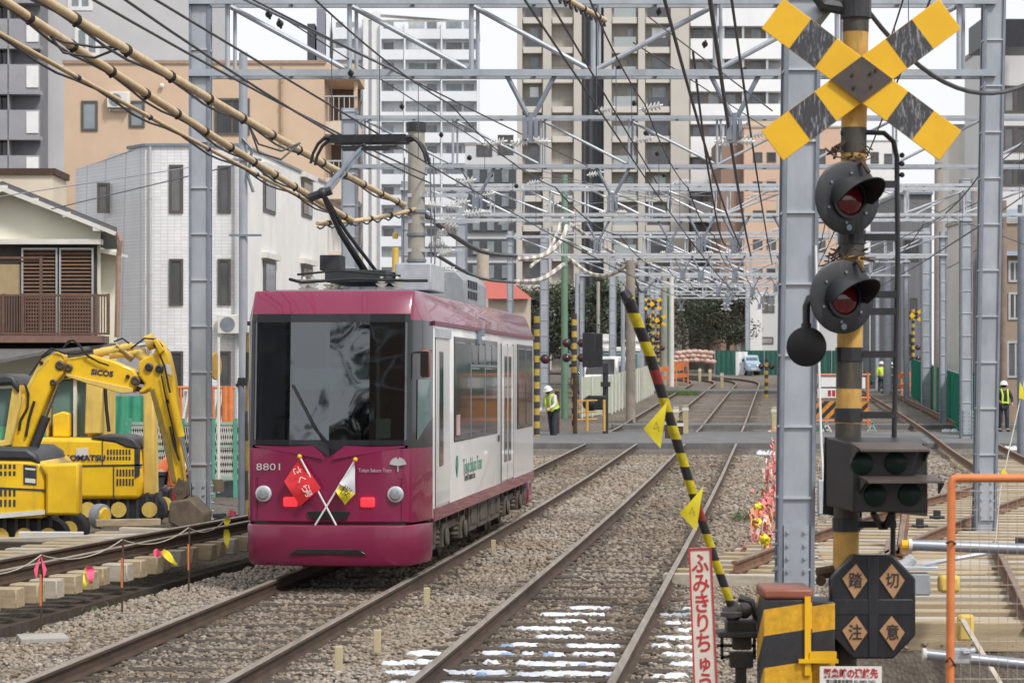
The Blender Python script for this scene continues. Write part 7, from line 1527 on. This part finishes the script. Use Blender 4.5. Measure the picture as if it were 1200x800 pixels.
# ---------------------------------------------------------------- the other crossing equipment
def far_signal(label, px, D, h, lamp_z, cross=True, face=0):
    q = GP(px, D); t = thing('crossing_signal', label, 'crossing signal', q, 0, 'crossing signals along the line')
    mb = MB(); mb.cyl((0, 0, 0), (0, 0, h), .09, n=12); mb.build('post', bandsZ, t, smooth=True)
    for z in lamp_z:
        for s in (-1, 1):
            mb = MB(); M = frame((s * .26, -.06, z), (1, 0, 0), (0, 0, 1)); mb.lathe([(.04, -.08), (.13, -.02), (.15, 0), (.13, .02), (.09, .03)], M, 16); d = mb.build('lamp_disc', black_paint, t, smooth=True)
            mb = MB(); mb.lathe([(.075, .03), (.05, .05), (.01, .06)], M, 12); mb.build('lens', lens_red, d, smooth=True)
        mb = MB(); mb.bar((-.3, 0, z), (.3, 0, z), .05); mb.build('lamp_arm', dark_steel, t)
    if cross:
        for s in (-1, 1):
            M = Matrix.Translation((0, -.1 - .01 * s, h - .35)) @ Matrix.Rotation(math.pi / 2, 4, 'X') @ Matrix.Rotation(s * .55, 4, 'Z'); mb = MB(); mb.prism([(-.55, -.09), (.55, -.09), (.55, .09), (-.55, .09)], .01, M); c = mb.build('crossbuck_board', sign_yellow, t)
            mb = MB()
            for a in (-.38, .08): mb.prism([(a, -.088), (a + .2, -.088), (a + .2, .088), (a, .088)], .012, M @ Matrix.Translation((0, 0, .001)))
            mb.build('black_band', black_paint, c)
    return t
far_signal('black and yellow crossing post just beyond the tram tail', 629, 72, 3.9, (2.5,), cross=False)
mb = MB(); t = COL.objects[-1]
far_signal('striped crossing signal beside the dark equipment cabinet', 673, 80, 4.0, (3.0, 2.5), cross=False)
far_signal('far crossing signal with yellow crossbuck before the bend', 765, 135, 5.3, (3.0, 2.2)); far_signal('second far crossing signal beside the pale concrete pole', 771, 140, 4.4, (2.4,))
far_signal('crossing signal by the dark grey house across the new track', 1070, 130, 4.6, (2.5, 1.9)); far_signal('small crossing signal behind the box column foot', 898, 120, 2.0, (1.6,), cross=False)
for px, D, lab in ((699, 81, 'dark back of a direction indicator box on the striped signal'), (690, 79, 'dark equipment cabinet hanging beside the striped signal')):
    q = P(px, 410, D); mb = MB(); mb.box((0, 0, 0), (.42, .35, 1.15)); o = mb.build('indicator_box', black_paint, bevel=.02); o.location = q; tag(o, lab, 'indicator box')
# barriers and things around the near crossing
D = 74; q = GP(705, D); t = thing('barrier_machine', 'black barrier machine on an orange stand beside the crossing', 'barrier machine', q); mb = MB(); mb.bx(-.45, -.2, .9, .15, .2, 1.35); mb.ball((-.35, 0, 1.1), .26); mb.build('housing', black_paint, t, bevel=.04)
mb = MB(); mb.cyl((.12, 0, 0), (.12, 0, 2.3), .09, n=12); mb.box((.12, -.05, 1.7), (.3, .2, .15)); mb.box((.12, -.05, 2.2), (.16, .16, .3)); mb.build('post', dark_steel, t)
t = thing('pipe_railing', 'yellow and orange pipe railing at the crossing corner', 'railing', GP(690, 73)); o0 = V(t.location)
mb = MB()
for y in (470, 483, 492): mb.cyl(P(672, y, 73) - o0, P(700, y - 1, 73) - o0, .03, n=6)
for x in (675, 688, 708): mb.cyl(P(x, 505, 73) - o0, P(x, 468, 73) - o0, .045, n=8)
mb.bar(P(676, 470, 73) - o0, P(690, 484, 73) - o0, .04); mb.build('frame', mat('ochre_pipe', (.62, .38, .10), (.5, .28, .07), rough=.6), t)
mb = MB()
for x, y0 in ((674, 440), (653, 458)): mb.cyl(P(x, 508, 73) - o0, P(x, y0, 73) - o0, .07, n=10)
mb.build('rusty_post', rust, t)
D = 78; t = thing('site_barrier', 'orange and white site barrier with black striped boards behind the signal post', 'barrier', GP(985, D)); o0 = V(t.location)
mb = MB()
for x in (955, 1017): mb.cyl(P(x, 500, D) - o0, P(x, 437, D) - o0, .045, n=8)
for y in (439, 466, 493): mb.cyl(P(953, y, D) - o0, P(1020, y, D) - o0, .035, n=8)
mb.build('frame', orange_paint, t)
hz = stripes('barrier_hazard', (.75, .28, .03), (.03, .03, .03), (1.0, 0, -1.0), .36, .5, rough=.5)
r = px_rect((955, 470, 1018, 490), D); mb = MB(); mb.bx(r[0] - o0.x, -.04, r[1] - o0.z, r[2] - o0.x, -.02, r[3] - o0.z); mb.build('striped_board', hz, t)
for a in ((962, 442, 984, 453), (958, 455, 984, 466), (1000, 442, 1014, 455)): r = px_rect(a, D); mb = MB(); mb.bx(r[0] - o0.x, -.04, r[1] - o0.z, r[2] - o0.x, -.02, r[3] - o0.z); mb.build('white_board', white_paint, t)
r = px_rect((970, 457, 984, 464), D); mb = MB()
for k in range(3): mb.bx(r[0] - o0.x + .14 * k, -.05, r[1] - o0.z, r[0] - o0.x + .10 + .14 * k, -.045, r[3] - o0.z)
mb.build('red_marking', red_text, t)
for px, m, lab in ((962, green_fence, 'green folding stand under the striped barrier'), (968, off_white, 'white folding stand under the striped barrier'), (1021, mesh_g, 'green and white cone legs beside the signal post')):
    q = GP(px, 76); t = thing('folding_stand', lab, 'stand', q); mb = MB(); mb.bar((-.2, 0, 0), (.05, 0, .45), .05); mb.bar((.25, 0, 0), (.0, 0, .45), .05); mb.bar((-.1, 0, .2), (.12, 0, .2), .03); mb.build('frame', m, t)
def barricade(px, D, label, w=1.2, hh=1.0, m=orange_paint):
    q = GP(px, D); t = thing('barricade', label, 'barricade', q, 0, 'orange barricades'); mb = MB()
    for s in (-1, 1): mb.bar((s * w / 2, -.2, 0), (s * w / 2, 0, hh), .06); mb.bar((s * w / 2, .2, 0), (s * w / 2, 0, hh), .06)
    mb.build('frame', m, t); mb = MB(); mb.bx(-w / 2, -.03, hh - .3, w / 2, .0, hh); mb.bx(-w / 2, -.1, hh * .35, w / 2, -.08, hh * .5); mb.build('board', m, t); return t
for px, D, lab in ((792, 152, 'orange barricade against the pale poles'), (783, 148, 'orange barricade nearest the pale fence'), (797, 150, 'taller orange barricade by the white wrapped pole'), (1057, 124, 'orange barricade beside the two workers'), (1064, 128, 'second orange barricade beside the two workers')): barricade(px, D, lab, .7 if px > 1000 else 1.0, 1.5 if px in (797, 1053) else 1.2)
ochre = mat('ochre_post', (.52, .44, .27), (.40, .33, .20), rough=.8)
for px, D, hgt, lab in ((792, 76, .95, 'pale marker post between the tracks, left of its pair'), (803, 74, 1.05, 'pale marker post between the tracks, taller of its pair'), (797, 73, .6, 'short rusty marker post between the tracks'), (846, 140, .95, 'pale marker post standing in the middle of the bend'), (832, 158, .9, 'cream post on the inner side of the bend'), (820, 162, .9, 'cream post at the pink heap'), (907, 78, .9, 'yellow ochre post by the galvanised column'), (783, 70, .75, 'dark low post where the road crosses')):
    q = GP(px, D); t = thing('marker_post', lab, 'post', q); mb = MB(); mb.bx(-.09, -.09, 0, .09, .09, hgt); mb.build('shaft', ochre if 'rusty' not in lab and 'dark' not in lab else rust, t, bevel=.015); mb = MB(); mb.bx(-.10, -.10, hgt - .18, .10, .10, hgt - .08); mb.build('band', off_white, t)
for px, py, D in ((500, 705, 24), (442, 755, 20), (397, 775, 18.8), (578, 640, 31)):
    X = GX(px, D); t = thing('survey_peg', 'short pale wooden peg standing in the ballast between both tracks', 'peg', (X, D, gz(X, D)), 0, 'survey pegs between the tracks'); mb = MB(); mb.bx(-.03, -.03, -.05, .03, .03, .2); mb.build('peg', ochre, t, bevel=.006)
# pink heap of covered sacks, dirt and blocks in the bend
for i in range(22):
    px = 791 + 2.1 * i; mb = MB(); mb.ball((0, 0, 0), .30, (1.1, .8, .65), 10); 
    for k, v in enumerate(mb.v): mb.v[k] = tuple(c * random.uniform(.88, 1.1) for c in v)
    o = mb.build('sandbag', mat('sandbag_pink', (.58, .40, .34), (.46, .30, .25), rough=.9, scale=2) if i == 0 else MATS['sandbag_pink'], smooth='all'); o.location = P(px, 424 - 5 * (i % 3) - 2 * math.sin(i / 7), 186 + (i % 2)); o.rotation_euler = (0, 0, random.uniform(-.6, .6)); tag(o, 'dusty pink sack lying on the heap in the bend', 'sack', 'pink sacks heaped in the bend')
# ---------------------------------------------------------------- vehicles
def van(label, px, D, rz, colr, w=1.5, l=3.4, h=1.9, name='van', cat='van'):
    q = GP(px, D, -.1); t = thing(name, label, cat, q, rz)
    mb = MB(); pr = [(0, .35), (0, .95), (.55, 1.15), (.95, h - .12), (1.2, h), (l - .1, h), (l, h - .15), (l, .35)]
    n = len(pr); vs = [(-w / 2, y, z) for y, z in pr] + [(w / 2, y, z) for y, z in pr]; mb.add(vs, [tuple(range(n - 1, -1, -1)), tuple(range(n, 2 * n))] + [(i, (i + 1) % n, n + (i + 1) % n, n + i) for i in range(n)]); mb.build('body', colr, t, bevel=.06)
    def at(x, y, z): return V((x, y, z))
    a, b_ = V((0, .57, 1.18)), V((0, .94, h - .15)); nn = V((0, -(b_.z - a.z), b_.y - a.y)).normalized() * .012
    mb = MB(); mb.add([V((-w / 2 + .1, a.y, a.z)) + nn, V((w / 2 - .1, a.y, a.z)) + nn, V((w / 2 - .16, b_.y, b_.z)) + nn, V((-w / 2 + .16, b_.y, b_.z)) + nn], [(0, 1, 2, 3)]); mb.build('windscreen', win_dark, t)
    for s in (-1, 1):
        mb = MB(); mb.bx(s * (w / 2 - .02), 1.1, 1.15, s * (w / 2 + .012), 1.8, h - .25); mb.bx(s * (w / 2 - .02), 1.9, 1.15, s * (w / 2 + .012), l - .3, h - .25); mb.build('side_window', win_dark, t)
        for y in (.65, l - .65): mb = MB(); mb.cyl((s * (w / 2 - .16), y, .3), (s * (w / 2 + .01), y, .3), .3, n=18); wh = mb.build('wheel', rubber, t); mb = MB(); mb.cyl((s * (w / 2), y, .3), (s * (w / 2 + .02), y, .3), .17, n=12); mb.build('hub', galv_light, wh)
        mb = MB(); mb.box((s * (w / 2 - .22), -.01, .72), (.24, .05, .16)); mb.build('headlight', chrome, t, bevel=.02); mb = MB(); mb.box((s * (w / 2 + .1), .85, 1.2), (.16, .1, .2)); mb.build('mirror', black_paint, t, bevel=.02)
    mb = MB(); mb.box((0, -.02, .42), (w - .1, .08, .18)); mb.build('bumper', galv_dark, t, bevel=.02); mb = MB(); mb.bx(-.2, -.07, .44, .2, -.06, .54); mb.build('number_plate', off_white, t)
    return t
van('white van facing the line behind the pale fence', 700, 118, -.25, white_paint, 1.7, 3.6, 2.1)
van('small white van with roof rack behind the trees', 690, 150, .2, off_white, 1.8, 4, 2.6)
van('little pale blue truck parked by the pale house in the bend', 883, 186, .1, mat('pale_blue', (.30, .42, .52), (.25, .36, .45), rough=.35), 1.15, 2.4, 1.6, 'small_truck', 'truck')
D = 126; q = GP(722, D, -.1); t = thing('box_truck', 'blue green lorry with white crew cab lights behind the pale fence', 'lorry', q); mb = MB(); mb.bx(-1.35, 0, .6, 1.25, 5, 2.25); mb.build('body', mat('lorry_teal', (.20, .33, .36), (.15, .27, .30), rough=.4), t, bevel=.08); mb = MB(); mb.bx(-1.4, -.05, 2.25, 1.3, 5, 2.5); mb.build('roof', white_paint, t, bevel=.05)
mb = MB(); mb.bx(-1.2, -.03, 1.3, 1.1, .0, 2.1); mb.build('window', win_dark, t)
for x in (-1.0, .6): mb = MB(); mb.bx(x, .2, 2.5, x + .7, 1.2, 3.2); mb.bx(x - .1, .1, 2.8, x + .8, 1.3, 2.9); mb.build('roof_crate', white_paint, t)
for x in (-1.0, .9): mb = MB(); mb.cyl((x - .12, 1, .35), (x + .12, 1, .35), .42, n=16); mb.build('wheel', rubber, t)
# ---------------------------------------------------------------- people
skin_m = mat('skin', (.50, .30, .22), (.45, .26, .19), rough=.6); hivis = mat('hi_vis_yellow', (.62, .80, .06), (.52, .70, .05), rough=.6); navy_c = mat('work_navy', (.035, .04, .06), (.025, .03, .045), rough=.8); helm = mat('helmet_white', (.80, .80, .80), (.75, .75, .75), rough=.25); orange_c = mat('work_orange', (.80, .22, .08), (.7, .18, .06), rough=.8); red_c = mat('work_red', (.55, .03, .04), (.42, .02, .03), rough=.8); grey_c = mat('work_pale', (.62, .60, .56), (.52, .50, .47), rough=.8); hair_m = mat('hair_black', (.02, .018, .016), (.015, .014, .012), rough=.6)
def skin(name, chain, edges, m, parent, sub=2, root=0):
    me = bpy.data.meshes.new(name); me.from_pydata([c[0] for c in chain], edges, []); me.materials.append(m); o = bpy.data.objects.new(name, me); COL.objects.link(o); o.parent = parent
    o.modifiers.new('skin', 'SKIN'); 
    if not me.skin_vertices: me.attributes
    for i, c in enumerate(chain):
        r_ = c[1]; me.skin_vertices[0].data[i].radius = r_ if isinstance(r_, tuple) else (r_, r_)
    me.skin_vertices[0].data[root].use_root = True
    s = o.modifiers.new('sub', 'SUBSURF'); s.levels = sub; s.render_levels = sub
    bpy.context.view_layer.update(); dg = bpy.context.evaluated_depsgraph_get(); me2 = bpy.data.meshes.new_from_object(o.evaluated_get(dg)); o.modifiers.clear(); o.data = me2; me2.name = name
    me2.polygons.foreach_set('use_smooth', [True] * len(me2.polygons)); return o
def person(label, loc, rz, jacket, trousers, helmet=True, vest=False, lean=0., head_turn=0., arms=((.28, -.05, .95), (-.28, -.05, .95)), elbows=((.27, .02, 1.15), (-.27, .02, 1.15)), stride=.05, hip=.92, sc=1., held=None):
    """faces -y; joints in metres for a 1.70 m adult; lean bends the trunk forwards"""
    t = thing('person', label, 'person', loc, rz, None); t.scale = (sc, sc, sc)
    c, s = math.cos(lean), math.sin(lean)
    def tr(p): x, y, z = p; z -= .95; return V((x, y * c - z * s, hip + y * s + z * c))
    pel, wst, chs, nck, hd, top = tr((0, 0, .95)), tr((0, .01, 1.10)), tr((0, .01, 1.30)), tr((0, .0, 1.45)), tr((0, -.02, 1.56)), tr((0, -.02, 1.66))
    kn = [V((.10, -stride - .02, hip * .53)), V((-.10, stride - .02, hip * .53))]; ft = [V((.11, -stride * 1.5 + .02, .08)), V((-.11, stride * 1.8 + .02, .08))]; toe = [f + V((.01, -.17, -.04)) for f in ft]
    sh = [tr((.19, .01, 1.40)), tr((-.19, .01, 1.40))]; el = [tr(e) for e in elbows]; wr = [tr(a) for a in arms]
    ch = [(pel, .125), (wst, .115), (chs, (.15, .11)), (nck, .055), (hd, (.075, .09)), (top, (.06, .07))]; ed = [(0, 1), (1, 2), (2, 3), (3, 4), (4, 5)]
    for i in (0, 1):
        b = len(ch); ch += [(V((.1 * (1 - 2 * i), 0, hip - .06)), .085), (kn[i], .055), (ft[i], .042), (toe[i], .035)]; ed += [(0, b), (b, b + 1), (b + 1, b + 2), (b + 2, b + 3)]
        b = len(ch); hnd = wr[i] + (wr[i] - el[i]).normalized() * .09; ch += [(sh[i], .055), (el[i], .042), (wr[i], .03), (hnd, (.042, .02)), (hnd + (wr[i] - el[i]).normalized() * .07, (.03, .012))]; ed += [(2, b), (b, b + 1), (b + 1, b + 2), (b + 2, b + 3), (b + 3, b + 4)]
    body = skin('body', ch, ed, skin_m, t)
    jk = [(pel + V((0, 0, -.02)), .145), (wst, .138), (chs, (.172, .132)), (nck - (nck - chs) * .25, .085)]; je = [(0, 1), (1, 2), (2, 3)]
    for i in (0, 1): b = len(jk); jk += [(sh[i], .075), (el[i], .06), (wr[i], .045)]; je += [(2, b), (b, b + 1), (b + 1, b + 2)]
    skin('jacket', jk, je, jacket, t)
    tk = [(pel, .14)]; te = []
    for i in (0, 1): b = len(tk); tk += [(V((.1 * (1 - 2 * i), 0, hip - .06)), .105), (kn[i], .078), (ft[i] + V((0, 0, .03)), .07)]; te += [(0, b), (b, b + 1), (b + 1, b + 2)]
    skin('trousers', tk, te, trousers, t)
    for i in (0, 1): mb = MB(); mb.ball((ft[i] + toe[i]) / 2 + V((0, -.02, -.03)), .07, (.75, 2.0, .75)); mb.build('boot', black_paint, t, smooth=True)
    up = (top - hd).normalized(); fw = V((0, -1, 0)) if lean < .5 else V((0, -.5, -.8)); rt = fw.cross(up).normalized(); fw = up.cross(rt)
    M = frame(hd, rt, up); M = Matrix.Translation(hd) @ Matrix.Rotation(head_turn, 4, 'Z') @ Matrix.Translation(-hd) @ M
    mb = MB(); mb.ball(M @ V((0, -.005, .108)), .018, (.8, 1.2, 1)); mb.build('nose', skin_m, t, smooth=True)
    mb = MB()
    for x in (-.032, .032): mb.ball(M @ V((x, .03, .085)), .011)
    mb.bar(M @ V((-.022, -.05, .088)), M @ V((.022, -.05, .088)), .012); mb.build('face', hair_m, t)
    mb = MB()
    for x in (-.085, .085): mb.ball(M @ V((x, .0, .0)), .028, (.4, 1, 1.2))
    mb.build('ear', skin_m, t, smooth=True)
    mb = MB(); mb.ball(M @ V((0, .05, -.02)), .098, (1, 1, 1)); mb.build('hair', hair_m, t, smooth=True)
    if helmet:
        mb = MB(); prof = [(.155, .0), (.15, .012), (.128, .02), (.122, .06), (.095, .11), (.05, .135), (.005, .142)]; mb.lathe(prof, M @ Matrix.Translation((0, .06, -.005)) @ Matrix.Rotation(-math.pi / 2, 4, 'X'), 22); mb.build('helmet', helm if helmet is True else helmet, t, smooth=True)
    if vest:
        for i in (0, 1):
            a = [tr((.10 - .2 * i, -.16, .98)), tr((.09 - .18 * i, -.165, 1.28)), tr((.11 - .22 * i, -.08, 1.465)), tr((.11 - .22 * i, .06, 1.46)), tr((.09 - .18 * i, .155, 1.28)), tr((.10 - .2 * i, .16, .98))]
            mb = MB(); mb.tube(a, .034, 6); mb.build('vest_strap', hivis, t, smooth=True)
        mb = MB(); cc_ = [tr((.165 * math.cos(k * math.pi / 8), .165 * math.sin(k * math.pi / 8), 1.02)) for k in range(17)]; mb.tube(cc_, .035, 6); mb.build('vest_belt', hivis, t, smooth=True)
    return t
person('worker in white helmet and yellow striped vest facing us beside the right column', GP(1176, 80), .15, navy_c, navy_c, vest=True, arms=((.26, -.12, 1.0), (-.2, -.2, 1.05)), elbows=((.30, .0, 1.15), (-.28, .0, 1.15)))
person('worker seen from behind in yellow green vest, nearer of two on the new track', GP(1033, 128), math.pi + .2, hivis, navy_c, vest=False, sc=1.02)
person('worker in dark jacket and white helmet turned sideways next to the vest wearer', GP(1044, 129), -1.2, navy_c, navy_c, vest=True, arms=((.2, -.3, 1.1), (-.2, -.25, 1.1)), elbows=((.26, -.02, 1.16), (-.26, -.0, 1.16)))
person('crossing guard in pale clothes and light green strap leaning on the pipe railing', GP(648, 72.5), -.7, grey_c, navy_c, vest=True, lean=.35, arms=((.3, -.45, 1.2), (-.22, -.4, 1.05)), elbows=((.30, -.2, 1.2), (-.28, -.1, 1.12)), helmet=helm)
person('worker in bright orange jacket and black trousers bending behind the excavator bucket', V((GX(186, 43), 43, -.45)), 1.9, orange_c, navy_c, lean=.75, helmet=False, arms=((.22, -.35, .92), (-.22, -.3, .92)), elbows=((.27, -.15, 1.1), (-.27, -.1, 1.1)), hip=.86)
person('crouching worker in red jacket half hidden by the grey column', V((GX(217, 38.5), 38.5, -.3)), .5, red_c, red_c, lean=.6, hip=.5, stride=.18, arms=((.2, -.4, 1.0), (-.2, -.4, 1.0)), elbows=((.27, -.2, 1.08), (-.27, -.2, 1.08)))
# ---------------------------------------------------------------- stakes with tape along the line being laid
def stake(px, D, top, label, tapes=()):
    X = GX(px, D); b = V((X, D, gz(X, D))); t = thing('marker_stake', label, 'stake', b); zt_ = P(px, top, D).z - b.z
    mb = MB(); mb.cyl((0, 0, -.05), (.01, 0, zt_), .010, n=6); mb.build('rod', rust, t)
    mb = MB(); mb.cyl((0, 0, zt_ * .35), (0, 0, zt_ * .75), .013, n=6); mb.build('orange_length', orange_paint, t)
    for m, w in tapes:
        for s in (-1, 1):
            mb = MB(); mb.add([V((0, -.015, zt_)), V((s * w, -.03, zt_ - .13)), V((s * w * .55, -.04, zt_ - .22)), V((s * .01, -.02, zt_ - .06))], [(0, 1, 2, 3)]); mb.build('tape', m, t)
    return b + V((0, 0, zt_))
tops = [stake(48, 21.6, 650, 'thin stake with a pink bow before the timber sleepers', ((tape_pink, .06),)), stake(143, 23.4, 632, 'thin bare stake, middle one of the string line beside the tram track'), stake(221, 25.6, 618, 'thin stake of the string line standing before the grey column')]
tops = [tops[0]] + tops[1:] + [P(266, 606, 27.5)]
for a, b in zip(tops, tops[1:]): wire('string_line', 'thin tan string sagging between the marker stakes', [a, b], .006, wood_pale, sag=.10, group='strings between marker stakes', cat='string')
wire('string_line', 'thin tan string running off from the pink bow stake', [P(-20, 672, 20.5), tops[0]], .006, wood_pale, sag=.06, group='strings between marker stakes', cat='string')
def ribbon(px, py, D, l, ang, m, label, w=.05):
    l *= .75; w *= .62
    mb = MB(); n = 6; vs = []
    for i in range(n + 1):
        f = i / n; c = V((math.cos(ang) * l * f, .03 * math.sin(f * 6), math.sin(ang) * l * f)); s = V((-math.sin(ang), .3 * math.sin(f * 5), math.cos(ang))) * w * (.5 + .7 * math.sin(math.pi * min(1, f + .15))); vs += [c - s, c + s]
    mb.add(vs, [(2 * i, 2 * i + 2, 2 * i + 3, 2 * i + 1) for i in range(n)]); o = mb.build('marker_ribbon', m, smooth='all'); o.location = P(px, py, D); tag(o, label, 'ribbon')
ribbon(104, 663, 22.4, .28, -1.75, tape_yellow, 'yellow ribbon tail hanging between first and second stake'); ribbon(104, 663, 22.37, .22, -1.4, tape_pink, 'pink ribbon knotted over the yellow tail near the first stake', .055)
ribbon(190, 645, 24.4, .28, -.75, tape_yellow, 'yellow ribbon fluttering sideways between the stakes'); ribbon(180, 648, 24.4, .12, .1, tape_pink, 'small pink ribbon end beside the fluttering yellow one', .06)
ribbon(266, 606, 27.4, .14, -1.6, tape_yellow, 'yellow ribbon tied high beside the tram nose'); ribbon(269, 602, 27.4, .1, .2, tape_pink, 'tiny pink ribbon beside the tram nose', .06); ribbon(265, 620, 27.6, .3, -1.5, tape_yellow, 'lower yellow ribbon hanging at the timber ends beside the tram')
mb = MB(); mb.box((0, 0, 0), (.42, .4, .05)); o = mb.build('pale_slab', concrete, bevel=.01); o.location = V((GX(50, 20.9), 20.9, -.12)); o.rotation_euler = (0, 0, .3); tag(o, 'flat pale slab on the ground below the stakes', 'slab')
# pink netting and tape line by the galvanised column
t = thing('pink_net_line', 'crumpled pink orange safety net hanging along stakes beside the galvanised column', 'safety net', GP(893, 34)); o0 = V(t.location)
mb = MB(); path = [P(910, 503, 62), P(909, 530, 50), P(906, 560, 43), P(899, 590, 37), P(893, 612, 32.5), P(891, 632, 30)]; vs = []; n = 40
gg = random.Random(5)
def pth(f): k = min(len(path) - 2, int(f * (len(path) - 1))); return path[k].lerp(path[k + 1], f * (len(path) - 1) - k)
for i in range(n + 1):
    c = pth(i / n); 
    for j in range(5): vs.append(c - o0 + V((random.uniform(-.09, .09), random.uniform(-.1, .1), .28 - .17 * j + random.uniform(-.05, .05))))
for i in range(430):
    f = gg.random() ** .8; c = pth(f) - o0 + V((gg.gauss(0, .07 + .05 * f), gg.gauss(0, .3), gg.uniform(-.42, .26))); l = gg.uniform(.03, .13); a = gg.uniform(-1.9, -1.0); b_ = V((math.cos(a) * l, gg.uniform(-.1, .1), math.sin(a) * l)); w = V((.012, gg.uniform(-.02, .02), gg.uniform(-.01, .01))) * gg.uniform(.6, 2.2)
    mb.mi = gg.choice((0, 0, 0, 1, 2)); mb.add([c - w, c + w, c + b_ + w * .6, c + b_ * .9 - w * 1.2], [(0, 1, 2, 3)])
mb.build('net', [pink_net, mat('net_orange', (.82, .34, .14), (.7, .25, .1), rough=.7), mat('net_pale', (.80, .62, .58), (.7, .5, .48), rough=.7)], t)
for px, D, top in ((905, 33, 585), (893, 29.5, 612), (909, 48, 515)):
    b_ = GP(px, D); mb = MB(); mb.cyl(b_ - o0, P(px, top, D) - o0, .012, n=6); mb.build('stake', wood_pale, t)
for px, py, D in ((887, 613, 31), (896, 632, 29.5), (889, 594, 34)):
    mb = MB(); mb.ball(P(px, py, D) - o0, .07, (1, .6, .9)); 
    for k, v in enumerate(mb.v): mb.v[k] = tuple(c + random.uniform(-.02, .02) for c in v)
    mb.build('yellow_tape', tape_yellow, t)
# string with yellow pennants at the right column
wire('pennant_string', 'pale string with yellow pennants slanting past the right column', [P(1205, 425, 29), P(1172, 575, 29), P(1166, 640, 29)], .008, off_white, group='pennant string', cat='string')
for (a, b_, c_), lab in ((((1195, 447), (1206, 470), (1194, 466)), 'upper yellow pennant on the pale string'), (((1176, 548), (1186, 562), (1170, 562)), 'lower yellow pennant on the pale string by the orange tube')):
    o0 = P(*a, 28.95); mb = MB(); mb.add([P(*a, 28.95) - o0, P(*b_, 28.95) - o0, P(*c_, 28.95) - o0], [(0, 1, 2)]); o = mb.build('pennant', tape_yellow); o.location = o0; tag(o, lab, 'pennant')
# small things lying around on the new line
for px, D, lab in ((1098, 36, 'small dark clamp on the sleepers of the new track'), (1078, 34, 'second small dark clamp on the sleepers of the new track'), (1195, 30, 'rusty iron chair lying beside the right column')):
    q = GP(px, D, .02); mb = MB(); mb.box((0, 0, .06), (.1, .1, .14)); mb.box((0, 0, .02), (.22, .12, .04)); o = mb.build('rail_clamp', dark_steel, bevel=.01); o.location = q; tag(o, lab, 'clamp')
for i in range(9):
    q = GP(1180 + 4 * (i % 4), 30.2 - .5 * (i // 4), -.0); mb = MB(); mb.box((0, 0, 0), (.09, .2, .05), Matrix.Rotation(random.uniform(0, 3), 3, 'Z')); o = mb.build('rail_chair', mat('chair_red_rust', (.28, .09, .05), (.2, .06, .035), rough=.8) if i == 0 else MATS['chair_red_rust']); o.location = q + V((0, 0, .03 * (i // 4))); tag(o, 'reddish rusty rail fastening on the pile at the picture edge', 'fastening', 'rusty fastenings')
# ---------------------------------------------------------------- light, sky, camera
w = bpy.data.worlds.new('World'); SC.world = w; w.use_nodes = True; nt = w.node_tree; bg_ = nt.nodes['Background']; bg_.inputs[1].default_value = .1
sun_dir = V((.46, -.58, .86)).normalized(); elev = math.asin(sun_dir.z); az = math.atan2(sun_dir.x, sun_dir.y)
sky = nd(nt, 'ShaderNodeTexSky', sky_type='NISHITA'); sky.sun_disc = False; sky.sun_elevation = elev; sky.sun_rotation = az; sky.air_density = 1.; sky.dust_density = 4.
hs = nd(nt, 'ShaderNodeHueSaturation'); hs.inputs['Saturation'].default_value = .25; nt.links.new(sky.outputs[0], hs.inputs['Color'])
# thin bright overcast drifting in front of the sky
tc = nd(nt, 'ShaderNodeTexCoord'); nz = nd(nt, 'ShaderNodeTexNoise', Scale=2.2, Detail=6.); nt.links.new(tc.outputs['Generated'], nz.inputs['Vector'])
rp = nd(nt, 'ShaderNodeValToRGB'); rp.color_ramp.elements[0].color = (10.6, 10.9, 11.6, 1); rp.color_ramp.elements[1].color = (12.0, 12.1, 12.3, 1); nt.links.new(nz.outputs['Fac'], rp.inputs[0])
mx = nd(nt, 'ShaderNodeMix', data_type='RGBA'); mx.inputs[0].default_value = .8; nt.links.new(hs.outputs[0], mx.inputs[6]); nt.links.new(rp.outputs[0], mx.inputs[7]); nt.links.new(mx.outputs[2], bg_.inputs[0])
ld = bpy.data.lights.new('sun', 'SUN'); ld.energy = 2.9; ld.angle = math.radians(10); ld.color = (1, .965, .92); lo = bpy.data.objects.new('sun', ld); COL.objects.link(lo); lo.rotation_euler = (-sun_dir).to_track_quat('-Z', 'Y').to_euler(); lo.location = (0, 0, 50)
cd = bpy.data.cameras.new('camera'); co = bpy.data.objects.new('camera', cd); COL.objects.link(co); co.location = (0, 0, H); co.rotation_euler = (math.pi / 2, 0, 0)
cd.sensor_width = 36; cd.sensor_fit = 'HORIZONTAL'; cd.lens = F / 1200 * 36; cd.shift_y = (HY - 400) / 1200; cd.clip_start = .5; cd.clip_end = 9000
cd.dof.use_dof = True; cd.dof.focus_distance = 28; cd.dof.aperture_fstop = 5.6
SC.camera = co
SC.view_settings.view_transform = 'Standard'; SC.view_settings.look = 'None'; SC.view_settings.exposure = 0; SC.view_settings.gamma = 1
SC.render.engine = 'CYCLES'; SC.cycles.use_denoising = True; SC.cycles.max_bounces = 6; SC.cycles.transparent_max_bounces = 8
